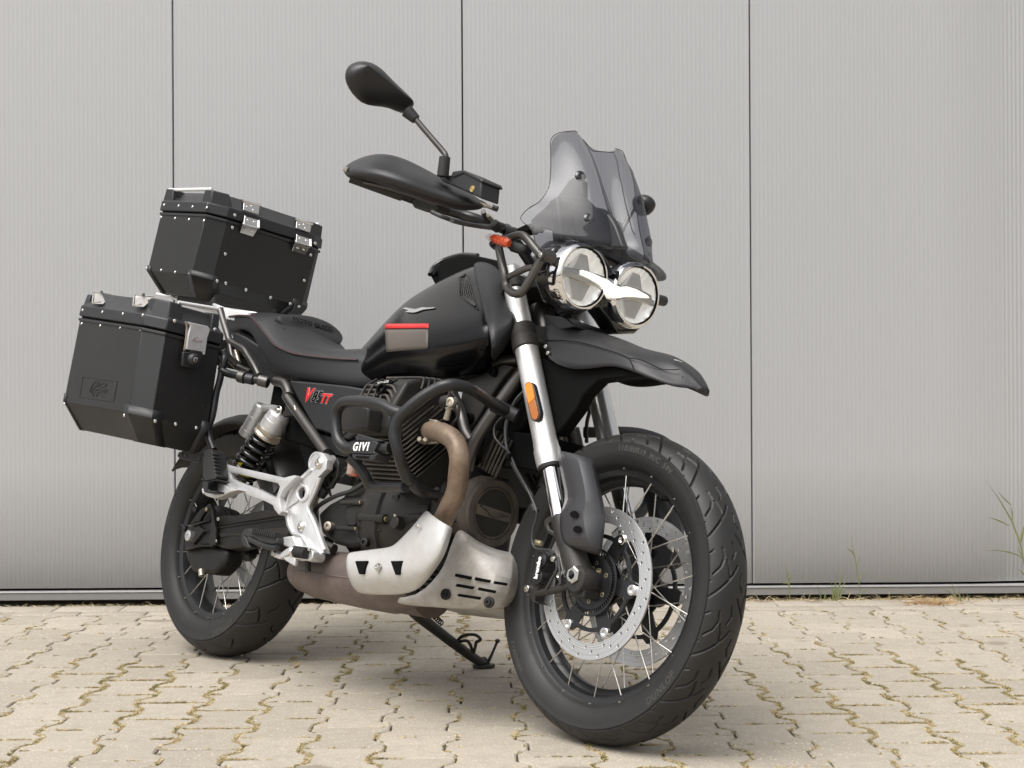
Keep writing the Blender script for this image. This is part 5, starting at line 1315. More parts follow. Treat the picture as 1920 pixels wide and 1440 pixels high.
# surface points of the badges and vents on the tank
HITS = {'stripe':[[(0.6053,-0.0543,0.9162),(0.6576,-0.0801,0.9085),(0.7006,-0.0997,0.9026),(0.735,-0.1133,0.8984),(0.7642,-0.1233,0.8952),(0.7895,-0.1307,0.8927),(0.8132,-0.137,0.8905),(0.8347,-0.1418,0.8888),(0.8548,-0.1458,0.8873),(0.8744,-0.1494,0.8859),(0.8934,-0.1528,0.8846),(0.9118,-0.1557,0.8834),(0.9296,-0.1583,0.8822)],[(0.6298,-0.0704,0.9056),(0.6778,-0.0933,0.8989),(0.7167,-0.1099,0.8938),(0.7482,-0.1216,0.8902),(0.7753,-0.1302,0.8874),(0.7995,-0.1368,0.8852),(0.8218,-0.1421,0.8833),(0.843,-0.1468,0.8817),(0.8629,-0.1507,0.8802),(0.8818,-0.1538,0.8789),(0.9002,-0.1567,0.8778),(0.918,-0.1593,0.8767),(0.9356,-0.1617,0.8757)],[(0.652,-0.085,0.8956),(0.6955,-0.1047,0.8898),(0.7306,-0.1187,0.8855),(0.7601,-0.129,0.8823),(0.7851,-0.1361,0.88),(0.8084,-0.1421,0.878),(0.8301,-0.147,0.8762),(0.8503,-0.1511,0.8747),(0.8695,-0.1544,0.8735),(0.8882,-0.1575,0.8723),(0.9065,-0.1603,0.8712),(0.9242,-0.1628,0.8701),(0.9417,-0.1652,0.8691)]],'patch':[[(0.6604,-0.0909,0.8907),(0.7019,-0.1093,0.8853),(0.7354,-0.1223,0.8814),(0.7635,-0.1316,0.8784),(0.7882,-0.1386,0.8762),(0.8111,-0.1443,0.8742),(0.8321,-0.1488,0.8726),(0.8522,-0.1528,0.8712),(0.8713,-0.1561,0.87),(0.89,-0.1592,0.8688),(0.9081,-0.1619,0.8677),(0.9254,-0.1643,0.8666),(0.9424,-0.1664,0.8657)],[(0.6923,-0.1106,0.8756),(0.7259,-0.1237,0.8719),(0.7543,-0.1332,0.8691),(0.7792,-0.1404,0.8669),(0.8017,-0.1459,0.8651),(0.823,-0.1508,0.8636),(0.8428,-0.1546,0.8623),(0.8618,-0.1579,0.8612),(0.8799,-0.1607,0.8602),(0.8977,-0.1632,0.8594),(0.915,-0.1656,0.8585),(0.9319,-0.1676,0.8577),(0.9486,-0.1696,0.857)],[(0.7157,-0.1244,0.8623),(0.7439,-0.1339,0.8597),(0.769,-0.1413,0.8576),(0.7914,-0.1468,0.856),(0.8124,-0.1514,0.8547),(0.8322,-0.1553,0.8536),(0.8514,-0.1588,0.8526),(0.8698,-0.1618,0.8515),(0.8872,-0.1642,0.8508),(0.9043,-0.1664,0.8501),(0.921,-0.1684,0.8495),(0.9373,-0.1702,0.849),(0.9534,-0.1719,0.8484)],[(0.7333,-0.1342,0.8502),(0.7575,-0.1409,0.8484),(0.7802,-0.1467,0.847),(0.8008,-0.1512,0.8457),(0.8205,-0.155,0.8447),(0.8393,-0.1583,0.8439),(0.8575,-0.1613,0.8432),(0.8753,-0.1639,0.8425),(0.8923,-0.1662,0.842),(0.9091,-0.1683,0.8415),(0.9255,-0.1702,0.841),(0.9415,-0.1719,0.8406),(0.9573,-0.1735,0.8402)],[(0.7453,-0.14,0.8391),(0.7671,-0.1452,0.8379),(0.7879,-0.1497,0.8369),(0.8075,-0.1536,0.8359),(0.8262,-0.1569,0.8353),(0.8443,-0.1598,0.8347),(0.8619,-0.1624,0.8342),(0.8791,-0.1648,0.8337),(0.8957,-0.1669,0.8333),(0.9121,-0.1688,0.833),(0.9281,-0.1706,0.8327),(0.9438,-0.1722,0.8324),(0.9593,-0.1737,0.8322)],[(0.753,-0.1426,0.8289),(0.7731,-0.1468,0.8281),(0.7926,-0.1506,0.8274),(0.8116,-0.1541,0.8268),(0.8297,-0.1571,0.8262),(0.8473,-0.1598,0.8258),(0.8646,-0.1623,0.8254),(0.8815,-0.1646,0.8251),(0.8979,-0.1667,0.8249),(0.9141,-0.1686,0.8247),(0.9299,-0.1703,0.8245),(0.9454,-0.1719,0.8244),(0.9608,-0.1734,0.8243)],[(0.757,-0.1427,0.8193),(0.7759,-0.1461,0.8189),(0.7945,-0.1494,0.8185),(0.8128,-0.1525,0.8181),(0.8307,-0.1555,0.8178),(0.8481,-0.1582,0.8175),(0.8652,-0.1607,0.8173),(0.8819,-0.163,0.8171),(0.8982,-0.165,0.817),(0.9142,-0.167,0.817),(0.9298,-0.1687,0.8169),(0.9452,-0.1703,0.8169),(0.9603,-0.1717,0.8169)]],'eagle':[(0.6899,-0.068,0.9502),(0.7191,-0.0782,0.9488),(0.7653,-0.0968,0.9398),(0.7982,-0.108,0.9342),(0.8151,-0.1115,0.9342),(0.8345,-0.114,0.936),(0.8732,-0.124,0.931),(0.9054,-0.1299,0.9293),(0.9108,-0.1324,0.9264),(0.884,-0.1284,0.9264),(0.8553,-0.1233,0.9272),(0.8391,-0.1218,0.9251),(0.8262,-0.121,0.9227),(0.8101,-0.1181,0.9224),(0.7882,-0.1115,0.9254),(0.7571,-0.1014,0.9294),(0.7433,-0.0949,0.9337),(0.7627,-0.1001,0.9338),(0.7295,-0.086,0.9417)],'eagle_b':[(0.6893,-0.0695,0.9512),(0.7187,-0.0797,0.9497),(0.765,-0.0982,0.9408),(0.7979,-0.1095,0.9352),(0.8148,-0.113,0.9352),(0.8342,-0.1155,0.9369),(0.8729,-0.1255,0.9319),(0.9052,-0.1315,0.9302),(0.9106,-0.1339,0.9273),(0.8837,-0.1299,0.9273),(0.855,-0.1249,0.9281),(0.8388,-0.1234,0.926),(0.8259,-0.1225,0.9236),(0.8098,-0.1197,0.9233),(0.7879,-0.113,0.9263),(0.7567,-0.1029,0.9303),(0.7429,-0.0964,0.9346),(0.7623,-0.1015,0.9348),(0.729,-0.0874,0.9426)],'vent':[(0.9186,-0.0824,1.0124),(0.9354,-0.0775,1.0242),(0.9637,-0.0901,1.0127),(1.107,-0.1582,0.9094),(1.0916,-0.1562,0.9134),(0.9874,-0.1263,0.955)],'ventgrid':[[(0.9254,-0.0855,1.0106),(0.9338,-0.0877,1.0096),(0.9422,-0.09,1.0086),(0.9505,-0.0921,1.0077),(0.9585,-0.0941,1.0067),(0.9666,-0.0961,1.0058),(0.9741,-0.0977,1.005)],[(0.9342,-0.0913,1.0039),(0.9431,-0.0937,1.0028),(0.952,-0.096,1.0017),(0.9608,-0.0983,1.0007),(0.9687,-0.1,0.9998),(0.9765,-0.1016,0.999),(0.9837,-0.1026,0.9984)],[(0.943,-0.0972,0.9971),(0.9521,-0.0994,0.996),(0.9607,-0.1013,0.9951),(0.9693,-0.1032,0.9942),(0.9774,-0.1048,0.9934),(0.9857,-0.1064,0.9925),(0.9934,-0.1076,0.9919)],[(0.9506,-0.1021,0.9906),(0.9598,-0.1041,0.9897),(0.9687,-0.106,0.9887),(0.9777,-0.108,0.9878),(0.9864,-0.1097,0.9869),(0.9948,-0.1113,0.9861),(1.003,-0.1126,0.9854)],[(0.9578,-0.1067,0.9843),(0.9674,-0.1089,0.9833),(0.9768,-0.1108,0.9824),(0.9861,-0.1128,0.9814),(0.9951,-0.1145,0.9805),(1.0035,-0.1158,0.9798),(1.0115,-0.1167,0.9792)],[(0.9653,-0.1115,0.978),(0.9752,-0.1136,0.977),(0.9846,-0.1154,0.976),(0.9938,-0.1171,0.9752),(1.0029,-0.1185,0.9744),(1.0115,-0.1198,0.9736),(1.0201,-0.1208,0.9731)],[(0.9722,-0.1159,0.9718),(0.982,-0.1177,0.9708),(0.9918,-0.1195,0.97),(1.0012,-0.1211,0.9691),(1.0108,-0.1227,0.9683),(1.0197,-0.1239,0.9676),(1.0286,-0.125,0.9669)],[(0.9788,-0.12,0.9657),(0.9888,-0.1217,0.9648),(0.999,-0.1236,0.9638),(1.0088,-0.1252,0.963),(1.0185,-0.1268,0.9621),(1.0278,-0.128,0.9614),(1.0367,-0.1288,0.9609)],[(0.9853,-0.1242,0.9596),(0.9958,-0.126,0.9587),(1.0062,-0.1277,0.9578),(1.0162,-0.1293,0.9569),(1.026,-0.1306,0.9561),(1.0353,-0.1316,0.9555),(1.0446,-0.1325,0.9549)],[(0.9952,-0.1289,0.9533),(1.0051,-0.1304,0.9524),(1.015,-0.1319,0.9516),(1.0246,-0.1331,0.9509),(1.0342,-0.1344,0.9501),(1.0434,-0.1353,0.9496),(1.0523,-0.1363,0.9489)],[(1.0143,-0.1345,0.9464),(1.0223,-0.1356,0.9457),(1.0303,-0.1367,0.9451),(1.0379,-0.1376,0.9445),(1.0456,-0.1387,0.9439),(1.053,-0.1393,0.9435),(1.0602,-0.1399,0.943)],[(1.0331,-0.14,0.9395),(1.0392,-0.1408,0.9391),(1.0452,-0.1415,0.9386),(1.051,-0.1421,0.9382),(1.0567,-0.1425,0.9379),(1.0621,-0.1429,0.9375),(1.0676,-0.1433,0.9372)],[(1.051,-0.1448,0.9329),(1.0552,-0.1452,0.9326),(1.0593,-0.1456,0.9323),(1.0635,-0.146,0.9321),(1.0673,-0.1462,0.9319),(1.0711,-0.1464,0.9317),(1.075,-0.1466,0.9314)],[(1.0683,-0.1493,0.9264),(1.0709,-0.1495,0.9262),(1.0733,-0.1496,0.9262),(1.0756,-0.1497,0.9261),(1.0779,-0.1498,0.926),(1.0802,-0.1499,0.9259),(1.0825,-0.15,0.9257)],[(1.0849,-0.1532,0.9202),(1.0857,-0.1532,0.9202),(1.0865,-0.1532,0.9201),(1.0873,-0.1532,0.9201),(1.0882,-0.1532,0.9201),(1.089,-0.1533,0.92),(1.0898,-0.1533,0.92)]]}

# ------------------------------------------------------------------ tank and covers
tank_rows = [
 [(0.4211,0.0,0.8611),(0.4902,-0.045,0.8374),(0.5336,-0.075,0.8118),(0.5543,-0.095,0.7854),(0.5503,-0.098,0.763),(0.5294,-0.085,0.7534)],
 [(0.4698,0.0,0.9051),(0.5593,-0.055,0.8762),(0.6137,-0.095,0.844),(0.6462,-0.118,0.8088),(0.6549,-0.115,0.7827),(0.6543,-0.095,0.7577)],
 [(0.5255,0.0,0.9539),(0.6375,-0.065,0.9207),(0.7085,-0.115,0.8852),(0.7482,-0.145,0.843),(0.7559,-0.142,0.807),(0.7516,-0.11,0.7775)],
 [(0.577,0.0,0.9975),(0.7049,-0.072,0.9543),(0.7935,-0.128,0.9057),(0.854,-0.165,0.8512),(0.8624,-0.162,0.8059),(0.8429,-0.12,0.7684)],
 [(0.6317,0.0,1.026),(0.7754,-0.078,0.9748),(0.8847,-0.138,0.9129),(0.956,-0.178,0.8506),(0.9666,-0.172,0.7968),(0.9413,-0.125,0.7584)],
 [(0.7032,0.0,1.0519),(0.8575,-0.082,0.9978),(0.9795,-0.143,0.9258),(1.071,-0.187,0.8551),(1.0793,-0.18,0.7981),(1.0319,-0.125,0.7568)],
 [(0.7834,0.0,1.069),(0.9202,-0.085,1.0197),(1.0507,-0.143,0.9354),(1.1515,-0.187,0.8624),(1.1622,-0.18,0.8062),(1.1082,-0.125,0.7699)],
 [(0.8477,0.0,1.0759),(0.9579,-0.085,1.0366),(1.0827,-0.14,0.9446),(1.1827,-0.178,0.8707),(1.1899,-0.168,0.8227),(1.1384,-0.12,0.795)],
 [(0.888,-0.0,1.0766),(0.9867,-0.075,1.0365),(1.0881,-0.115,0.9555),(1.1634,-0.14,0.8876),(1.1696,-0.132,0.8386),(1.13,-0.1,0.8127)],
]
tank = grid('fuel_tank', tank_rows, M['paint'], bike, mirror=True, sub=2, sharp=60)
plate('tank_core', [(.66, -.08, .84), (.78, -.08, .94), (1.0, -.08, .98), (1.13, -.08, .92), (1.12, -.08, .78), (.66, -.08, .76)], .16, M['void'], bike, bevel=.01)
sh_rows = [
 [(0.9438,-0.07,1.0527),(0.9636,-0.06,1.0583),(1.0085,-0.06,1.0493),(1.0635,-0.065,1.0195)],
 [(1.0283,-0.12,0.9972),(1.0623,-0.118,0.9984),(1.1011,-0.11,0.9859),(1.1355,-0.1,0.9645)],
 [(1.1118,-0.156,0.9247),(1.1434,-0.156,0.9258),(1.1692,-0.145,0.9177),(1.1854,-0.125,0.9089)],
 [(1.1904,-0.186,0.8567),(1.2021,-0.182,0.8549),(1.2048,-0.165,0.8659),(1.2119,-0.14,0.8966)],
 [(1.2107,-0.182,0.8048),(1.2163,-0.178,0.8127),(1.2129,-0.16,0.8383),(1.2191,-0.14,0.881)],
 [(1.1655,-0.14,0.7887),(1.1784,-0.14,0.7957),(1.1931,-0.135,0.8158),(1.2056,-0.12,0.8573)]]
shr = grid('tank_shroud', sh_rows, M['plastic'], bike, sub=2, solid=.006, sharp=50)
mirror_copy(shr)
# ring of the filler flap behind the tank top
tube('filler_surround', [(0.6481,0.03,1.0658),(0.6296,0.05,1.0904),(0.638,0.07,1.1135),(0.6746,0.08,1.1262),(0.7169,0.08,1.1279),(0.7816,0.07,1.1188)], .006, M['gloss'], bike, n=10)
tube('filler_surround', [(0.6759,0.02,1.0578),(0.6667,0.04,1.0801),(0.6792,0.06,1.1028),(0.7152,0.07,1.1154),(0.7786,0.06,1.112)], .005, M['void'], bike, n=10)

plate('filler_flap', [(0.642,0.035,1.0652),(0.6525,0.035,1.0851),(0.6864,0.035,1.1013),(0.7336,0.035,1.1104),(0.7752,0.035,1.1121),(0.8351,0.035,1.1039),(0.9114,0.035,1.0884),(0.9243,0.035,1.0349),(0.7985,0.035,1.02),(0.7133,0.035,1.0241),(0.6653,0.035,1.0429)], .03, M['void'], bike, bevel=.004)
# print, badge and vent on the tank
def patch(name, g, m, **k):
    n = len(g[0]); v = [p for r_ in g for p in r_]
    f = [(i * n + j, i * n + j + 1, (i + 1) * n + j + 1, (i + 1) * n + j) for i in range(len(g) - 1) for j in range(n - 1)]
    return obj(name, v, f, m, tank, sharp=60, solid=.0006, **k)
patch('red_stripe', HITS['stripe'], M['red'])
patch('grey_patch', HITS['patch'], M['grey_print'])
def lid_shape(name, a, m, d=.0012):
    v = [Vector(p) for p in a]; n = len(v); off_ = Vector((0, -d, 0))
    v2 = [p + off_ for p in v]
    return obj(name, v + v2, [tuple(range(n, 2 * n))] + [(i, (i + 1) % n, n + (i + 1) % n, n + i) for i in range(n)], m, tank, sharp=30)
lid_shape('winged_badge', HITS['eagle'], M['silver'], .0020)
vf = HITS['vent']
lid_shape('vent_recess', vf, M['void'], .0006)
tube('vent_frame', [Vector(p) + Vector((0, -.0008, 0)) for p in vf], .0016, M['plastic'], tank, n=8, smooth=0, closed=True)
vg = HITS['ventgrid']
mbv = MB()
for j, r_ in enumerate(vg):
    for i in range(len(r_) - 1):
        a, b = Vector(r_[i]), Vector(r_[i + 1])
        if (i + j) % 2 == 0: mbv.tube([a + Vector((0, -.001, 0)), b + Vector((0, -.001, 0))], .0008, 4)
    if j + 1 < len(vg):
        for i in range(len(r_)):
            mbv.tube([Vector(r_[i]) + Vector((0, -.001, 0)), Vector(vg[j + 1][i]) + Vector((0, -.001, 0))], .0008, 4)
mbv.obj('vent_mesh', M['frame'], tank, sharp=None)

# seat ------------------------------------------------------------------------
def seat_row(x, zc, zp, yp, zb, yb):
    return [(x, 0, zc), (x, -yp * .55, zc - (zc - zp) * .25), (x, -yp * .85, zc - (zc - zp) * .62), (x, -yp, zp), (x, -yp - .001, zp - .010), (x, -yb, (zp + zb) / 2 - .004), (x, -yb, zb), (x, -yb + .04, zb - .012)]
seat_rows = [seat_row(*a) for a in (
 (-.145, .958, .942, .085, .920, .082), (-.13, .970, .946, .100, .914, .096), (-.05, .974, .946, .116, .907, .110), (.02, .974, .944, .124, .904, .122), (.08, .972, .935, .132, .892, .131),
 (.125, .966, .918, .138, .862, .137), (.165, .948, .896, .140, .825, .140), (.205, .915, .874, .142, .792, .142), (.25, .888, .850, .143, .774, .143),
 (.33, .866, .828, .143, .762, .143), (.42, .859, .817, .142, .753, .142), (.52, .862, .811, .132, .743, .134), (.60, .870, .811, .112, .738, .115), (.65, .882, .822, .092, .742, .095), (.67, .884, .826, .085, .745, .088))]
seat = grid('seat', seat_rows, M['seat'], bike, mirror=True, sub=2, sharp=60)
st = [(a[0], -a[3] - .0035, a[2] - .003) for a in ((-.13, 0, .946, .100), (-.05, 0, .946, .116), (.02, 0, .944, .124), (.08, 0, .935, .132), (.125, 0, .918, .138), (.165, 0, .896, .140), (.205, 0, .874, .142), (.25, 0, .850, .143), (.33, 0, .828, .143), (.42, 0, .817, .142), (.52, 0, .811, .132), (.60, 0, .811, .112))]
tube('seat_piping', st, .0026, M['seat'], seat, n=8)
tube('red_stitching', [(p[0], p[1] - .0012, p[2] + .0020) for p in st], .0009, M['redline'], seat, n=6)
# padded panel on the step between the two seats
pad_o = [(0.158,-0.1107,0.9346),(0.15,-0.0793,0.9471),(0.146,-0.0307,0.9601),(0.146,0.0244,0.9662),(0.15,0.0801,0.9607),(0.16,0.1109,0.9423),(0.168,0.1203,0.9262),(0.19,0.1027,0.9078),(0.206,0.0635,0.8872),(0.21,0.0273,0.8778),(0.206,-0.0188,0.8768),(0.19,-0.0564,0.8926),(0.172,-0.0864,0.9124)]
pc = sum((Vector(p) for p in pad_o), Vector()) / len(pad_o)
nrm = Vector((.84, 0, .54)).normalized()
rows = [[pc + (Vector(p) - pc) * k + nrm * h for p in pad_o] for k, h in ((1.0, -.035), (1.01, .001), (.985, .008), (.93, .012), (.6, .016), (.02, .018))]
pad = grid('seat_pad', rows, M['seat'], seat, closed=True, sub=2, sharp=60)
tl_, tr_ = [(0.18,-0.0501,0.9178),(0.18,0.0782,0.921)]
text_on('seat_lettering', 'MOTO GUZZI', (Vector(tl_) + Vector(tr_)) / 2 * 0 + pc + nrm * .0192 + Vector((-.006, -.006, .009)), (0, 1, 0), (-.54, 0, .84), .0225, M['void'], seat, depth=.0006, bold=-.0002, spacing=.95)
# tail panel and grab area
tail = [[(-0.0567,-0.105,0.8937),(-0.046,-0.1,0.9023),(0.0702,-0.105,0.8864)],]
plate('tail_cover', [(-0.0272,-0.125,0.8921),(-0.0032,-0.125,0.8953),(0.055,-0.125,0.8803),(0.129,-0.125,0.8558),(0.158,-0.125,0.8402),(0.2063,-0.125,0.8059),(0.2757,-0.125,0.7648),(0.2589,-0.125,0.7558),(0.2498,-0.125,0.743),(0.2411,-0.125,0.7394),(0.1825,-0.125,0.7655),(0.1582,-0.125,0.788),(0.1085,-0.125,0.8242),(0.0659,-0.125,0.8477),(-0.0005,-0.125,0.8664)], .03, M['plastic'], bike, bevel=.005)
plate('tail_cover', [(-0.0201,-0.118,0.9012),(0.0101,-0.118,0.8965),(0.0868,-0.118,0.8773),(0.1466,-0.118,0.8626),(0.1812,-0.118,0.8395),(0.2347,-0.118,0.7979),(0.2699,-0.118,0.77),(0.2612,-0.118,0.7664),(0.1949,-0.118,0.8076),(0.1465,-0.118,0.842),(0.1174,-0.118,0.8577),(0.0432,-0.118,0.8822),(-0.0152,-0.118,0.8972)], .03, M['void'], bike, bevel=.002)
MB().box((.02, 0, .86), (.36, 0, .03), (0, .20, 0), (0, 0, .07)).obj('tail_core', M['void'], bike, bevel=.01)
MB().box((.40, 0, .70), (.42, 0, -.04), (0, .19, 0), (0, 0, .10)).obj('airbox', M['void'], bike, bevel=.01)

# side cover with model lettering
sc_o = [(0.3529,-0.15,0.7492),(0.4107,-0.15,0.7467),(0.508,-0.15,0.7413),(0.6207,-0.15,0.734),(0.7121,-0.15,0.7248),(0.7013,-0.15,0.7014),(0.681,-0.15,0.6804),(0.7005,-0.15,0.6129),(0.6603,-0.15,0.5991),(0.5454,-0.15,0.6179),(0.5167,-0.15,0.62),(0.4738,-0.15,0.6518),(0.4039,-0.15,0.7059)]
side_cover = plate('side_cover', sc_o, .05, M['plastic'], bike, bevel=.005)
mirror_copy(side_cover)
plate('side_cover_lower', [(0.4252,-0.135,0.6596),(0.5059,-0.135,0.6146),(0.6409,-0.135,0.5936),(0.6828,-0.135,0.6024),(0.6998,-0.135,0.5742),(0.6053,-0.135,0.5611),(0.5519,-0.135,0.5862)], .03, M['plastic'], bike, bevel=.004)
plate('side_cover_rib', [(0.6173,-0.154,0.6421),(0.6617,-0.154,0.6742),(0.6875,-0.154,0.677),(0.6898,-0.154,0.6692),(0.6608,-0.154,0.6166),(0.6443,-0.154,0.6058)], .006, M['plastic_worn'], bike, bevel=.002)
plate('side_cover_rib', [(0.6437,-0.158,0.6391),(0.6625,-0.158,0.6603),(0.6769,-0.158,0.6656),(0.6554,-0.158,0.6236),(0.6457,-0.158,0.626)], .006, M['void'], bike, bevel=.001)
def model_lettering():
    bl, br = [(0.4355,-0.1512,0.6975),(0.572,-0.1512,0.6889)]
    ul = [(0.4282,-0.1512,0.7211),(0.4355,-0.1512,0.6975)]
    right = (Vector(br) - Vector(bl)); up = Vector(ul[0]) - Vector(ul[1])
    c = (0.4558,-0.1515,0.7079)
    text_on('model_lettering', 'V', c, right, up, .050, M['red'], side_cover, depth=.0012, shear=.35, bold=.0012)
    text_on('model_lettering', 'V', Vector(c) + Vector((0, .0010, 0)), right, up, .050, M['silver'], side_cover, depth=.0008, shear=.35, bold=.0030)
    c = (0.4969,-0.1515,0.7042)
    text_on('model_lettering', '85', c, right, up, .040, M['silver'], side_cover, depth=.0010, shear=.35, bold=.0024, spacing=1.05)
    c = (0.4989,-0.1528,0.7039)
    text_on('model_lettering', '85', c, right, up, .040, M['void'], side_cover, depth=.0004, shear=.35, bold=.0008, spacing=1.05)
    c = (0.5398,-0.1515,0.6989)
    text_on('model_lettering', 'TT', c, right, up, .034, M['red'], side_cover, depth=.0012, shear=.35, bold=.0012, spacing=1.0)
    text_on('model_lettering', 'TT', Vector(c) + Vector((0, .0010, 0)), right, up, .034, M['silver'], side_cover, depth=.0008, shear=.35, bold=.0026, spacing=1.0)
model_lettering()

# trellis frame --------------------------------------------------------------
for s in (1, -1):
    def F_(pts): return [(x, y * s, z) for x, y, z in pts]
    tube('frame_tube', F_([(1.2015,-0.075,0.783),(1.1819,-0.085,0.7438),(1.1432,-0.105,0.6632),(1.1224,-0.115,0.6156),(1.1109,-0.118,0.5735),(1.1054,-0.118,0.5446)]), .0165, FR, bike, n=20)
    tube('frame_tube', F_([(1.0112,-0.125,0.7294),(1.0677,-0.13,0.6739),(1.0919,-0.128,0.6331),(1.1093,-0.122,0.6119)]), .013, FR, bike, n=18, smooth=3)
    tube('frame_tube', F_([(1.1078,-0.085,0.7992),(1.1376,-0.08,0.8052),(1.1723,-0.07,0.8086)]), .0135, FR, bike, n=18)
    tube('frame_tube', F_([(1.1415,-0.085,0.9138),(1.1217,-0.1,0.8839),(1.1062,-0.11,0.8427)]), .012, FR, bike, n=16)
    tube('seat_rail', F_([(0.2776,-0.14,0.7488),(0.3253,-0.142,0.741),(0.3616,-0.145,0.7116)] + [(0.3531,-0.147,0.7076),(0.4253,-0.15,0.6631),(0.5133,-0.155,0.6111),(0.6018,-0.16,0.5594)]), .0135, FR, bike, n=18, smooth=3)
    tube('grab_rail', F_([(-0.0667,-0.15,0.9573),(-0.0367,-0.15,0.9232),(-0.0021,-0.15,0.8856),(0.014,-0.148,0.8655),(0.0444,-0.148,0.8543),(0.0952,-0.148,0.8391),(0.1262,-0.148,0.8188),(0.1664,-0.148,0.7903),(0.1955,-0.146,0.7645)]), [.0100, .0095, .0100], M['frame'] if s < 0 else M['frame'], bike, n=16, smooth=5)
tube('weld_boss', [(0.4198,-0.16,0.6786),(0.4299,-0.158,0.6615)], .004, M['steel_dirty'], bike, n=10, smooth=0)
plate('frame_gusset', [(1.0227,-0.1,0.7601),(1.079,-0.1,0.7703),(1.1563,-0.1,0.7925),(1.1885,-0.1,0.788),(1.1633,-0.1,0.7634),(1.125,-0.1,0.7137),(1.0926,-0.1,0.6635),(1.073,-0.1,0.6382),(1.0472,-0.1,0.6629),(1.0217,-0.1,0.6986)], .02, M['plastic_worn'], bike, bevel=.004)
for p in [(1.1325,-0.107,0.7746),(1.0739,-0.107,0.6656)]:
    MB().lathe(p, (0, -1, 0), [(-.01, .012), (.006, .011), (.006, .008), (-.002, .0075), (-.002, 0)], 24).obj('plug', M['void'], bike)
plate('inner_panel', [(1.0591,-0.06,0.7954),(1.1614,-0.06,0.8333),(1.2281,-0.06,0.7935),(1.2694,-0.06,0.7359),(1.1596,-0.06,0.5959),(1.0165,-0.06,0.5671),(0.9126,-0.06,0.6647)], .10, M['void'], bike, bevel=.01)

# ------------------------------------------------------------------ engine
eng = bike
MB().lathe((.60, 0, .42), (1, 0, 0), [(0, .06), (.01, .10), (.06, .125), (.10, .132), (.155, .136), (.157, .146), (.185, .148), (.188, .155), (.245, .158), (.25, .150), (.40, .13)], 48).obj('bell_housing', M['engine'], eng, sharp=28)
MB().box((.90, 0, .41), (.27, 0, 0), (0, .24, 0), (0, 0, .22)).obj('crankcase', M['engine'], eng, bevel=.02, seg=3)
MB().box((.89, 0, .29), (.30, 0, 0), (0, .22, 0), (0, 0, .10)).obj('sump', M['engine'], eng, bevel=.015)
for i in range(5):
    MB().box((.92, -.112, .262 + i * .0125), (.26, 0, 0), (0, .02, 0), (0, 0, .004)).obj('sump_fin', M['fins'], eng, bevel=.001)
plate('gearbox_cover', [(0.5698,-0.135,0.4092),(0.6089,-0.135,0.436),(0.6746,-0.135,0.4616),(0.7578,-0.135,0.459),(0.7639,-0.135,0.4376),(0.7421,-0.135,0.4233),(0.7411,-0.135,0.3884),(0.7666,-0.135,0.364),(0.7691,-0.135,0.3426),(0.7267,-0.135,0.3352),(0.6567,-0.135,0.3411),(0.6,-0.135,0.3617)], .03, M['engine'], eng, bevel=.012, seg=3)
plate('gearbox_cover', [(0.7015,-0.145,0.4304),(0.7591,-0.145,0.4509),(0.7772,-0.145,0.4583),(0.7766,-0.145,0.441),(0.7604,-0.145,0.4336),(0.7514,-0.145,0.4135),(0.7527,-0.145,0.3962),(0.7485,-0.145,0.3851),(0.7185,-0.145,0.3854),(0.7061,-0.145,0.4022)], .02, M['engine'], eng, bevel=.005)
for (a, b, r) in (
   ((0.6865,-0.15,0.4409), (0.764,-0.15,0.4449), .0060),
   ((0.689,-0.152,0.3781), (0.7668,-0.152,0.3809), .0060),
   ((0.7707,-0.145,0.4103), (0.8781,-0.15,0.4115), .0120)):
    a, b = Vector(a), Vector(b)
    MB().tube([a, b], r, 16).obj('bolt_boss', M['engine'], eng, bevel=.001)
    piece('case_bolt', 'screw', screw_mb, b, b - a, eng, M['gold_bolt'], scale=max(.75, r / .011))
for p, r in (((0.6472,-0.15,0.3802), 1.0), ((0.8091,-0.15,0.3518), .9), ((0.6026,-0.12,0.3463), .9)):
    MB().lathe(p, (0.3, -1, 0), [(-.02, .012 * r), (.003, .0115 * r), (.004, .009 * r), (.004, .005), (0, .005), (0, 0)], 20).obj('case_plug', M['steel_dirty'] if r == 1.0 else M['engine'], eng)
plate('case_rib', [(0.7811,-0.148,0.3759),(0.8574,-0.148,0.3872),(0.8603,-0.148,0.3832),(0.7964,-0.148,0.3737)], .015, M['engine'], eng, bevel=.002)
plate('case_block', [(0.8692,-0.14,0.4722),(0.8969,-0.14,0.4736),(0.9061,-0.14,0.4274),(0.8779,-0.14,0.428)], .03, M['engine'], eng, bevel=.004)
plate('case_block', [(0.8899,-0.13,0.4515),(0.9977,-0.13,0.4592),(0.9998,-0.13,0.451),(0.8922,-0.13,0.4431)], .03, M['engine'], eng, bevel=.004)
plate('case_block', [(0.8923,-0.14,0.414),(0.9198,-0.14,0.4282),(0.9995,-0.14,0.4369),(1.0203,-0.14,0.4215),(0.9745,-0.14,0.4167),(0.9436,-0.14,0.4044),(0.9078,-0.14,0.3959)], .03, M['engine'], eng, bevel=.006)
MB().lathe((0.923,-0.155,0.4061), (0, -1, 0), [(-.02, .016), (.002, .015), (.004, .011), (.004, 0)], 24).obj('sensor_cap', M['plastic_worn'], eng)
piece('case_bolt', 'screw', screw_mb, (0.9245,-0.158,0.4214), (0, -.3, 1), eng, M['steel'], scale=.8)

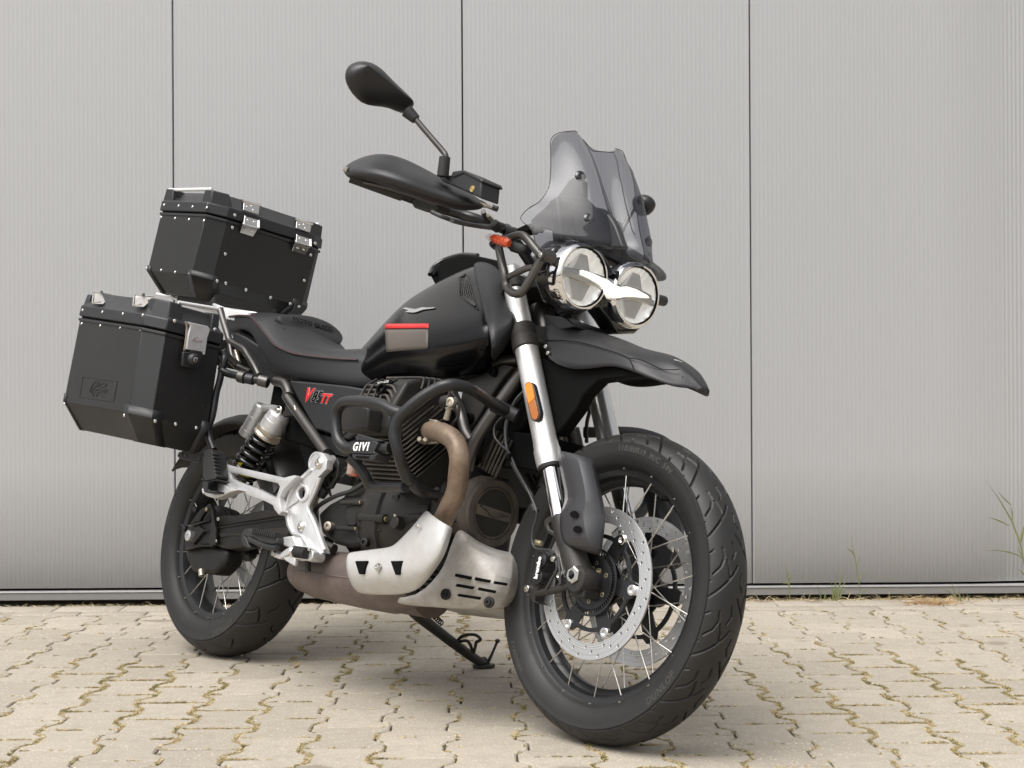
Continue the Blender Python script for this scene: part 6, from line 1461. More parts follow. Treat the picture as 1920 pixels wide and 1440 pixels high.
# alternator cover at the nose of the engine, with an eagle emblem
AC = Vector((1.096, -.010, .4605))
alt = MB().lathe(AC, (1, 0, 0), [(-.11, .085), (-.02, .085), (-.012, .0815), (-.006, .0815), (-.003, .0785), (.002, .0775), (.004, .0755), (.004, .0625), (.001, .0615), (.001, .0605), (.0035, .0595), (.0035, .0555), (.0005, .0545), (.0005, 0)], 72).obj('alternator_cover', M['cover_dirty'], eng, sharp=25, label='round dusty front engine cover with a winged emblem')
MB().lathe(AC + Vector((.0008, 0, 0)), (1, 0, 0), [(0, .0545), (.0006, .0543), (.0006, 0)], 64).obj('cover_disc', M['engine'], alt)
plate('badge_band', [AC + Vector((.0020, a, b)) for a, b in ((-.0525, .0145), (.0535, .0060), (.0530, -.0145), (-.0535, -.0095))], (.0008, 0, 0), M['band'], alt, bevel=0)
eagle = [(-43,9),(-40,10.5),(-32,7.5),(-20,6.5),(-13,5.5),(-5,0),(0,-1.2),(6,-1.0),(13,1.5),(22,2),(32,0),(43,-2),(43,-4),(34,-5.5),(24,-7),(14,-9),(8,-8.5),(5,-11),(0,-11.8),(-6,-10),(-14,-8),(-16,-6),(-13,-5),(-19,-2),(-28,2.5),(-36,5.5),(-42,7.5)]
def eagle_plate(c, right, up, sc, m, parent, thick, name='winged_badge', flip=1):
    r_, u_ = Vector(right).normalized(), Vector(up).normalized()
    return curve_plate(name, [(a * sc * flip, b * sc) for a, b in eagle], [], thick, m, parent, (tuple(c), tuple(r_), tuple(u_)), sharp=None)
eagle_plate(AC + Vector((.0040, 0, .002)), (0, 1, 0), (0, 0, 1), .00103, M['void'], alt, .0012)
eagle_plate(AC + Vector((.0046, 0, .002)), (0, 1, 0), (0, 0, 1), .00096, M['cover_dirty'], alt, .0014)
plate('front_case', [(1.055,-0.0676,0.5548),(1.055,-0.0554,0.5554),(1.055,0.0092,0.543),(1.055,0.0344,0.5426),(1.055,0.0617,0.5537),(1.055,0.0719,0.5459),(1.055,0.087,0.5147),(1.055,0.0998,0.4943),(1.055,0.0114,0.4326),(1.055,-0.0364,0.4252),(1.055,-0.0624,0.4524),(1.055,-0.0719,0.4977)], (-.12, 0, 0), M['engine'], eng, bevel=.01)
for i in range(4):
    a, b = [(1.0979,-0.115,0.4771),(1.1311,-0.115,0.4787)]
    zz = -.0225 * i
    MB().box((1.02, -.105, .487 - i * .0205), (.10, 0, 0), (0, .03, 0), (0, 0, .0025)).obj('case_rib', M['engine'], eng, bevel=.001)
MB().lathe((1.0, .10, .47), (1, 0, 0), [(0, .02), (.17, .02), (.18, .012), (.18, 0)], 20).obj('sensor', M['plastic_worn'], eng)

# cylinders: finned barrel, head and rocker cover, mirrored for the left side
def cylinder(s):
    cyl = empty('cylinder', None, None) if False else None
    a = Vector((0, -.7071, .7071)); up = Vector((0, .7071, .7071))
    # fins
    n = 15
    for i in range(n):
        t = i / (n - 1)
        yc = -.222 - .066 * t; zc = .487 + .132 * t
        xf = 1.040; xr = .868 if i > 3 else .885
        ext = .150 if i < 11 else .12
        c = Vector((xf, yc, zc)); r_ = .02
        o = [Vector((xr, yc, zc)) + up * .004, Vector((xr + .006, yc, zc)), Vector((xf - r_, yc, zc)), Vector((xf - .006, yc, zc)) + up * .006, Vector((xf, yc, zc)) + up * r_,
             Vector((xf + (.006 if i % 2 else 0), yc, zc)) + up * ext, Vector((xr, yc, zc)) + up * ext]
        o = [Vector((p.x, p.y * -s, p.z)) for p in o]; d = Vector((0, a.y * -s, a.z)) * .0032
        plate('cooling_fin', o, tuple(d), M['fins'], eng, bevel=.0008, seg=1)
    def P_(pts): return [Vector((x, y * -s, z)) for x, y, z in pts]
    core = [(-.205, .50), (-.265, .60), (-.24, .66), (-.13, .70), (-.03, .60), (-.05, .45)]
    plate('barrel', P_([(.885, y, z) for y, z in core]), (.14, 0, 0), M['engine'], eng, bevel=.01)
    # rocker cover
    sec = [(-.305, .600), (-.300, .655), (-.272, .716), (-.245, .728), (-.185, .742), (-.145, .728), (-.150, .62), (-.24, .58)]
    cov = plate('rocker_cover', P_([(.893, y, z) for y, z in sec]), (.145, 0, 0), M['engine'], eng, bevel=.008, seg=3)
    # ribs over the top and down the outer face
    for i in range(4):
        x0 = .905 + i * .026
        mb = MB()
        pts = P_([(x0, -.262, .7235), (x0, -.2895, .7000), (x0 + .004, -.3035, .660), (x0 + .010, -.3065, .640)])
        mb.tube(pts, .0035, 8, 2).obj('cover_rib', M['engine'], cov)
    for i in range(4):
        z0 = .668 + i * .0125; y0 = -.2975 + i * .006
        pts = P_([(.897, y0 - .0022, z0), (.985 - i * .004, y0 - .0035, z0), (1.005, y0 - .003, z0 - .005), (1.028, y0 - .001, z0 - .036)])
        MB().tube(pts, .0034, 8, 3).obj('cover_rib', M['fins'], cov)
    for i in range(6):
        y0 = -.150 - i * .016; z0 = .7375 - abs(i - 2.2) * .0022
        MB().tube(P_([(.90, y0, z0 + .003), (1.030, y0, z0 + .003), (1.042, y0, z0 - .004), (1.0435, y0 - .004, z0 - .024)]), .0032, 8, 2).obj('cover_rib', M['fins'], cov)
    MB().lathe(P_([(.977, -.296, .694)])[0], (0, s * 1, .35) if s > 0 else (0, -1, .35), [(-.012, .015), (.004, .0145), (.004, .011), (-.004, .0105), (-.004, 0)], 24).obj('cover_well', M['void'], cov)
    # plug cover box
    pc_ = plate('plug_cover', P_([(.893, -.306, .650), (.972, -.306, .648), (1.008, -.304, .640), (1.012, -.300, .592), (.918, -.300, .586), (.893, -.304, .60)]), (0, .04 * s * -1 * -1 if s < 0 else -.04, 0), M['engine'], eng, bevel=.004)
    return cov
covR = cylinder(-1)
cylinder(1)
# small lettered plate on top of the rocker cover
nb_ = [(0.9257,-0.285,0.7102),(0.9932,-0.285,0.7176),(1.001,-0.285,0.7165),(1.0009,-0.285,0.712),(0.9321,-0.285,0.7047),(0.9261,-0.285,0.7064)]
pl = plate('name_plate', nb_, .003, M['void'], covR, bevel=.0005)
a_, b_ = [(0.9336,-0.2862,0.7091),(0.9972,-0.2862,0.7152)]
text_on('cover_lettering', 'MOTO GUZZI', (Vector(a_) + Vector(b_)) / 2, Vector(b_) - Vector(a_), (0, 0, 1), .0066, M['white'], covR, depth=.0003, spacing=1.05)
# exhaust flange, lambda probe and header pipe
plate('exhaust_flange', [(1.0353,-0.215,0.5926),(1.0408,-0.215,0.6154),(1.042,-0.215,0.636),(1.0601,-0.215,0.6424),(1.09,-0.215,0.6408),(1.105,-0.215,0.6328),(1.1081,-0.215,0.5963),(1.1041,-0.215,0.5871),(1.0526,-0.215,0.5838),(1.0389,-0.215,0.5855)], .012, M['steel_dirty'], eng, bevel=.003)
hp = [(1.0628,-0.205,0.6157),(1.1263,-0.235,0.6101),(1.1818,-0.255,0.6023),(1.2217,-0.262,0.5899),(1.243,-0.262,0.5728),(1.252,-0.258,0.5484),(1.2459,-0.25,0.5224)] + [(1.2316,-0.236,0.4813),(1.2104,-0.229,0.4521),(1.1875,-0.222,0.4225),(1.1619,-0.215,0.3904)]
hdr = tube('header_pipe', hp, .0225, M['exhaust'], bike, n=32, smooth=6)
MB().lathe(hp[0], Vector(hp[1]) - Vector(hp[0]), [(-.004, .0265), (.002, .0275), (.006, .026), (.008, .0225)], 32).obj('port_ring', M['void'], hdr)
for p in [(1.0598,-0.225,0.5923),(1.0813,-0.225,0.5918)]:
    MB().lathe(p, (.55, -.8, 0), [(-.01, .0065), (.008, .0065), (.010, .0045), (.010, 0)], 6).obj('flange_nut', M['steel_dirty'], eng)
mb = MB().tube([(1.1542,-0.235,0.6377),(1.1624,-0.238,0.6633)], [.0075, .0060], 14)
mb.obj('lambda_probe', M['steel_dirty'], eng)
MB().tube([(1.1635,-0.238,0.6603),(1.1635,-0.238,0.6653)], .0095, 6).obj('probe_nut', M['steel_dirty'], eng)
MB().tube([(1.1393,-0.236,0.6756),(1.1667,-0.238,0.6774)], .0165, 18).obj('plug_cap', M['engine'], eng, bevel=.002)
MB().lathe((1.1728,-0.245,0.675), (.3, -1, 0), [(-.006, .012), (.004, .011), (.005, .006), (.002, .005), (.002, 0)], 20).obj('plug_cap_end', M['steel_dirty'], eng)
tube('probe_wire', [(1.1666,-0.24,0.6689),(1.1734,-0.235,0.686),(1.1806,-0.228,0.6735),(1.1781,-0.222,0.6486),(1.1624,-0.22,0.6327),(1.1327,-0.2,0.6281)], .0035, M['cable'], eng)
# left header, only glimpsed
tube('header_pipe', [(1.04, .215, .60), (1.10, .25, .59), (1.14, .26, .53), (1.13, .24, .44), (1.08, .2, .36)], .0225, M['exhaust'], bike, n=20)

# oil cooler and horn area between the forks
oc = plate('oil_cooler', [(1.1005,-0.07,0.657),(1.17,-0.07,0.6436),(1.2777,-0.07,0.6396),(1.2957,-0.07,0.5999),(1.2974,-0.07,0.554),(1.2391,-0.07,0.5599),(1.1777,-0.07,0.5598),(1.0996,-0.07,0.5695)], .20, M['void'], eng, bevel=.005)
for i in range(6):
    a, b = [(1.138,-0.075,0.6442),(1.0987,-0.075,0.5582)]
    o_ = Vector((.0125 * i, 0, -.0045 * i))
    A_, B_ = Vector(a) + o_, Vector(b) + o_
    MB().tube([A_, B_], .0032, 8).obj('cooler_fin', M['fins'], eng)
plate('cooler_plate', [(1.1229,-0.085,0.6503),(1.1563,-0.085,0.6426),(1.1257,-0.085,0.5614),(1.1088,-0.085,0.565)], .02, M['plastic_worn'], eng, bevel=.003)
plate('cooler_plate', [(1.1353,-0.055,0.5858),(1.1762,-0.055,0.624),(1.2606,-0.055,0.6158),(1.2821,-0.055,0.6003),(1.2869,-0.055,0.5663),(1.1728,-0.055,0.5602)], .02, M['plastic_worn'], eng, bevel=.006)
for i in range(8):
    a, b = [(0.9824,0.17,0.5712),(1.003,0.17,0.5391)]
    sft = Vector((.0, .012 * i, .003 * i))
    MB().tube([Vector(a) + sft, Vector(a) + sft + Vector((.006, .01, -.03)), Vector(b) + sft + Vector((-.004, 0, -.01))], .0025, 6).obj('left_fin', M['fins'], eng)

# crash bars with lettered block ------------------------------------------------
CB = 'crash_bar'
tube(CB, [(1.1904,-0.385,0.6221),(1.1701,-0.392,0.6254),(1.133,-0.398,0.6366),(1.0908,-0.402,0.6425),(1.0368,-0.402,0.6442),(0.9904,-0.4,0.6414),(0.9674,-0.398,0.6274),(0.9628,-0.396,0.6075),(0.9707,-0.394,0.5796),(0.9853,-0.392,0.556),(1.0132,-0.388,0.5414),(1.0441,-0.386,0.5426)], .0130, M['bar'], bike, n=20, smooth=5)
tube(CB, [(1.1237,-0.386,0.5427),(1.1745,-0.386,0.546)], .0130, M['bar'], bike, n=18, smooth=0)
tube(CB, [(1.2365,-0.135,0.6776),(1.2501,-0.19,0.6836),(1.2644,-0.235,0.6922),(1.2804,-0.285,0.6975),(1.2807,-0.325,0.6968),(1.2705,-0.345,0.6907)] + [(1.2549,-0.355,0.6809),(1.2329,-0.37,0.6603),(1.2098,-0.383,0.6343),(1.1883,-0.39,0.6075),(1.1831,-0.39,0.5803),(1.1872,-0.386,0.5579),(1.1922,-0.375,0.5331),(1.1852,-0.355,0.5094),(1.1847,-0.335,0.4857)] + [(1.1671,-0.315,0.4904),(1.1614,-0.29,0.4749),(1.1501,-0.255,0.4694),(1.1154,-0.2,0.4719)], .0130, M['bar'], bike, n=20, smooth=4)
tube(CB, [(1.0177,-0.38,0.523),(1.0317,-0.365,0.5082),(1.0436,-0.35,0.4893),(1.0487,-0.335,0.4702),(1.0699,-0.33,0.466),(1.1794,-0.335,0.47)], .0120, M['bar'], bike, n=18, smooth=4)
MB().lathe((1.1104,-0.195,0.4735), (.6, .5, -.1), [(-.004, .017), (.004, .017)], 20).obj('bar_clamp', M['plastic_worn'], bike)
MB().lathe((1.2299,-0.135,0.6796), (.7, .6, -.3), [(-.03, .016), (.03, .016)], 20).obj('bar_clamp', M['plastic'], bike)
blk = plate('bar_pad', [(1.0465,-0.405,0.553),(1.1388,-0.405,0.5571),(1.1498,-0.405,0.5525),(1.1389,-0.405,0.5338),(1.1529,-0.405,0.5303),(1.1276,-0.405,0.5276),(1.0563,-0.405,0.5275),(1.0485,-0.405,0.5392)], .045, M['plastic'], bike, bevel=.003, label='black plastic pad on the crash bar with white lettering')
plate('pad_lip', [(1.0566,-0.405,0.5265),(1.1279,-0.405,0.5267),(1.1529,-0.405,0.5303),(1.1444,-0.405,0.5145),(1.1279,-0.405,0.515),(1.068,-0.405,0.516)], .04, M['plastic'], blk, bevel=.003)
plate('pad_slot', [(1.0777,-0.4065,0.5224),(1.1261,-0.4065,0.523),(1.1259,-0.4065,0.518),(1.0805,-0.4065,0.5173)], .002, M['void'], blk, bevel=0)
plate('pad_clip', [(1.0544,-0.4,0.574),(1.0964,-0.4,0.5669),(1.1237,-0.4,0.5636),(1.1576,-0.4,0.5585),(1.1326,-0.4,0.555),(1.0662,-0.4,0.5564),(1.0539,-0.4,0.5581),(1.0667,-0.4,0.5663)], .03, M['plastic'], blk, bevel=.003)
a_, b_ = [(1.059,-0.4062,0.5412),(1.1241,-0.4062,0.5433)]
text_on('pad_lettering', 'GIVI', (Vector(a_) + Vector(b_)) / 2, Vector(b_) - Vector(a_), (0, 0, 1), .0255, M['white'], blk, depth=.0006, shear=.12, bold=.0009, spacing=1.30)
# the same hoop on the left side
for nm, pts in (('crash_bar', [(.93, .39, .61), (.92, .39, .66), (1.06, .385, .65), (1.18, .38, .625), (1.2, .38, .55), (1.17, .32, .46)]), ('crash_bar', [(1.18, .38, .625), (1.3, .33, .68), (1.28, .24, .70), (1.21, .13, .68)])):
    tube(nm, pts, .013, M['bar'], bike, n=14)
# cables in front of the frame
tube('wire_loom', [(1.2243,-0.085,0.7335),(1.2134,-0.095,0.7109),(1.2018,-0.098,0.6837),(1.1747,-0.1,0.6646),(1.1615,-0.1,0.648),(1.167,-0.1,0.6255),(1.1915,-0.1,0.6077),(1.2229,-0.1,0.5923),(1.2447,-0.105,0.576),(1.275,-0.11,0.5482),(1.3296,-0.118,0.5057)] + [(1.3648,-0.118,0.4666),(1.3661,-0.115,0.4468),(1.3599,-0.113,0.4265),(1.3598,-0.112,0.4035),(1.3701,-0.112,0.3868),(1.3927,-0.114,0.3824),(1.4245,-0.116,0.383),(1.4431,-0.118,0.3756)], .0030, M['cable'], bike, n=10)
tube('wire_loom', [(1.2168,-0.08,0.7284),(1.2005,-0.085,0.7047),(1.1935,-0.088,0.6836),(1.1888,-0.09,0.6545),(1.197,-0.092,0.6236),(1.2123,-0.094,0.5952),(1.2319,-0.098,0.5768),(1.2623,-0.105,0.5526),(1.3189,-0.112,0.5101)] + [(1.3308,-0.11,0.4997),(1.3552,-0.112,0.47)], .0050, M['cable'], bike, n=10)
MB().tube([(1.2334,-0.105,0.5786),(1.2435,-0.105,0.5809)], .009, 8).obj('cable_tie', M['void'], bike)
MB().tube([(1.3508,-0.115,0.4751),(1.3646,-0.115,0.4627)], .0072, 12).obj('cable_sleeve', M['cable'], bike)
# hose on the left of the steering head
tube('brake_hose', [(1.2453,0.11,0.7531),(1.2343,0.115,0.7246),(1.2284,0.118,0.6957),(1.2353,0.12,0.6542)], .0045, M['cable'], bike)
tube('left_frame_strut', [(1.2454,0.06,0.6763),(1.2533,0.08,0.6263)], .016, M['frame'], bike, n=16, smooth=0)

# collector, heat shield, skid plate -------------------------------------------
col_rows = []
for x, r in ((.500, .010), (.505, .038), (.535, .052), (.60, .060), (.75, .064), (.90, .062), (1.0, .055)):
    pass
cr = MB().lathe((.49, -.105, .262), (1, 0, .00), [(0, .015), (.004, .040), (.03, .050), (.10, .060), (.30, .066), (.42, .066), (.50, .04)], 40)
o = cr.obj('collector_box', M['muffler'], bike, sharp=50)
cr2 = MB().lathe((.49, .0, .262), (1, 0, .00), [(0, .02), (.004, .045), (.03, .055), (.30, .064), (.42, .064)], 40)
cr2.obj('collector_box', M['muffler'], bike, sharp=50)
tube('collector_seam', [(.505, -.150, .262), (.60, -.166, .262), (.75, -.170, .262), (.88, -.171, .262)], .0022, M['muffler'], bike, n=8)
# heat shield: curved shell with two cut-outs
hs_rows = [
 [(1.1369,-0.235,0.4357),(1.1476,-0.255,0.4189),(1.1239,-0.262,0.3848),(1.0918,-0.262,0.3589),(1.0649,-0.258,0.3417),(0.9923,-0.25,0.3346),(0.9172,-0.246,0.3235),(0.8753,-0.238,0.3195)],
 [(1.1832,-0.262,0.4257),(1.1849,-0.275,0.4101),(1.1601,-0.278,0.3749),(1.129,-0.276,0.3496),(1.0989,-0.274,0.3309),(1.0295,-0.27,0.3223),(0.9432,-0.265,0.3125),(0.8953,-0.255,0.3082)],
 [(1.2349,-0.278,0.4125),(1.2262,-0.284,0.3918),(1.2061,-0.286,0.3593),(1.1782,-0.284,0.3364),(1.1458,-0.282,0.3167),(1.053,-0.279,0.3059),(0.96,-0.274,0.2973),(0.9068,-0.262,0.2927)],
 [(1.2578,-0.275,0.4048),(1.2574,-0.284,0.3785),(1.2449,-0.287,0.3466),(1.2205,-0.287,0.3218),(1.1812,-0.286,0.2996),(1.0741,-0.283,0.2853),(0.9753,-0.276,0.278),(0.9148,-0.262,0.2749)],
 [(1.2642,-0.262,0.4005),(1.2688,-0.274,0.3693),(1.2636,-0.278,0.3378),(1.2394,-0.28,0.3109),(1.1996,-0.28,0.2846),(1.0798,-0.276,0.267),(0.9856,-0.27,0.2616),(0.9197,-0.256,0.2598)],
 [(1.2518,-0.245,0.3984),(1.2597,-0.256,0.3656),(1.259,-0.262,0.3379),(1.237,-0.265,0.307),(1.2015,-0.264,0.2715),(1.0767,-0.26,0.2491),(0.982,-0.254,0.2453),(0.9171,-0.242,0.244)],
 [(1.2248,-0.225,0.3949),(1.2332,-0.236,0.3609),(1.2324,-0.242,0.3329),(1.2068,-0.244,0.2978),(1.1603,-0.242,0.2493),(1.0542,-0.238,0.2369),(0.9699,-0.232,0.2308),(0.9143,-0.222,0.231)]]
hsv = grid('heat_shield', hs_rows, M['shield'], bike, sub=2, solid=.0035, sharp=60)
shield_obj = hsv
for tri in ([(628,1028),(770,1028),(722,1180),(672,1180)], [(1028,1028),(1166,1028),(1125,1185),(1082,1185)]):
    pass
win1 = [(0.9639,-0.28,0.3008),(1.0122,-0.2815,0.3048),(1.0054,-0.281,0.2739),(0.9865,-0.2795,0.2729)]
win2 = [(1.1026,-0.285,0.3109),(1.1464,-0.2855,0.3147),(1.1439,-0.287,0.2837),(1.13,-0.2865,0.2826)]
for w_ in (win1, win2):
    c_ = sum((Vector(p) for p in w_), Vector()) / 4
    big = [c_ + (Vector(p) - c_) * 1.30 + Vector((0, .0015, 0)) for p in w_]
    plate('shield_opening', w_, .006, M['void'], shield_obj, bevel=.0015)
piece('shield_screw', 'shieldscrew', lambda: MB().lathe((0, 0, 0), (0, 0, 1), [(-.002, .0085), (.002, .0085), (.005, .0065), (.0055, .003), (.004, .003), (.004, 0)], 20), (1.0628,-0.2855,0.2939), (0, -1, .1), shield_obj, M['steel'])
piece('shield_screw', 'screw', screw_mb, (1.1815,-0.2865,0.3925), (0, -1, .2), shield_obj, M['steel'], scale=.9)
# skid plate
sk_rows = [
 [(1.153,-0.15,0.404),(1.1515,-0.155,0.3919),(1.1445,-0.158,0.364),(1.1348,-0.158,0.3183),(1.1001,-0.155,0.2843),(1.0429,-0.148,0.2437),(0.9371,-0.14,0.2301),(0.8216,-0.13,0.2251)],
 [(1.1684,-0.145,0.4035),(1.2024,-0.158,0.3726),(1.2092,-0.162,0.337),(1.194,-0.162,0.3004),(1.1519,-0.158,0.2661),(1.0923,-0.15,0.2346),(0.9704,-0.14,0.2217),(0.8793,-0.13,0.2201)],
 [(1.1866,-0.118,0.384),(1.2316,-0.14,0.364),(1.2514,-0.155,0.3281),(1.2445,-0.158,0.2877),(1.2078,-0.155,0.254),(1.1453,-0.145,0.2292),(1.0112,-0.13,0.22),(0.8978,-0.12,0.2194)],
 [(1.2204,-0.085,0.372),(1.2634,-0.115,0.3523),(1.292,-0.138,0.3163),(1.292,-0.145,0.2806),(1.2604,-0.14,0.2478),(1.2051,-0.125,0.2318),(1.061,-0.1,0.2263),(0.8972,-0.09,0.2207)],
 [(1.2373,-0.055,0.3722),(1.2791,-0.085,0.3489),(1.3063,-0.105,0.3132),(1.3091,-0.11,0.278),(1.2866,-0.105,0.2503),(1.2318,-0.09,0.2357),(1.0689,-0.06,0.232),(0.8911,-0.05,0.225)],
 [(1.2192,0.0,0.3742),(1.2277,0.0,0.3521),(1.2327,0.0,0.3164),(1.2343,0.0,0.2804),(1.2233,0.0,0.2546),(1.1875,0.0,0.2451),(1.0528,0.0,0.24),(0.8876,0.0,0.2332)]]
skid = grid('skid_plate', sk_rows, M['skid'], bike, sub=1, solid=.004, sharp=30)
mirror_copy(skid)

for w_ in ([(1.1852,-0.163,0.3066),(1.2348,-0.158,0.3044),(1.2331,-0.158,0.2972),(1.1849,-0.163,0.2995)], [(1.2473,-0.157,0.3047),(1.2865,-0.146,0.3026),(1.284,-0.146,0.2963),(1.2463,-0.157,0.2976)], [(1.2954,-0.142,0.3022),(1.3091,-0.118,0.3022),(1.3093,-0.118,0.2961),(1.2929,-0.142,0.2959)],
           [(1.1969,-0.164,0.2849),(1.2496,-0.158,0.2838),(1.2457,-0.158,0.2773),(1.1944,-0.164,0.2781)], [(1.2635,-0.156,0.284),(1.3049,-0.142,0.2822),(1.3018,-0.142,0.2758),(1.2611,-0.156,0.2773)], [(1.2054,-0.162,0.2639),(1.2706,-0.152,0.2638),(1.2668,-0.152,0.2574),(1.2027,-0.162,0.2579)]):
    plate('skid_slot', [Vector(p) + Vector((.002, -.004, 0)) for p in w_], (.0, .004, 0), M['void'], skid, bevel=.0012)
for p in [(1.1589,-0.162,0.2582),(1.3095,-0.162,0.2551)]:
    MB().lathe(Vector(p), (.3, -1, 0), [(-.004, .0125), (.001, .0125), (.0015, .010), (.0015, .0075), (.006, .007), (.006, .0035), (.002, .003), (.002, 0)], 24).obj('skid_bolt', M['engine'], skid)

# ------------------------------------------------------------------ swing arm, final drive, shock, rests, stand
sw = [(0.0469,-0.112,0.3462),(0.0646,-0.112,0.3497),(0.2306,-0.112,0.3744),(0.3553,-0.112,0.3936),(0.4051,-0.112,0.3965),(0.427,-0.112,0.3538),(0.3502,-0.112,0.3429),(0.267,-0.112,0.3315),(0.2512,-0.112,0.3125),(0.2103,-0.112,0.3013),(0.1453,-0.112,0.2917),(0.1033,-0.112,0.2923),(0.073,-0.112,0.2987)]
sarm = plate('swing_arm', sw, .045, M['engine'], bike, bevel=.008, seg=3)
plate('swing_arm', [(0.022,-0.105,0.3705),(0.0613,-0.105,0.3802),(0.1517,-0.105,0.3878),(0.2537,-0.105,0.4056),(0.3384,-0.105,0.4126),(0.3949,-0.105,0.4087),(0.4,-0.105,0.3927),(0.3455,-0.105,0.3907),(0.2205,-0.105,0.3713),(0.0546,-0.105,0.3452)], .045, M['plastic_worn'], bike, bevel=.006)
plate('arm_rib', [(0.0633,-0.116,0.3453),(0.2382,-0.116,0.3707),(0.4037,-0.116,0.3935),(0.4046,-0.116,0.3908),(0.2394,-0.116,0.3672),(0.0671,-0.116,0.3414)], .006, M['engine'], sarm, bevel=.001)
plate('arm_rib', [(0.0772,-0.116,0.3327),(0.2464,-0.116,0.3461),(0.3125,-0.116,0.3587),(0.4192,-0.116,0.3712),(0.4294,-0.116,0.3522),(0.3564,-0.116,0.3428),(0.2734,-0.116,0.3313),(0.2423,-0.116,0.3316),(0.1617,-0.116,0.3298),(0.1005,-0.116,0.3196)], .008, M['plastic_worn'], sarm, bevel=.003)
fd = plate('final_drive', [(-0.083,-0.118,0.2893),(-0.0864,-0.118,0.3192),(-0.0814,-0.118,0.3397),(-0.0302,-0.118,0.3479),(0.0278,-0.118,0.3614),(0.0486,-0.118,0.37),(0.0663,-0.118,0.3465),(0.0822,-0.118,0.3009),(0.0696,-0.118,0.2964),(0.0048,-0.118,0.2905),(-0.0758,-0.118,0.2697)], .04, M['engine'], bike, bevel=.006, seg=3)
plate('drive_rib', [(0.0271,-0.128,0.4043),(0.0388,-0.128,0.4049),(0.0555,-0.128,0.391),(0.0663,-0.128,0.367),(0.0839,-0.128,0.3436),(0.0997,-0.128,0.2983),(0.0684,-0.128,0.2936),(0.0562,-0.128,0.3418),(0.0547,-0.128,0.3663),(0.0416,-0.128,0.3902)], .012, M['engine'], fd, bevel=.003)
plate('drive_rib', [(-0.0609,-0.128,0.3444),(0.0477,-0.128,0.3659),(0.049,-0.128,0.3623),(-0.0399,-0.128,0.3407)], .012, M['engine'], fd, bevel=.002)
plate('drive_rib', [(-0.0121,-0.128,0.345),(0.0299,-0.128,0.3352),(0.0537,-0.128,0.3355),(0.0549,-0.128,0.3319),(0.0265,-0.128,0.3313),(-0.0176,-0.128,0.2924),(-0.0248,-0.128,0.2919)], .012, M['engine'], fd, bevel=.002)
plate('drive_rib', [(-0.0598,-0.126,0.2773),(0.0172,-0.126,0.2939),(0.0826,-0.126,0.2974),(0.0843,-0.126,0.2926),(0.0189,-0.126,0.2891),(-0.058,-0.126,0.2724)], .012, M['engine'], fd, bevel=.002)
plate('drive_casing', [(-0.0978,-0.105,0.275),(-0.0178,-0.105,0.2921),(0.0524,-0.105,0.2971),(0.1301,-0.105,0.2892),(0.1242,-0.105,0.2524),(0.0795,-0.105,0.2196),(-0.0057,-0.105,0.2173),(-0.0397,-0.105,0.217),(-0.085,-0.105,0.2534)], .06, M['engine'], bike, bevel=.012, seg=3)
MB().lathe((.0, -.03, .315), (0, -1, 0), [(-.02, .060), (.0, .090), (.03, .094), (.055, .090), (.065, .075), (.072, .05)], 48).obj('drive_housing', M['engine'], bike)
tube('housing_ring', [(.0 + .092 * math.cos(t), -.075, .315 + .092 * math.sin(t)) for t in np.linspace(0, 2 * PI, 33)[:-1]], .004, M['engine'], bike, n=8, smooth=0, closed=True)
cap = MB().lathe((-0.0439,-0.132,0.3137), (0, -1, 0), [(-.014, .0150), (.002, .0150), (.003, .0135), (.003, .0045), (0, .0040), (0, 0)], 36).obj('axle_cap', M['alu'], fd)
for p, sc_ in (((0.0862,-0.122,0.3691), .9), ((0.0932,-0.122,0.3084), .9)):
    piece('drive_bolt', 'screw', screw_mb, p, (.1, -1, 0), fd, M['steel'], scale=sc_)
plate('torque_link', [(-0.065,-0.122,0.3476),(-0.0239,-0.122,0.3901),(0.0059,-0.122,0.4017),(0.0175,-0.122,0.4098),(0.0341,-0.122,0.4032),(0.0448,-0.122,0.3864),(0.0324,-0.122,0.3808),(0.0093,-0.122,0.3919),(-0.0083,-0.122,0.3735),(-0.0164,-0.122,0.3556)], .012, M['engine'], bike, bevel=.003)
MB().lathe((0.0254,-0.13,0.3915), (0, -1, 0), [(-.01, .006), (.002, .006), (.003, .004), (.003, 0)], 14).obj('link_bolt', M['gold_bolt'], fd)
for p in [(-0.0773,-0.105,0.3899),(-0.1189,-0.105,0.333)]:
    MB().lathe(p, (.2, -1, 0), [(-.02, .0085), (.004, .008), (.006, .005), (.006, 0)], 16).obj('bolt_head', M['plastic_worn'], fd)
MB().tube([(0.0349,-0.118,0.2263),(0.0431,-0.118,0.2098)], .009, 12).obj('drain_plug', M['steel_dirty'], fd)

# shock absorber --------------------------------------------------------------
A_, B_ = Vector((0.2932,-0.115,0.6724)), Vector((0.1879,-0.13,0.5074))
ax = (B_ - A_).normalized(); LN = (B_ - A_).length
shk = MB().lathe(A_, ax, [(.004, .016), (.006, .026), (.012, .031), (.030, .0325), (.031, .0335), (.052, .0335), (.053, .0325), (.060, .0325)], 40).obj('shock_absorber', M['alu'], bike, sharp=25, label='rear shock absorber with silver reservoir and black spring')
MB().lathe(A_, ax, [(.058, .030), (.059, .0365), (.066, .0375), (.070, .0365), (.071, .034), (.078, .0385), (.083, .0385), (.084, .03)], 40).obj('spring_collar', M['steel_dirty'], shk, sharp=25)
MB().tube([A_ + Vector((.004, -.014, .0)), A_ + Vector((.006, .020, .004))], .0130, 22).obj('shock_eye', M['alu_pol'], shk, bevel=.002)
piece('shock_bolt', 'screw', screw_mb, A_ + Vector((.002, -.016, 0)), (0, -1, 0), shk, M['steel'], scale=.9)
a_, u_, w_ = basis(ax)
turns, pts = 6.2, []
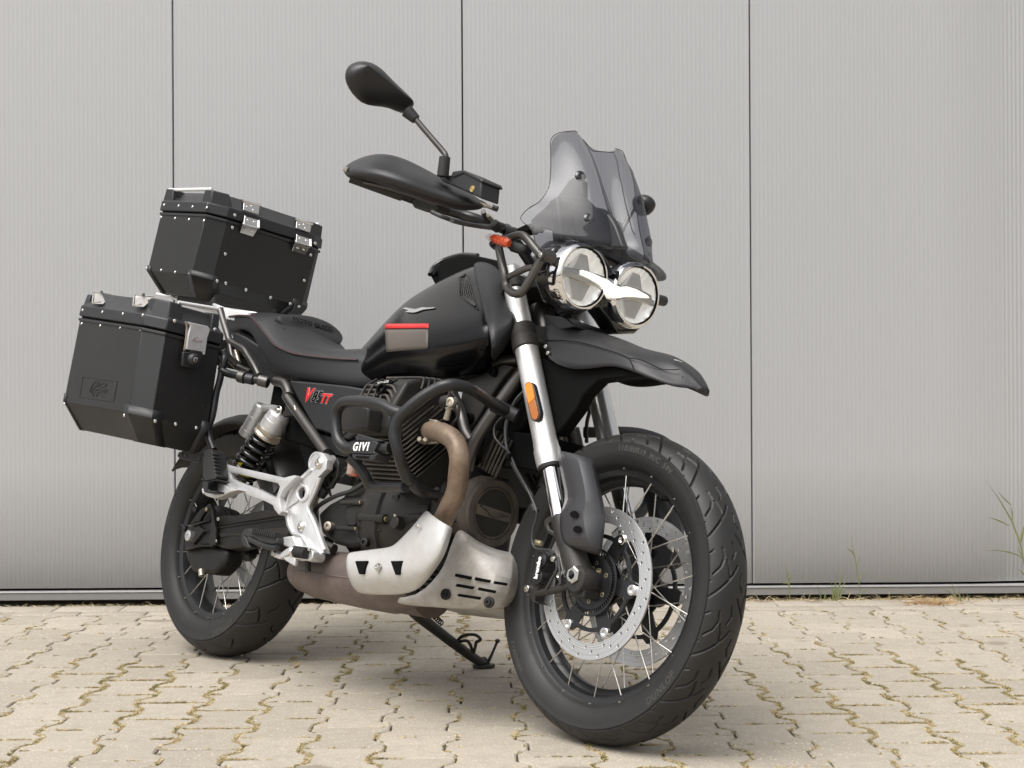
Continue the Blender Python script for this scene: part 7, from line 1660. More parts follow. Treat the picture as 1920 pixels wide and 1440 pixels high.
for i in range(int(turns * 20) + 1):
    t = i / 20
    d = .088 + (LN + .03 - .088) * t / turns; rr = .0335 + .0035 * math.sin(PI * min(1, t / turns))
    pts.append(A_ + a_ * d + (u_ * math.cos(2 * PI * t) + w_ * math.sin(2 * PI * t)) * rr)
tube('coil_spring', pts, .0058, M['gloss'], shk, n=12, smooth=0)
MB().lathe(A_, ax, [(.08, .016), (LN + .02, .016)], 20).obj('damper_body', M['void'], shk)
MB().lathe(A_, ax, [(LN - .004, .0280), (LN + .010, .0290), (LN + .010, .02)], 30).obj('yellow_mark', M['yellow'], shk)
MB().tube([A_ + ax * (LN + .03), A_ + ax * (LN + .085)], [.022, .018], 20).obj('shock_foot', M['alu'], shk, bevel=.003)
C0, C1 = Vector((0.1428,-0.085,0.6855)), Vector((0.1061,-0.095,0.6055))
rs = (C1 - C0)
MB().lathe(C0, rs, [(-.012, .010), (-.009, .019), (-.003, .0235), (.010, .0245), (.011, .0238), (.030, .0238), (.031, .0250), (.033, .0238), (rs.length - .018, .0238), (rs.length - .017, .0255), (rs.length, .0250), (rs.length + .004, .018), (rs.length + .004, 0)], 40).obj('shock_reservoir', M['alu'], shk, sharp=25)
tube('reservoir_link', [C0, (C0 + A_) / 2 + Vector((0, 0, .004)), A_], [.012, .010, .012], M['alu'], shk, n=14, smooth=2)
plate('shock_mount', [(0.3236,-0.135,0.7028),(0.3549,-0.135,0.6851),(0.391,-0.135,0.6711),(0.4,-0.135,0.6623),(0.3728,-0.135,0.6585),(0.3326,-0.135,0.6544),(0.3245,-0.135,0.6597),(0.3365,-0.135,0.6724),(0.3357,-0.135,0.6849)], .03, M['plastic_worn'], bike, bevel=.003)

# inner rear mudguard above the tyre ---------------------------------------------
rows = []
for i in range(9):
    a = R(28 + i * 15)
    rr = .352
    rows.append([(rr * math.cos(a) + 0, -.088, .321 + rr * math.sin(a) - .028), (rr * math.cos(a), -.070, .321 + rr * math.sin(a)), (rr * math.cos(a), -.03, .321 + rr * math.sin(a) + .012), (rr * math.cos(a), .03, .321 + rr * math.sin(a) + .012), (rr * math.cos(a), .07, .321 + rr * math.sin(a)), (rr * math.cos(a), .088, .321 + rr * math.sin(a) - .028)])
grid('rear_mudguard', rows, M['plastic_worn'], bike, sub=1, solid=.003, sharp=50)
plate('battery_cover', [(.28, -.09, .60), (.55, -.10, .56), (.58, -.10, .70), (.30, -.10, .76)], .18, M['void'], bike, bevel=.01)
plate('rear_loom_panel', [(0.3811,-0.09,0.589),(0.3293,-0.09,0.6327),(0.3586,-0.09,0.5903),(0.401,-0.09,0.5453),(0.4353,-0.09,0.5148),(0.5096,-0.09,0.5314),(0.4812,-0.09,0.5653)], .02, M['void'], bike, bevel=.002)

# foot rest bracket (cast aluminium) --------------------------------------------
br_o = [(0.5757,-0.178,0.5306),(0.5758,-0.178,0.5171),(0.5393,-0.178,0.4931),(0.5189,-0.178,0.4809),(0.5057,-0.178,0.4713),(0.4927,-0.178,0.4479),(0.4877,-0.178,0.425),(0.4947,-0.178,0.4026),(0.518,-0.178,0.3678),(0.5421,-0.178,0.3492),(0.5997,-0.178,0.3242),(0.642,-0.178,0.314),(0.6814,-0.178,0.3115),(0.7019,-0.178,0.313),(0.6928,-0.178,0.3243),(0.672,-0.178,0.3424),(0.6439,-0.178,0.3713),(0.6169,-0.178,0.3961),(0.596,-0.178,0.4127),(0.592,-0.178,0.4259),(0.6058,-0.178,0.4578),(0.6215,-0.178,0.4964),(0.65,-0.178,0.5175),(0.6472,-0.178,0.5396),(0.6227,-0.178,0.5567),(0.591,-0.178,0.5581)]
hole = [(p[0], 0, p[2]) for p in [(0.5509,-0.178,0.4687),(0.5657,-0.178,0.466),(0.5739,-0.178,0.4563),(0.5734,-0.178,0.4451),(0.5645,-0.178,0.4379),(0.5504,-0.178,0.4383),(0.54,-0.178,0.4457),(0.5354,-0.178,0.4568),(0.5401,-0.178,0.4649)]]
brk = side_plate('footrest_bracket', br_o, [hole], -.176, .020, M['alu'], bike, bevel=.0025)
# raised rims of the casting
def rim_tube(pts, r=.0042): tube('casting_rim', pts, r, M['alu'], brk, n=8, smooth=2)
rim_tube([(0.59,-0.187,0.5137),(0.5537,-0.187,0.4899),(0.5239,-0.187,0.4694),(0.5109,-0.187,0.4462),(0.5067,-0.187,0.4233),(0.513,-0.187,0.4033),(0.535,-0.187,0.3698),(0.559,-0.187,0.3512)])
rim_tube([(0.6316,-0.187,0.493),(0.6192,-0.187,0.4569),(0.6035,-0.187,0.425),(0.6082,-0.187,0.4097),(0.629,-0.187,0.3932),(0.6559,-0.187,0.3685),(0.6839,-0.187,0.3397),(0.7053,-0.187,0.3196)], .005)
rim_tube([(0.5597,-0.187,0.349),(0.5981,-0.187,0.3471),(0.6419,-0.187,0.3193)])
rim_tube([(0.5147,-0.187,0.4147),(0.5552,-0.187,0.4337)], .003)
rim_tube([(0.5489,-0.187,0.4795),(0.5599,-0.187,0.4699)], .003)
# raised ring round the hole
def oval(k, cx, cy, rx, ry, y, n=20):
    return None
tube('casting_rim', [(0.5637,-0.187,0.4705),(0.5806,-0.187,0.4674),(0.5913,-0.187,0.4556),(0.5903,-0.187,0.4422),(0.5789,-0.187,0.4345),(0.5635,-0.187,0.4352),(0.5501,-0.187,0.4436),(0.5442,-0.187,0.4561),(0.5499,-0.187,0.466)], .0040, M['alu'], brk, n=8, smooth=2, closed=True)
mt = MB().lathe((0.5914,-0.165,0.5334), (0, -1, 0), [(-.03, .0262), (.018, .0262), (.021, .0245), (.021, .0205), (.018, .0195), (.018, 0)], 44).obj('mount_boss', M['alu'], brk, sharp=30)
MB().lathe((0.6164,-0.183,0.5306), (0, -1, 0), [(0, .0165), (.004, .0160), (.009, .010), (.010, .0065), (.006, .0060), (.006, 0)], 32).obj('mount_bolt', M['steel'], brk, sharp=30)
MB().lathe((0.5871,-0.187,0.3696), (0, -1, 0), [(-.004, .0135), (.003, .0130), (.007, .0085), (.008, .0055), (.004, .0050), (.004, 0)], 32).obj('mount_bolt', M['steel'], brk, sharp=30)
plate('linkage_plate', [(0.631,-0.15,0.5509),(0.6464,-0.15,0.5379),(0.6492,-0.15,0.5023),(0.6304,-0.15,0.4748),(0.6087,-0.15,0.4693),(0.5867,-0.15,0.4773),(0.5916,-0.15,0.5001),(0.6165,-0.15,0.5212)], .010, M['plastic_worn'], bike, bevel=.002)
for t_ in ([(1840,200),(1865,240),(1820,280)], [(1790,320),(1840,330),(1800,420)], [(1740,400),(1765,370),(1785,430)]):
    pass
plate('linkage_hole', [(0.6316,-0.1505,0.5318),(0.6433,-0.1505,0.5221),(0.627,-0.1505,0.5121)], .001, M['void'], bike, bevel=0)
plate('linkage_hole', [(0.6169,-0.1505,0.5028),(0.6378,-0.1505,0.5018),(0.6237,-0.1505,0.4867)], .001, M['void'], bike, bevel=0)
plate('linkage_hole', [(0.6053,-0.1505,0.4803),(0.6087,-0.1505,0.4912),(0.6215,-0.1505,0.4783)], .001, M['void'], bike, bevel=0)
tube('brake_cylinder', [(0.6093,-0.15,0.4739),(0.5941,-0.15,0.453)], [.014, .012], M['plastic'], bike, n=18, smooth=0)
tube('brake_rod', [(0.5828,-0.15,0.4513),(0.5594,-0.15,0.4175)], .0055, M['gold_bolt'], bike, n=12, smooth=0)
tube('brake_hose', [(0.5716,-0.145,0.4122),(0.5895,-0.145,0.4311),(0.6446,-0.14,0.4571),(0.7084,-0.14,0.4734),(0.7543,-0.14,0.4952)], .0055, M['cable'], bike, n=12)
MB().lathe((0.6956,-0.14,0.5303), (0, 0, 1), [(-.022, .008), (-.018, .014), (.008, .0145), (.010, .016), (.018, .016), (.018, .005), (.03, .005)], 24).obj('brake_fluid_pot', M['fluid'], bike)
MB().lathe((0.7192,-0.145,0.5115), (0, 0, 1), [(-.004, .0125), (.003, .0125)], 24).obj('pot_band', M['pot_band'], bike)
for i in range(7):
    rr = random.Random(i)
    a = Vector((0.6162,-0.12,0.5491)) + Vector((rr.uniform(0, .06), rr.uniform(-.02, .02), rr.uniform(-.05, .03)))
    tube('wire_loom', [a, a + Vector((rr.uniform(.01, .05), 0, rr.uniform(-.03, .03))), a + Vector((rr.uniform(.05, .09), rr.uniform(-.01, .02), rr.uniform(-.05, .05)))], .0035, M['cable'], bike, n=8)

# passenger rest arm
arm_u = [(0.1448,-0.2,0.5389),(0.1693,-0.2,0.5348),(0.2001,-0.2,0.5117),(0.2607,-0.2,0.5054),(0.3727,-0.2,0.4966),(0.5018,-0.2,0.4855),(0.5477,-0.2,0.4941),(0.5609,-0.2,0.4901),(0.538,-0.2,0.4734),(0.5117,-0.2,0.4542),(0.5013,-0.2,0.4356),(0.511,-0.2,0.4181),(0.5246,-0.2,0.4008),(0.5114,-0.2,0.391),(0.487,-0.2,0.4032),(0.4753,-0.2,0.4139),(0.4307,-0.2,0.423),(0.3508,-0.2,0.4329),(0.2939,-0.2,0.4465),(0.226,-0.2,0.4625),(0.1853,-0.2,0.4752),(0.166,-0.2,0.4913),(0.1486,-0.2,0.5148)]
win = [(p[0], 0, p[2]) for p in [(0.2442,-0.2,0.4882),(0.2754,-0.2,0.4882),(0.3788,-0.2,0.4782),(0.4821,-0.2,0.4699),(0.4927,-0.2,0.4624),(0.4871,-0.2,0.4349),(0.4681,-0.2,0.4363),(0.387,-0.2,0.4531),(0.2963,-0.2,0.4655),(0.2582,-0.2,0.4733)]]
pa = side_plate('passenger_rest_arm', arm_u, [win], -.200, .020, M['alu'], bike, bevel=.003)
def lug(k, pts, y, th, m=None): return plate('rest_lug', pts, th, m or M['alu'], pa, bevel=.003)
lug('N', [(0.1903,-0.235,0.4574),(0.2067,-0.235,0.4628),(0.2384,-0.235,0.4629),(0.2885,-0.235,0.4474),(0.3427,-0.235,0.4429),(0.2976,-0.235,0.4338),(0.2617,-0.235,0.4216),(0.2279,-0.235,0.4152),(0.1899,-0.235,0.4192),(0.1648,-0.235,0.4252),(0.1575,-0.235,0.4392),(0.1643,-0.235,0.4395),(0.173,-0.235,0.428),(0.2055,-0.235,0.4271),(0.1952,-0.235,0.4433)], -.235, .030)
zz_ = [(375,30),(420,10),(462,12)] 
plate('passenger_footrest', [(0.1827,-0.262,0.5358),(0.2014,-0.262,0.5416),(0.2189,-0.262,0.5411),(0.2203,-0.262,0.5345),(0.232,-0.262,0.5296),(0.2266,-0.262,0.5242),(0.2378,-0.262,0.5208),(0.2326,-0.262,0.5149),(0.2437,-0.262,0.5115),(0.2385,-0.262,0.5057),(0.2492,-0.262,0.5022),(0.2445,-0.262,0.4964),(0.2549,-0.262,0.4926),(0.2506,-0.262,0.4868),(0.2608,-0.262,0.4834),(0.2574,-0.262,0.4776),(0.271,-0.262,0.472),(0.2652,-0.262,0.4629),(0.2133,-0.262,0.456),(0.2009,-0.262,0.465),(0.1842,-0.262,0.5096)], .020, M['grip'], pa, bevel=.002)
plate('footrest_pad', [(0.1532,-0.245,0.5381),(0.172,-0.245,0.5439),(0.2029,-0.245,0.5407),(0.2126,-0.245,0.5326),(0.2472,-0.245,0.4722),(0.2363,-0.245,0.4647),(0.184,-0.245,0.4578),(0.1715,-0.245,0.4668),(0.1547,-0.245,0.5117)], .035, M['plastic'], pa, bevel=.003)
plate('rest_hinge', [(0.2042,-0.262,0.4533),(0.274,-0.262,0.4632),(0.2757,-0.262,0.4586),(0.2369,-0.262,0.4535),(0.2447,-0.262,0.4315),(0.2801,-0.262,0.4331),(0.2773,-0.262,0.4283),(0.2333,-0.262,0.4251),(0.2191,-0.262,0.4268),(0.2082,-0.262,0.4393)], .04, M['plastic'], pa, bevel=.003)
MB().lathe((0.2152,-0.237,0.4545), (0, -1, 0), [(-.01, .0062), (.002, .0062), (.003, .005), (.003, 0)], 18).obj('hinge_pin', M['steel_dirty'], pa)

# rider foot rest and brake pedal
fr_ = plate('rider_footrest', [(0.3962,-0.235,0.3355),(0.4058,-0.235,0.3452),(0.4259,-0.235,0.3488),(0.4528,-0.235,0.3437),(0.5326,-0.235,0.3399),(0.5631,-0.235,0.3331),(0.566,-0.235,0.3179),(0.541,-0.235,0.3139),(0.4867,-0.235,0.3167),(0.4505,-0.235,0.3255),(0.4299,-0.235,0.3241),(0.4076,-0.235,0.3271)], .035, M['grip'], bike, bevel=.004)
for i in range(12):
    a = [(0.4561,-0.238,0.3356),(0.5563,-0.238,0.3311)]
    p = Vector(a[0]).lerp(Vector(a[1]), i / 11)
    MB().box(p + Vector((0, .016, .007)), (.0045, 0, .002), (0, .042, 0), (0, 0, .014)).obj('rest_rib', M['grip'], fr_, bevel=.001)
plate('footrest_tip', [(0.3949,-0.235,0.3331),(0.4167,-0.235,0.3255),(0.435,-0.235,0.3086),(0.4496,-0.235,0.3029),(0.4387,-0.235,0.2976),(0.4207,-0.235,0.3008),(0.4052,-0.235,0.3088),(0.3988,-0.235,0.3152)], .02, M['plastic'], fr_, bevel=.003)
tube('footrest_rail', [(0.4347,-0.235,0.3222),(0.4882,-0.235,0.3124),(0.5392,-0.235,0.3071),(0.5708,-0.235,0.3094)], .007, M['plastic'], fr_, smooth=2)
plate('footrest_block', [(0.5322,-0.215,0.334),(0.5553,-0.215,0.3378),(0.5973,-0.215,0.3439),(0.6126,-0.215,0.3329),(0.6237,-0.215,0.3227),(0.6549,-0.215,0.3227),(0.6789,-0.215,0.3201),(0.6978,-0.215,0.3085),(0.698,-0.215,0.2956),(0.6887,-0.215,0.2884),(0.6274,-0.215,0.2858),(0.6145,-0.215,0.2892),(0.5989,-0.215,0.3011),(0.5994,-0.215,0.3122),(0.5533,-0.215,0.3188),(0.5377,-0.215,0.3232)], .04, M['alu'], bike, bevel=.004)
MB().lathe((0.5532,-0.217,0.3285), (0, -1, 0), [(-.01, .0075), (.002, .0075), (.003, .006), (.003, 0)], 18).obj('hinge_pin', M['steel_dirty'], fr_)
plate('footrest_block', [(0.5277,-0.222,0.2993),(0.5409,-0.222,0.3025),(0.5634,-0.222,0.2953),(0.5906,-0.222,0.3105),(0.6067,-0.222,0.3161),(0.6134,-0.222,0.3012),(0.589,-0.222,0.2906),(0.5676,-0.222,0.2823),(0.5382,-0.222,0.2856),(0.5282,-0.222,0.2915)], .02, M['alu'], bike, bevel=.003)
piece('pivot_bolt', 'screw', screw_mb, (0.5412,-0.223,0.2939), (0, -1, 0), bike, M['steel'], scale=1.0)
plate('pedal_arm', [(0.5864,-0.225,0.2878),(0.6385,-0.225,0.2983),(0.6445,-0.225,0.2727),(0.6391,-0.225,0.2712),(0.6008,-0.225,0.2801)], .012, M['alu'], bike, bevel=.003)
tube('brake_pedal', [(0.6606,-0.245,0.3047),(0.7164,-0.245,0.3045)], .0125, M['grip'], bike, n=20, smooth=0, label='ribbed brake pedal')
for i in range(9):
    a = [(0.6644,-0.245,0.3049),(0.7144,-0.245,0.3048)]; p = Vector(a[0]).lerp(Vector(a[1]), i / 8); d = Vector(a[1]) - Vector(a[0])
    MB().lathe(p, d, [(-.0012, .0125), (0, .0140), (.0012, .0125)], 20).obj('pedal_rib', M['grip'], bike)
MB().lathe((0.6594,-0.248,0.3041), (-.9, -.4, 0), [(-.008, .0135), (.001, .0135), (.002, .0045), (-.002, .004), (-.002, 0)], 24).obj('pedal_cap', M['alu_pol'], bike)
plate('pedal_frame', [(0.633,-0.238,0.3091),(0.6521,-0.238,0.317),(0.7137,-0.238,0.3171),(0.7311,-0.238,0.3098),(0.7331,-0.238,0.2972),(0.723,-0.238,0.2868),(0.6531,-0.238,0.2889),(0.6533,-0.238,0.2943),(0.7149,-0.238,0.2947),(0.7119,-0.238,0.3105),(0.6541,-0.238,0.3106),(0.6447,-0.238,0.3056)], .02, M['alu'], bike, bevel=.003)
piece('pedal_screw', 'screw', screw_mb, (0.7212,-0.242,0.3143), (.2, -1, .3), bike, M['steel'], scale=.7)
MB().tube([(0.6577,-0.2,0.2924),(0.669,-0.2,0.2618)], .0075, 12).obj('stop_post', M['plastic_worn'], bike)
MB().tube([(0.6527,-0.16,0.3328),(0.6902,-0.15,0.326)], .013, 16).obj('pivot_tube', M['plastic_worn'], bike)

# side stand (on the far side, carries the lean) ---------------------------------
gfoot = bike.matrix_world.inverted() @ Vector((-.079, 4.387, .006))
p_top = Vector((0.7054,0.1,0.2144)); foot = Vector(gfoot)
sst = tube('side_stand', [p_top + Vector((0, 0, .03)), p_top, p_top.lerp(foot, .35) + Vector((0, 0, -.004)), p_top.lerp(foot, .9), foot + Vector((0, 0, .012))], [.017, .016, .014, .0125, .012], M['plastic_worn'], bike, n=18, smooth=4, label='lowered black side stand')
upw = bike.matrix_world.inverted().to_3x3() @ Vector((0, 0, 1)); fwdw = bike.matrix_world.inverted().to_3x3() @ Vector((1, .1, 0)).normalized(); sidw = upw.cross(fwdw)
ol = [foot - upw * .005 + fwdw * (.030 * math.cos(t)) + sidw * (.022 * math.sin(t)) for t in np.linspace(0, 2 * PI, 17)[:-1]]
plate('stand_foot', ol, tuple(upw * .009), M['plastic_worn'], sst, bevel=.002)
tube('stand_lever', [foot + upw * .006 + fwdw * .010, foot + upw * .03 + fwdw * .022, foot + upw * .062 + fwdw * .036], [.0050, .0038, .0034], M['plastic_worn'], sst, n=10)
MB().lathe(foot + upw * .064 + fwdw * .037, upw, [(-.006, .002), (-.003, .0065), (.003, .0065), (.006, .002)], 14).obj('lever_knob', M['plastic_worn'], sst)
yb = foot.y
tube('stand_loop', [(0.6622,0.3,0.1463),(0.6866,0.3,0.1647),(0.718,0.31,0.1719),(0.7442,0.31,0.1645),(0.7415,0.31,0.1591),(0.7307,0.31,0.1537),(0.7176,0.32,0.1419),(0.6913,0.34,0.1253)], .0042, M['plastic_worn'], sst, n=8, smooth=3)
tube('stand_loop', [(0.6703,0.3,0.1472),(0.7018,0.3,0.1534),(0.7084,0.31,0.1449),(0.697,0.33,0.1275)], .0042, M['plastic_worn'], sst, n=8, smooth=3)
a, b = Vector((0.7012,0.15,0.2184)), Vector((0.692,0.22,0.1873))
pts = []
d = b - a; aa, uu, ww = basis(d)
for i in range(150):
    t = i / 149; pts.append(a + d * t + (uu * math.cos(t * 60) + ww * math.sin(t * 60)) * .006)
tube('return_spring', pts, .0017, M['void'], sst, n=6, smooth=0)

stk = [(0.6764,0.165,0.2023),(0.6843,0.165,0.2042),(0.7066,0.165,0.1891),(0.7044,0.165,0.1848),(0.6957,0.165,0.1865),(0.6794,0.165,0.1975)]
plate('stand_sticker', [Vector(p) + Vector((0, -.006, .0)) for p in stk], .001, M['white'], sst, bevel=0)
plate('stand_mount', [(0.6617,0.08,0.2239),(0.7907,0.08,0.2363),(0.7982,0.08,0.208),(0.7132,0.08,0.1994)], .03, M['plastic_worn'], bike, bevel=.004)

# carrier frames for the cases ---------------------------------------------------
tube('case_rack', [(0.1371,-0.235,0.8047),(0.1538,-0.235,0.7915),(0.1549,-0.235,0.7732),(0.1524,-0.236,0.7601),(0.177,-0.225,0.7513),(0.2096,-0.215,0.7477),(0.2408,-0.2,0.7435),(0.2628,-0.18,0.7422),(0.283,-0.165,0.7399)], .0105, M['bar'], bike, n=16, smooth=3)
MB().tube([(0.2116,-0.215,0.7468),(0.2301,-0.206,0.7441)], .0165, 22).obj('rack_coupling', M['frame'], bike, bevel=.002)
MB().tube([(0.2321,-0.205,0.7434),(0.2538,-0.193,0.7413)], .0140, 22).obj('rack_coupling', M['plastic'], bike, bevel=.002)
MB().tube([(0.2605,-0.183,0.7434),(0.283,-0.166,0.7397)], .0155, 22).obj('rack_coupling', M['frame'], bike, bevel=.002)
tube('case_rack', [(0.1531,-0.236,0.7583),(0.1535,-0.237,0.7269),(0.1493,-0.238,0.6938)] + [(0.1552,-0.24,0.637),(0.1449,-0.24,0.5969),(0.1619,-0.238,0.5686),(0.1867,-0.236,0.5425)], .0095, M['bar'], bike, n=14, smooth=3)
tube('case_rack', [(0.0766,-0.2,0.823),(0.0843,-0.16,0.7943),(0.0992,-0.15,0.785),(0.1589,-0.15,0.7714)], .010, M['frame'], bike, n=14, smooth=2)
tube('case_rack', [(0.0235,-0.15,0.8524),(0.0453,-0.15,0.8197),(0.073,-0.15,0.8004)], .008, M['frame'], bike, n=12, smooth=2)
tube('case_rack', [(0.0444,-0.14,0.8371),(0.0702,-0.14,0.8026)], .007, M['steel_dirty'], bike, n=12, smooth=2)
plate('rack_foot', [(-0.0661,-0.2,0.5253),(-0.0604,-0.2,0.5368),(-0.0329,-0.2,0.5426),(0.0706,-0.2,0.5368),(0.0796,-0.2,0.5248),(0.0689,-0.2,0.5146),(0.0467,-0.2,0.5102),(-0.0487,-0.2,0.5183)], .008, M['plastic'], bike, bevel=.002)
for p in [(-0.0176,-0.2015,0.5278),(0.059,-0.2015,0.5202),(-0.0417,-0.2015,0.5333)]:
    MB().lathe(p, (0, -1, 0), [(-.001, .0045), (.0006, .0045), (.0006, 0)], 12).obj('rack_hole', M['frame'], bike)
# bright aluminium top rack under the top case
plate('luggage_rack', [(-.40, -.115, 1.000), (-.10, -.115, .960), (.02, -.105, .952), (.06, -.06, .950), (.06, .06, .950), (.02, .105, .952), (-.10, .115, .960), (-.40, .115, 1.000)], (0, 0, .008), M['rack_alu'], bike, bevel=.002)
plate('rack_side', [(-0.2317,-0.118,0.9976),(-0.208,-0.118,0.9955),(-0.1303,-0.118,0.9774),(0.0574,-0.118,0.9449),(-0.0346,-0.118,0.944),(-0.0337,-0.118,0.9307),(-0.0873,-0.118,0.9384),(-0.1172,-0.118,0.9611),(-0.1268,-0.118,0.9674),(-0.1539,-0.118,0.9704),(-0.2019,-0.118,0.9783),(-0.2266,-0.118,0.9833)], .012, M['rack_alu'], bike, bevel=.002)
tube('rack_edge', [(-0.5178,-0.118,1.0307),(-0.4095,-0.118,1.0148),(-0.327,-0.118,0.9933),(-0.2531,-0.118,0.9902),(-0.2125,-0.118,0.9935),(-0.1048,-0.118,0.9687)], .005, M['rack_alu'], bike, n=10, smooth=2)

# ------------------------------------------------------------------ luggage cases (lift off, so things of their own)
def octa(x0, x1, y0, y1, cx0, cy0, cx1, cy1, cxi=None, cyi=None):
    """outline with chamfers on the right side (y0) : x0 rear, x1 front; the left side chamfers cxi, cyi"""
    a, b = (cxi, cyi) if cxi is not None else (cx1, cy1)
    return [(x0 + cx0, y0), (x1 - cx1, y0), (x1, y0 + cy1), (x1, y1 - b), (x1 - a, y1), (x0 + a, y1), (x0, y1 - b), (x0, y0 + cy0)]
def layer(ol, z, sl, xr):          # sl: slope of z against x
    return [Vector((x, y, z + sl * (x - xr))) for x, y in ol]
def stack(name, layers, m, parent, bevel=.003, **k):
    n = len(layers[0]); v = [p for l in layers for p in l]; f = []
    for i in range(len(layers) - 1):
        for j in range(n): f.append((i * n + j, i * n + (j + 1) % n, (i + 1) * n + (j + 1) % n, (i + 1) * n + j))
    f.append(tuple(range(n - 1, -1, -1))); f.append(tuple((len(layers) - 1) * n + j for j in range(n)))
    return obj(name, v, f, m, parent, bevel=bevel, sharp=25, bang=20, **k)
def shrink(ol, dx, dy):
    cx = sum(p[0] for p in ol) / len(ol); cy = sum(p[1] for p in ol) / len(ol)
    hx = max(abs(p[0] - cx) for p in ol); hy = max(abs(p[1] - cy) for p in ol)
    return [(cx + (x - cx) * (hx - dx) / hx, cy + (y - cy) * (hy - dy) / hy) for x, y in ol]

top = empty('top_case', 'black aluminium top case with two steel latches, mounted above the seat', 'luggage case')
top.matrix_world = bike_matrix()
SL, XR = -.107, -.437
def sh(ol, d): return [(x + d, y) for x, y in ol]
of = octa(-.438, -.124, -.200, .200, .008, .010, .034, .053)
body = stack('case_body', [layer(sh(shrink(of, .035, .048), -.018), 1.023, SL, XR), layer(sh(of, -.017), 1.079, SL, XR), layer(of, 1.2545, SL, XR)], M['case'], top, bevel=.002)
stack('case_rim', [layer(shrink(of, -.0035, -.0035), 1.252, SL, XR), layer(shrink(of, -.0035, -.0035), 1.260, SL, XR)], M['plastic'], top, bevel=.0015)
stack('case_gasket', [layer(shrink(of, .003, .003), 1.258, SL, XR), layer(shrink(of, .003, .003), 1.266, SL, XR)], M['void'], top, bevel=0)
lid = stack('lid', [layer(shrink(of, -.005, -.005), 1.2655, SL, XR), layer(shrink(of, -.004, -.004), 1.296, SL, XR), layer(shrink(of, .008, .010), 1.303, SL, XR), layer(shrink(of, .045, .050), 1.336, SL, XR), layer(shrink(of, .052, .058), 1.337, SL, XR)], M['plastic'], top, bevel=.003)
# corner towers of the lid with steel lashing rails
def tower(pts_top, pts_base, m=M['plastic'], parent=None):
    n = len(pts_top); v = [Vector(p) for p in pts_base + pts_top]
    f = [tuple(range(n)), tuple(range(2 * n - 1, n - 1, -1))] + [(i, (i + 1) % n, n + (i + 1) % n, n + i) for i in range(n)]
    return obj('lid_corner', v, f, m, parent, bevel=.004, sharp=25, seg=3)
def zz(x, z): return z + SL * (x - XR)
for sx, sy in ((0, -1), (1, -1), (0, 1), (1, 1)):
    xc = -.428 if sx == 0 else -.150; dx = 1 if sx == 0 else -1
    yo = sy * .196; yi = sy * .135
    b = [(xc - dx * .008, yo + sy * .004), (xc + dx * .050, yo + sy * .002), (xc + dx * .045, yi), (xc - dx * .004, yi)]
    if sx == 1: b = [(xc - .055, yo + sy * .002), (xc + .000, yo), (xc + .028, yi), (xc - .035, yi - sy * .03)]
    t = [(xc + (x - xc) * .75 + dx * .004, yo + (y - yo) * .75) for x, y in b]
    tower([(x, y, zz(x, 1.335)) for x, y in t], [(x, y, zz(x, 1.290)) for x, y in b], parent=top)
for sy in (-1, 1):
    tube('lashing_rail', [(-.425, sy * .190, zz(-.425, 1.3335)), (-.165, sy * .190, zz(-.165, 1.3385))], .0052, M['rack_alu'], top, n=14, smooth=0)
# rivets
for p in [(-0.4234,-0.2008,1.2432),(-0.3361,-0.2008,1.2329),(-0.2509,-0.2008,1.2223),(-0.161,-0.2008,1.2113),(-0.4544,-0.2008,1.0874),(-0.3617,-0.2008,1.0759),(-0.2741,-0.2008,1.0648),(-0.1884,-0.2008,1.0558)]:
    piece('rivet', 'rivet', rivet_mb, p, (0, -1, .0), top, M['alu_pol'])
for p in [(-0.4133,-0.2045,1.2797),(-0.3219,-0.2045,1.2685),(-0.2368,-0.2045,1.2585),(-0.1515,-0.2045,1.2483)]:
    piece('rivet', 'rivet', rivet_mb, p, (0, -1, 0), top, M['alu_pol'])
for p in [(-0.1235,-0.1264,1.2087)]: piece('rivet', 'rivet', rivet_mb, p, (1, 0, -.1), top, M['alu_pol'], scale=1.15)
for p in [(-0.1275,-0.1316,1.1286),(-0.1275,0.147,1.1204)]: piece('rivet', 'rivet', rivet_mb, p, (1, 0, -.1), top, M['alu_pol'], scale=1.15)
for p in [(-0.124,0.1519,1.2004)]: piece('rivet', 'rivet', rivet_mb, p, (1, 0, -.1), top, M['alu_pol'], scale=1.15)
for p in [(-0.136,-0.1371,1.0476),(-0.136,-0.1078,1.0482),(-0.136,-0.0379,1.0461),(-0.136,0.0485,1.044),(-0.136,0.1187,1.0424),(-0.136,0.1508,1.0407)]: piece('rivet', 'rivet', rivet_mb, p, (1, 0, -.1), top, M['alu_pol'], scale=1.15)
for p in [(-0.119,-0.1286,1.2449),(-0.119,0.1564,1.2376)]: piece('rivet', 'rivet', rivet_mb, p, (1, 0, -.1), top, M['alu_pol'], scale=1.2)
# front panel seam, corner shoes
fl = [(-0.1275,-0.1385,1.2147),(-0.1275,0.1685,1.2166),(-0.1275,0.1618,1.0477),(-0.1275,0.1282,1.044),(-0.1275,-0.125,1.0458),(-0.1275,-0.1463,1.0507)]
def on_front(pts, off=.0006):
    # the front face of the body leans: x = -.124 at the rim, -.141 at the bottom edge
    out = []
    for x, y, z in pts:
        t = (1.221 - z) / .175
        out.append((-.124 - .017 * min(1, max(0, t)) + off, y, z))
    return out
plate('front_panel', on_front(fl, .0002), (.0012, 0, 0), M['case'], top, bevel=.0004, label='flat riveted front panel of the case')
plate('corner_shoe', on_front([(-0.136,0.1363,1.0495),(-0.136,0.1745,1.0496),(-0.136,0.1784,1.0397),(-0.136,0.1601,1.0137),(-0.136,0.1385,1.0131),(-0.136,0.1273,1.015)], .0020), (.004, 0, 0), M['plastic'], top, bevel=.001)
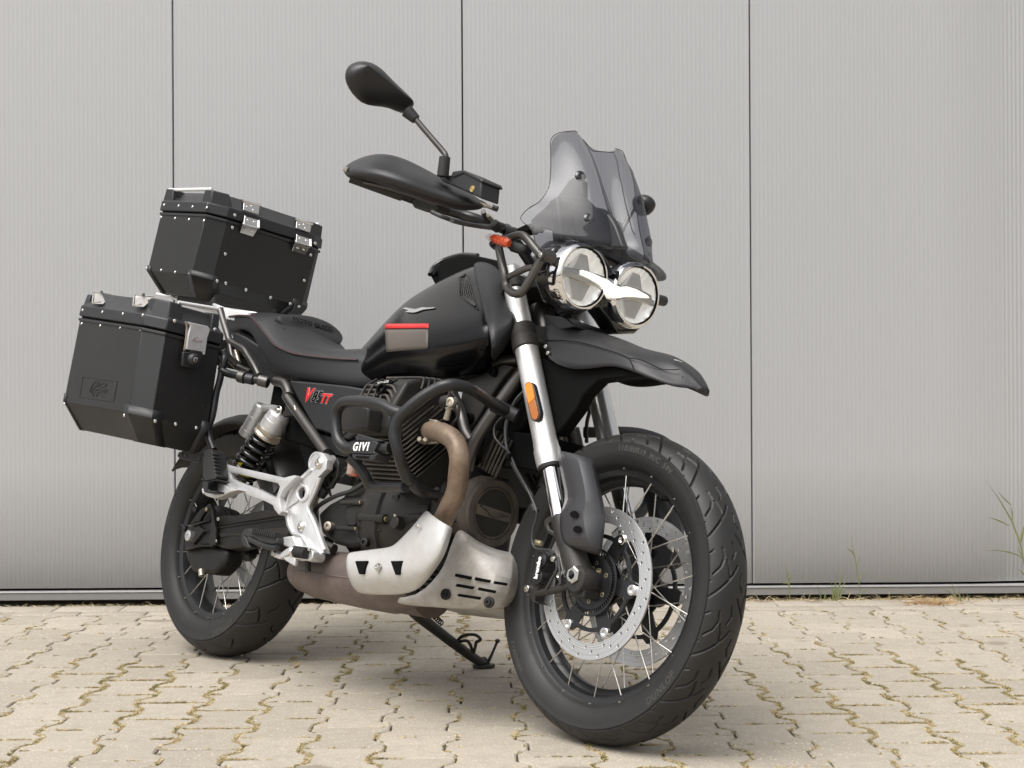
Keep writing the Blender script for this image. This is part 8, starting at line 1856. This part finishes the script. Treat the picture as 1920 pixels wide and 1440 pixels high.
# lower corner shoes wrap the chamfered corners
def corner_wrap(ol, zt, zb, i0, i1, parent, inset=(.035, .048), d=.003, shift=-.017, lo=.022, slp=SL, xr=XR, zbot=1.023):
    big = shrink(ol, -d, -d); bot = shrink(ol, inset[0] - d, inset[1] - d)
    k = list(range(i0, i1 + 1)); n = len(big)
    a = [layer(sh(big, shift), zt, slp, xr)[i % n] for i in k]; b = [layer(sh(big, shift), zb, slp, xr)[i % n] for i in k]
    c = [layer(sh(bot, shift - .001), zbot - .002, slp, xr)[i % n] for i in k]
    # clip the long sides to short flaps
    for arr in (a, b, c):
        arr[0] = arr[1] + (arr[0] - arr[1]).normalized() * lo; arr[-1] = arr[-2] + (arr[-1] - arr[-2]).normalized() * lo
    return grid('corner_shoe', [a, b, c], M['plastic'], parent, sub=0, solid=.003, sharp=20)
corner_wrap(of, 1.094, 1.079, 0, 3, top); corner_wrap(of, 1.094, 1.079, 2, 5, top); corner_wrap(of, 1.094, 1.079, 6, 9, top)
# steel latches
lu1 = [(-0.135,-0.1003,1.296),(-0.135,-0.0457,1.2989),(-0.119,-0.0534,1.2671),(-0.119,-0.1056,1.2659)]
lu2 = [(-0.135,0.0872,1.2927),(-0.135,0.1404,1.2929),(-0.119,0.1309,1.2632),(-0.119,0.0801,1.2637)]
ll1 = [(-0.1165,-0.0996,1.2493),(-0.1165,-0.0504,1.2504),(-0.104,-0.0541,1.2248),(-0.104,-0.1069,1.2222)]
ll2 = [(-0.1165,0.0837,1.2439),(-0.1165,0.1358,1.2442),(-0.104,0.1318,1.2191),(-0.104,0.0771,1.2181)]
lb1 = [(-0.104,-0.1069,1.2222),(-0.104,-0.0541,1.2248),(-0.122,-0.0555,1.2001),(-0.122,-0.1002,1.1999)]
lb2 = [(-0.104,0.0771,1.2181),(-0.104,0.1318,1.2191),(-0.122,0.131,1.1944),(-0.122,0.0834,1.1941)]
for U_, L_, Bq in ((lu1, ll1, lb1), (lu2, ll2, lb2)):
    la = plate('latch', U_, (.0035, 0, .001), M['steel'], top, bevel=.001, label='stainless steel latch')
    plate('latch_plate', L_, (.002, 0, .001), M['steel'], la, bevel=.0006)
    plate('latch_plate', Bq, (.002, 0, .001), M['steel'], la, bevel=.0006)
    tube('latch_wire', [Vector(L_[0]) + Vector((.004, 0, 0)), Vector(L_[3]) + Vector((.006, 0, 0)), Vector(L_[2]) + Vector((.006, 0, 0)), Vector(L_[1]) + Vector((.004, 0, 0))], .0026, M['alu_pol'], la, n=8, smooth=0)
    tube('latch_pin', [Vector(U_[0]) + Vector((.003, -.004, .001)), Vector(U_[1]) + Vector((.003, .004, .001))], .0035, M['alu_pol'], la, n=8, smooth=0)
    for (a, b) in ((.22, .55), (.5, .35), (.62, .72)):
        P_ = Vector(U_[0]).lerp(Vector(U_[1]), a).lerp(Vector(U_[3]).lerp(Vector(U_[2]), a), b)
        piece('latch_rivet', 'rivet', rivet_mb, P_ + Vector((.0035, 0, .0012)), (1, 0, .3), la, M['alu_pol'], scale=.75)
    for (a, b) in ((.28, .5), (.70, .5)):
        P_ = Vector(Bq[0]).lerp(Vector(Bq[1]), a).lerp(Vector(Bq[3]).lerp(Vector(Bq[2]), a), b)
        piece('latch_rivet', 'rivet', rivet_mb, P_ + Vector((.0022, 0, 0)), (1, 0, .3), la, M['alu_pol'], scale=.9)
        P_ = Vector(L_[0]).lerp(Vector(L_[1]), a).lerp(Vector(L_[3]).lerp(Vector(L_[2]), a), b * .7)
        piece('latch_rivet', 'rivet', rivet_mb, P_ + Vector((.0022, 0, 0)), (1, 0, .3), la, M['alu_pol'], scale=.9)
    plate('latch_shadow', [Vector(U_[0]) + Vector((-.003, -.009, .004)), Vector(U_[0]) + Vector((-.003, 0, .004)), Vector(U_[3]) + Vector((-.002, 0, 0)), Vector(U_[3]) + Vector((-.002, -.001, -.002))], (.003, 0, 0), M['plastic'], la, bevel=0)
# adapter block below the case
MB().box((-.27, 0, 1.003), (.22, 0, -.024), (0, .25, 0), (0, 0, .035)).obj('adapter_plate', M['plastic_worn'], top, bevel=.008)
plate('adapter_front', [(-0.16,-0.1069,1.0371),(-0.16,0.0886,1.0357),(-0.16,0.0995,1.0092),(-0.16,0.0857,0.9982),(-0.16,0.0516,0.9916),(-0.16,-0.1,0.988),(-0.16,-0.1217,0.9946),(-0.16,-0.1258,1.0144)], (-.03, 0, 0), M['plastic_worn'], top, bevel=.008, seg=3)

# ---- right side case
sc = empty('side_case', 'black aluminium pannier with an embossed emblem, on the near right side of the motorcycle', 'luggage case', 'pannier cases')
sc.matrix_world = bike_matrix()
S2, X2 = -.104, -.281
pf_ = octa(-.300, .152, -.460, -.250, .020, .020, .056, .042, .008, .008)
pf_ = [(-.281, -.460), (.0965, -.460), (.152, -.420), (.153, -.256), (.147, -.250), (-.290, -.250), (-.300, -.258), (-.300, -.440)]
def shy(ol, dx, dyo, dyi=0.0):
    return [(min(max(x, -.300 + dx), .153 - dx), -.250 - dyi if y > -.30 else y + dyo * (1 if y < -.45 else .9)) for x, y in ol]
bot = [(x * 1.0 if x < 0 else x, y) for x, y in pf_]
pl_lo = [(-.262, -.405), (.090, -.405), (.128, -.375), (.133, -.262), (.128, -.258), (-.270, -.258), (-.275, -.262), (-.275, -.395)]
stack('case_body', [layer(pl_lo, .5585, -.075, X2), layer([(x + (.012 if x > 0 else 0), y) for x, y in pf_], .6276, -.080, X2), layer(pf_, .8600, S2, X2)], M['case'], sc, bevel=.002)
stack('case_rim', [layer(shrink(pf_, -.0035, -.0035), .8575, S2, X2), layer(shrink(pf_, -.0035, -.0035), .8655, S2, X2)], M['plastic'], sc, bevel=.0015)
stack('case_gasket', [layer(shrink(pf_, .003, .003), .863, S2, X2), layer(shrink(pf_, .003, .003), .872, S2, X2)], M['void'], sc, bevel=0)
stack('lid', [layer(shrink(pf_, -.004, -.004), .8715, S2, X2), layer(shrink(pf_, -.003, -.003), .9015, S2, X2), layer(shrink(pf_, .004, .004), .907, S2, X2), layer(shrink(pf_, .034, .032), .9455, S2, X2), layer(shrink(pf_, .040, .038), .9465, S2, X2)], M['plastic'], sc, bevel=.003)
def z2(x, z): return z + S2 * (x - X2)
for sy, sx in ((-1, 1), (1, 1), (-1, 0)):
    yo = -.418 if sy < 0 else -.262; yi = -.375 if sy < 0 else -.290
    if sx: b = [(.060, yo - (.030 if sy < 0 else 0)), (.100, yo - (.030 if sy < 0 else 0)), (.148, yo), (.150, yi), (.09, yi)]
    else: b = [(-.298, -.452), (-.262, -.456), (-.262, -.40), (-.298, -.40)]
    cx_ = sum(p[0] for p in b) / len(b); cy_ = sum(p[1] for p in b) / len(b)
    t = [(cx_ + (x - cx_) * .8, cy_ + (y - cy_) * .8) for x, y in b]
    tower([(x, y, z2(x, .950 if sx else .937)) for x, y in t], [(x, y, z2(x, .895)) for x, y in b], parent=sc)
tube('lashing_rail', [(0.128,-0.3877,0.9109),(0.128,-0.2675,0.9222)], .0052, M['rack_alu'], sc, n=14, smooth=0)
for p in [(-0.2639,-0.4608,0.848),(-0.1476,-0.4608,0.8387),(-0.0276,-0.4608,0.8296),(0.0903,-0.4608,0.8203),(-0.2743,-0.4608,0.6186)]:
    piece('rivet', 'rivet', rivet_mb, p, (0, -1, 0), sc, M['alu_pol'])
piece('rivet', 'rivet', rivet_mb, (0.0892,-0.4608,0.5906), (0, -1, 0), sc, M['alu_pol'])
for p in [(-0.2681,-0.464,0.8863),(-0.1441,-0.464,0.8762),(-0.022,-0.464,0.8665),(0.092,-0.464,0.8589)]:
    piece('rivet', 'rivet', rivet_mb, p, (0, -1, 0), sc, M['alu_pol'])
for p in [(0.158,-0.404,0.8556),(0.158,-0.2817,0.8613)]:
    piece('rivet', 'rivet', rivet_mb, p, (1, 0, 0), sc, M['alu_pol'], scale=1.2)
for p in [(0.1655,-0.4092,0.5861),(0.1655,-0.3494,0.5901),(0.1655,-0.2869,0.5922)]:
    piece('rivet', 'rivet', rivet_mb, p, (1, 0, 0), sc, M['alu_pol'], scale=1.2)
# corner shoes of the side case
def wrap2(i0, i1, lo=.03):
    zt, zb = .650, .6276
    big = [(x + (.012 if x > 0 else 0), y) for x, y in pf_]
    big = [(-.10 + (x + .10) * 1.008, -.355 + (y + .355) * 1.022) for x, y in big]
    lo_ = [(-.10 + (x + .10) * 1.012, -.335 + (y + .335) * 1.03) for x, y in pl_lo]
    n = 8; k = range(i0, i1 + 1)
    a = [layer(big, zt, -.08, X2)[i % n] for i in k]; b = [layer(big, zb, -.08, X2)[i % n] for i in k]; c = [layer(lo_, .557, -.075, X2)[i % n] for i in k]
    for arr in (a, b, c):
        arr[0] = arr[1] + (arr[0] - arr[1]).normalized() * lo; arr[-1] = arr[-2] + (arr[-1] - arr[-2]).normalized() * lo
    grid('corner_shoe', [a, b, c], M['plastic'], sc, sub=0, solid=.003, sharp=20)
wrap2(0, 3, .028); wrap2(6, 9, .012); wrap2(2, 5, .02)
# embossed emblem on the outer face
eo = [(-0.193,-0.4604,0.6954),(0.0149,-0.4604,0.6806),(0.0142,-0.4604,0.6259),(-0.1892,-0.4604,0.6391)]
for i in range(4):
    a, b = Vector(eo[i]), Vector(eo[(i + 1) % 4])
    tube('emblem_frame', [a, b], .0010, M['case'], sc, n=6, smooth=0)
def horse(pts): tube('embossed_emblem', pts, .0012, M['case'], sc, n=6, smooth=1)
horse([(-0.1326,-0.4606,0.6578),(-0.1271,-0.4606,0.6701),(-0.1133,-0.4606,0.6812),(-0.0923,-0.4606,0.6811),(-0.0945,-0.4606,0.6737),(-0.1119,-0.4606,0.6652),(-0.122,-0.4606,0.6578),(-0.1337,-0.4606,0.6541)])
horse([(-0.105,-0.4606,0.6738),(-0.0873,-0.4606,0.6688),(-0.0747,-0.4606,0.6761),(-0.0432,-0.4606,0.6748),(-0.0505,-0.4606,0.6675),(-0.0702,-0.4606,0.6651)])
horse([(-0.1289,-0.4606,0.6553),(-0.1109,-0.4606,0.6627),(-0.0932,-0.4606,0.6578),(-0.0796,-0.4606,0.6626),(-0.0569,-0.4606,0.6577),(-0.0373,-0.4606,0.6601),(-0.0369,-0.4606,0.6528),(-0.0554,-0.4606,0.6541),(-0.074,-0.4606,0.6553),(-0.0906,-0.4606,0.6516),(-0.1105,-0.4606,0.6553),(-0.1247,-0.4606,0.6516)])
horse([(-0.1242,-0.4606,0.6504),(-0.1101,-0.4606,0.6418),(-0.1053,-0.4606,0.6491),(-0.0892,-0.4606,0.6418),(-0.0818,-0.4606,0.6492)])
horse([(-0.0818,-0.4606,0.6492),(-0.0684,-0.4606,0.648),(-0.0543,-0.4606,0.6387)])
# lid latches
for pts_ in ([(-0.2557,-0.445,0.9392),(-0.248,-0.43,0.9413),(-0.2379,-0.4,0.9457),(-0.1637,-0.458,0.9009),(-0.2054,-0.466,0.9016)], [(-0.0088,-0.445,0.9216),(0.0031,-0.43,0.9223),(0.0161,-0.4,0.9267),(0.0768,-0.458,0.8837),(0.0373,-0.466,0.8843)]):
    la = plate('latch', pts_, (0, .002, .002), M['steel'], sc, bevel=.0008, label='stainless steel lid latch')
    tube('latch_wire', [Vector(p) + Vector((0, -.003, .002)) for p in (pts_[4], pts_[0], pts_[1])], .0022, M['alu_pol'], la, n=8, smooth=0)
    tube('latch_wire', [Vector(p) + Vector((0, -.003, .002)) for p in (pts_[1], pts_[2])], .0022, M['alu_pol'], la, n=8, smooth=0)
    MB().tube([Vector(pts_[1]) + Vector((-.004, 0, .004)), Vector(pts_[1]) + Vector((.006, 0, .004))], .005, 12).obj('latch_pin', M['alu_pol'], la)
    MB().tube([Vector(pts_[4]).lerp(Vector(pts_[3]), .15) + Vector((0, -.003, .002)), Vector(pts_[4]).lerp(Vector(pts_[3]), .8) + Vector((0, -.003, .006))], .002, 8).obj('latch_hook', M['alu_pol'], la)
# lock with steel clasp
cl = plate('clasp', [(0.17,-0.3786,0.8593),(0.17,-0.316,0.8616),(0.17,-0.3064,0.8553),(0.17,-0.3097,0.8315),(0.17,-0.3077,0.7855),(0.17,-0.3148,0.7844),(0.17,-0.3164,0.7918),(0.17,-0.351,0.7883),(0.17,-0.3656,0.7874),(0.17,-0.3674,0.8278),(0.17,-0.3658,0.8523)], (.008, 0, 0), M['alu'], sc, bevel=.002, label='stainless steel clasp above the lock')
plate('clasp_side', [(0.166,-0.38,0.8606),(0.166,-0.371,0.856),(0.166,-0.362,0.8195),(0.166,-0.3626,0.7838),(0.166,-0.3684,0.7833),(0.166,-0.3697,0.8178),(0.166,-0.3739,0.848)], (.004, 0, 0), M['steel_dirty'], cl, bevel=.001)
c_ = [(0.1785,-0.3403,0.817)][0]
text_on('clasp_lettering', 'Kappa', c_, Vector([(0.1785,-0.3203,0.8192)][0]) - Vector(c_), (0, 0, 1), .0125, M['alu_pol'], cl, depth=.0004, shear=.2)
tube('clasp_mark', [(0.1786,-0.354,0.8175),(0.1786,-0.3511,0.8229),(0.1786,-0.3411,0.827),(0.1786,-0.3353,0.8254)], .0008, M['alu_pol'], cl, n=6, smooth=2)
lk = plate('lock_body', [(0.165,-0.3733,0.7798),(0.165,-0.3563,0.7824),(0.165,-0.3482,0.789),(0.165,-0.3148,0.7917),(0.165,-0.312,0.7851),(0.165,-0.3132,0.7583),(0.165,-0.3316,0.7422),(0.165,-0.3679,0.7415)], (.012, 0, 0), M['plastic'], sc, bevel=.003)
MB().lathe([(0.176,-0.3396,0.7653)][0], (1, 0, 0), [(-.006, .0190), (.004, .0180), (.014, .0125), (.015, .0105), (.013, .0100), (.013, 0)], 36).obj('lock_barrel', M['plastic'], lk)
MB().lathe([(0.189,-0.3401,0.765)][0], (1, 0, 0), [(-.002, .0072), (.0015, .0070), (.002, .006), (.002, 0)], 28).obj('key_slot_plate', M['steel'], lk)
MB().box(Vector([(0.1915,-0.3415,0.7646)][0]), (.0008, 0, 0), (0, .0016, .0), (0, 0, .008)).obj('key_slot', M['void'], lk)

# ---- left side case, mostly hidden behind the bike
sc2 = empty('side_case', 'second pannier, only a dark sliver visible between the rear rack tubes and the wall', 'luggage case', 'pannier cases')
sc2.matrix_world = bike_matrix()
def mir_(l): return [Vector((p.x, -p.y, p.z)) for p in l]
stack('case_body', [mir_(layer(pl_lo, .5585, -.075, X2)), mir_(layer([(x + (.012 if x > 0 else 0), y) for x, y in pf_], .6276, -.080, X2)), mir_(layer(pf_, .8600, S2, X2))], M['case'], sc2, bevel=.002)
stack('lid', [mir_(layer(shrink(pf_, -.004, -.004), .8625, S2, X2)), mir_(layer(shrink(pf_, -.003, -.003), .9015, S2, X2)), mir_(layer(shrink(pf_, .040, .034), .934, S2, X2))], M['plastic'], sc2, bevel=.003)
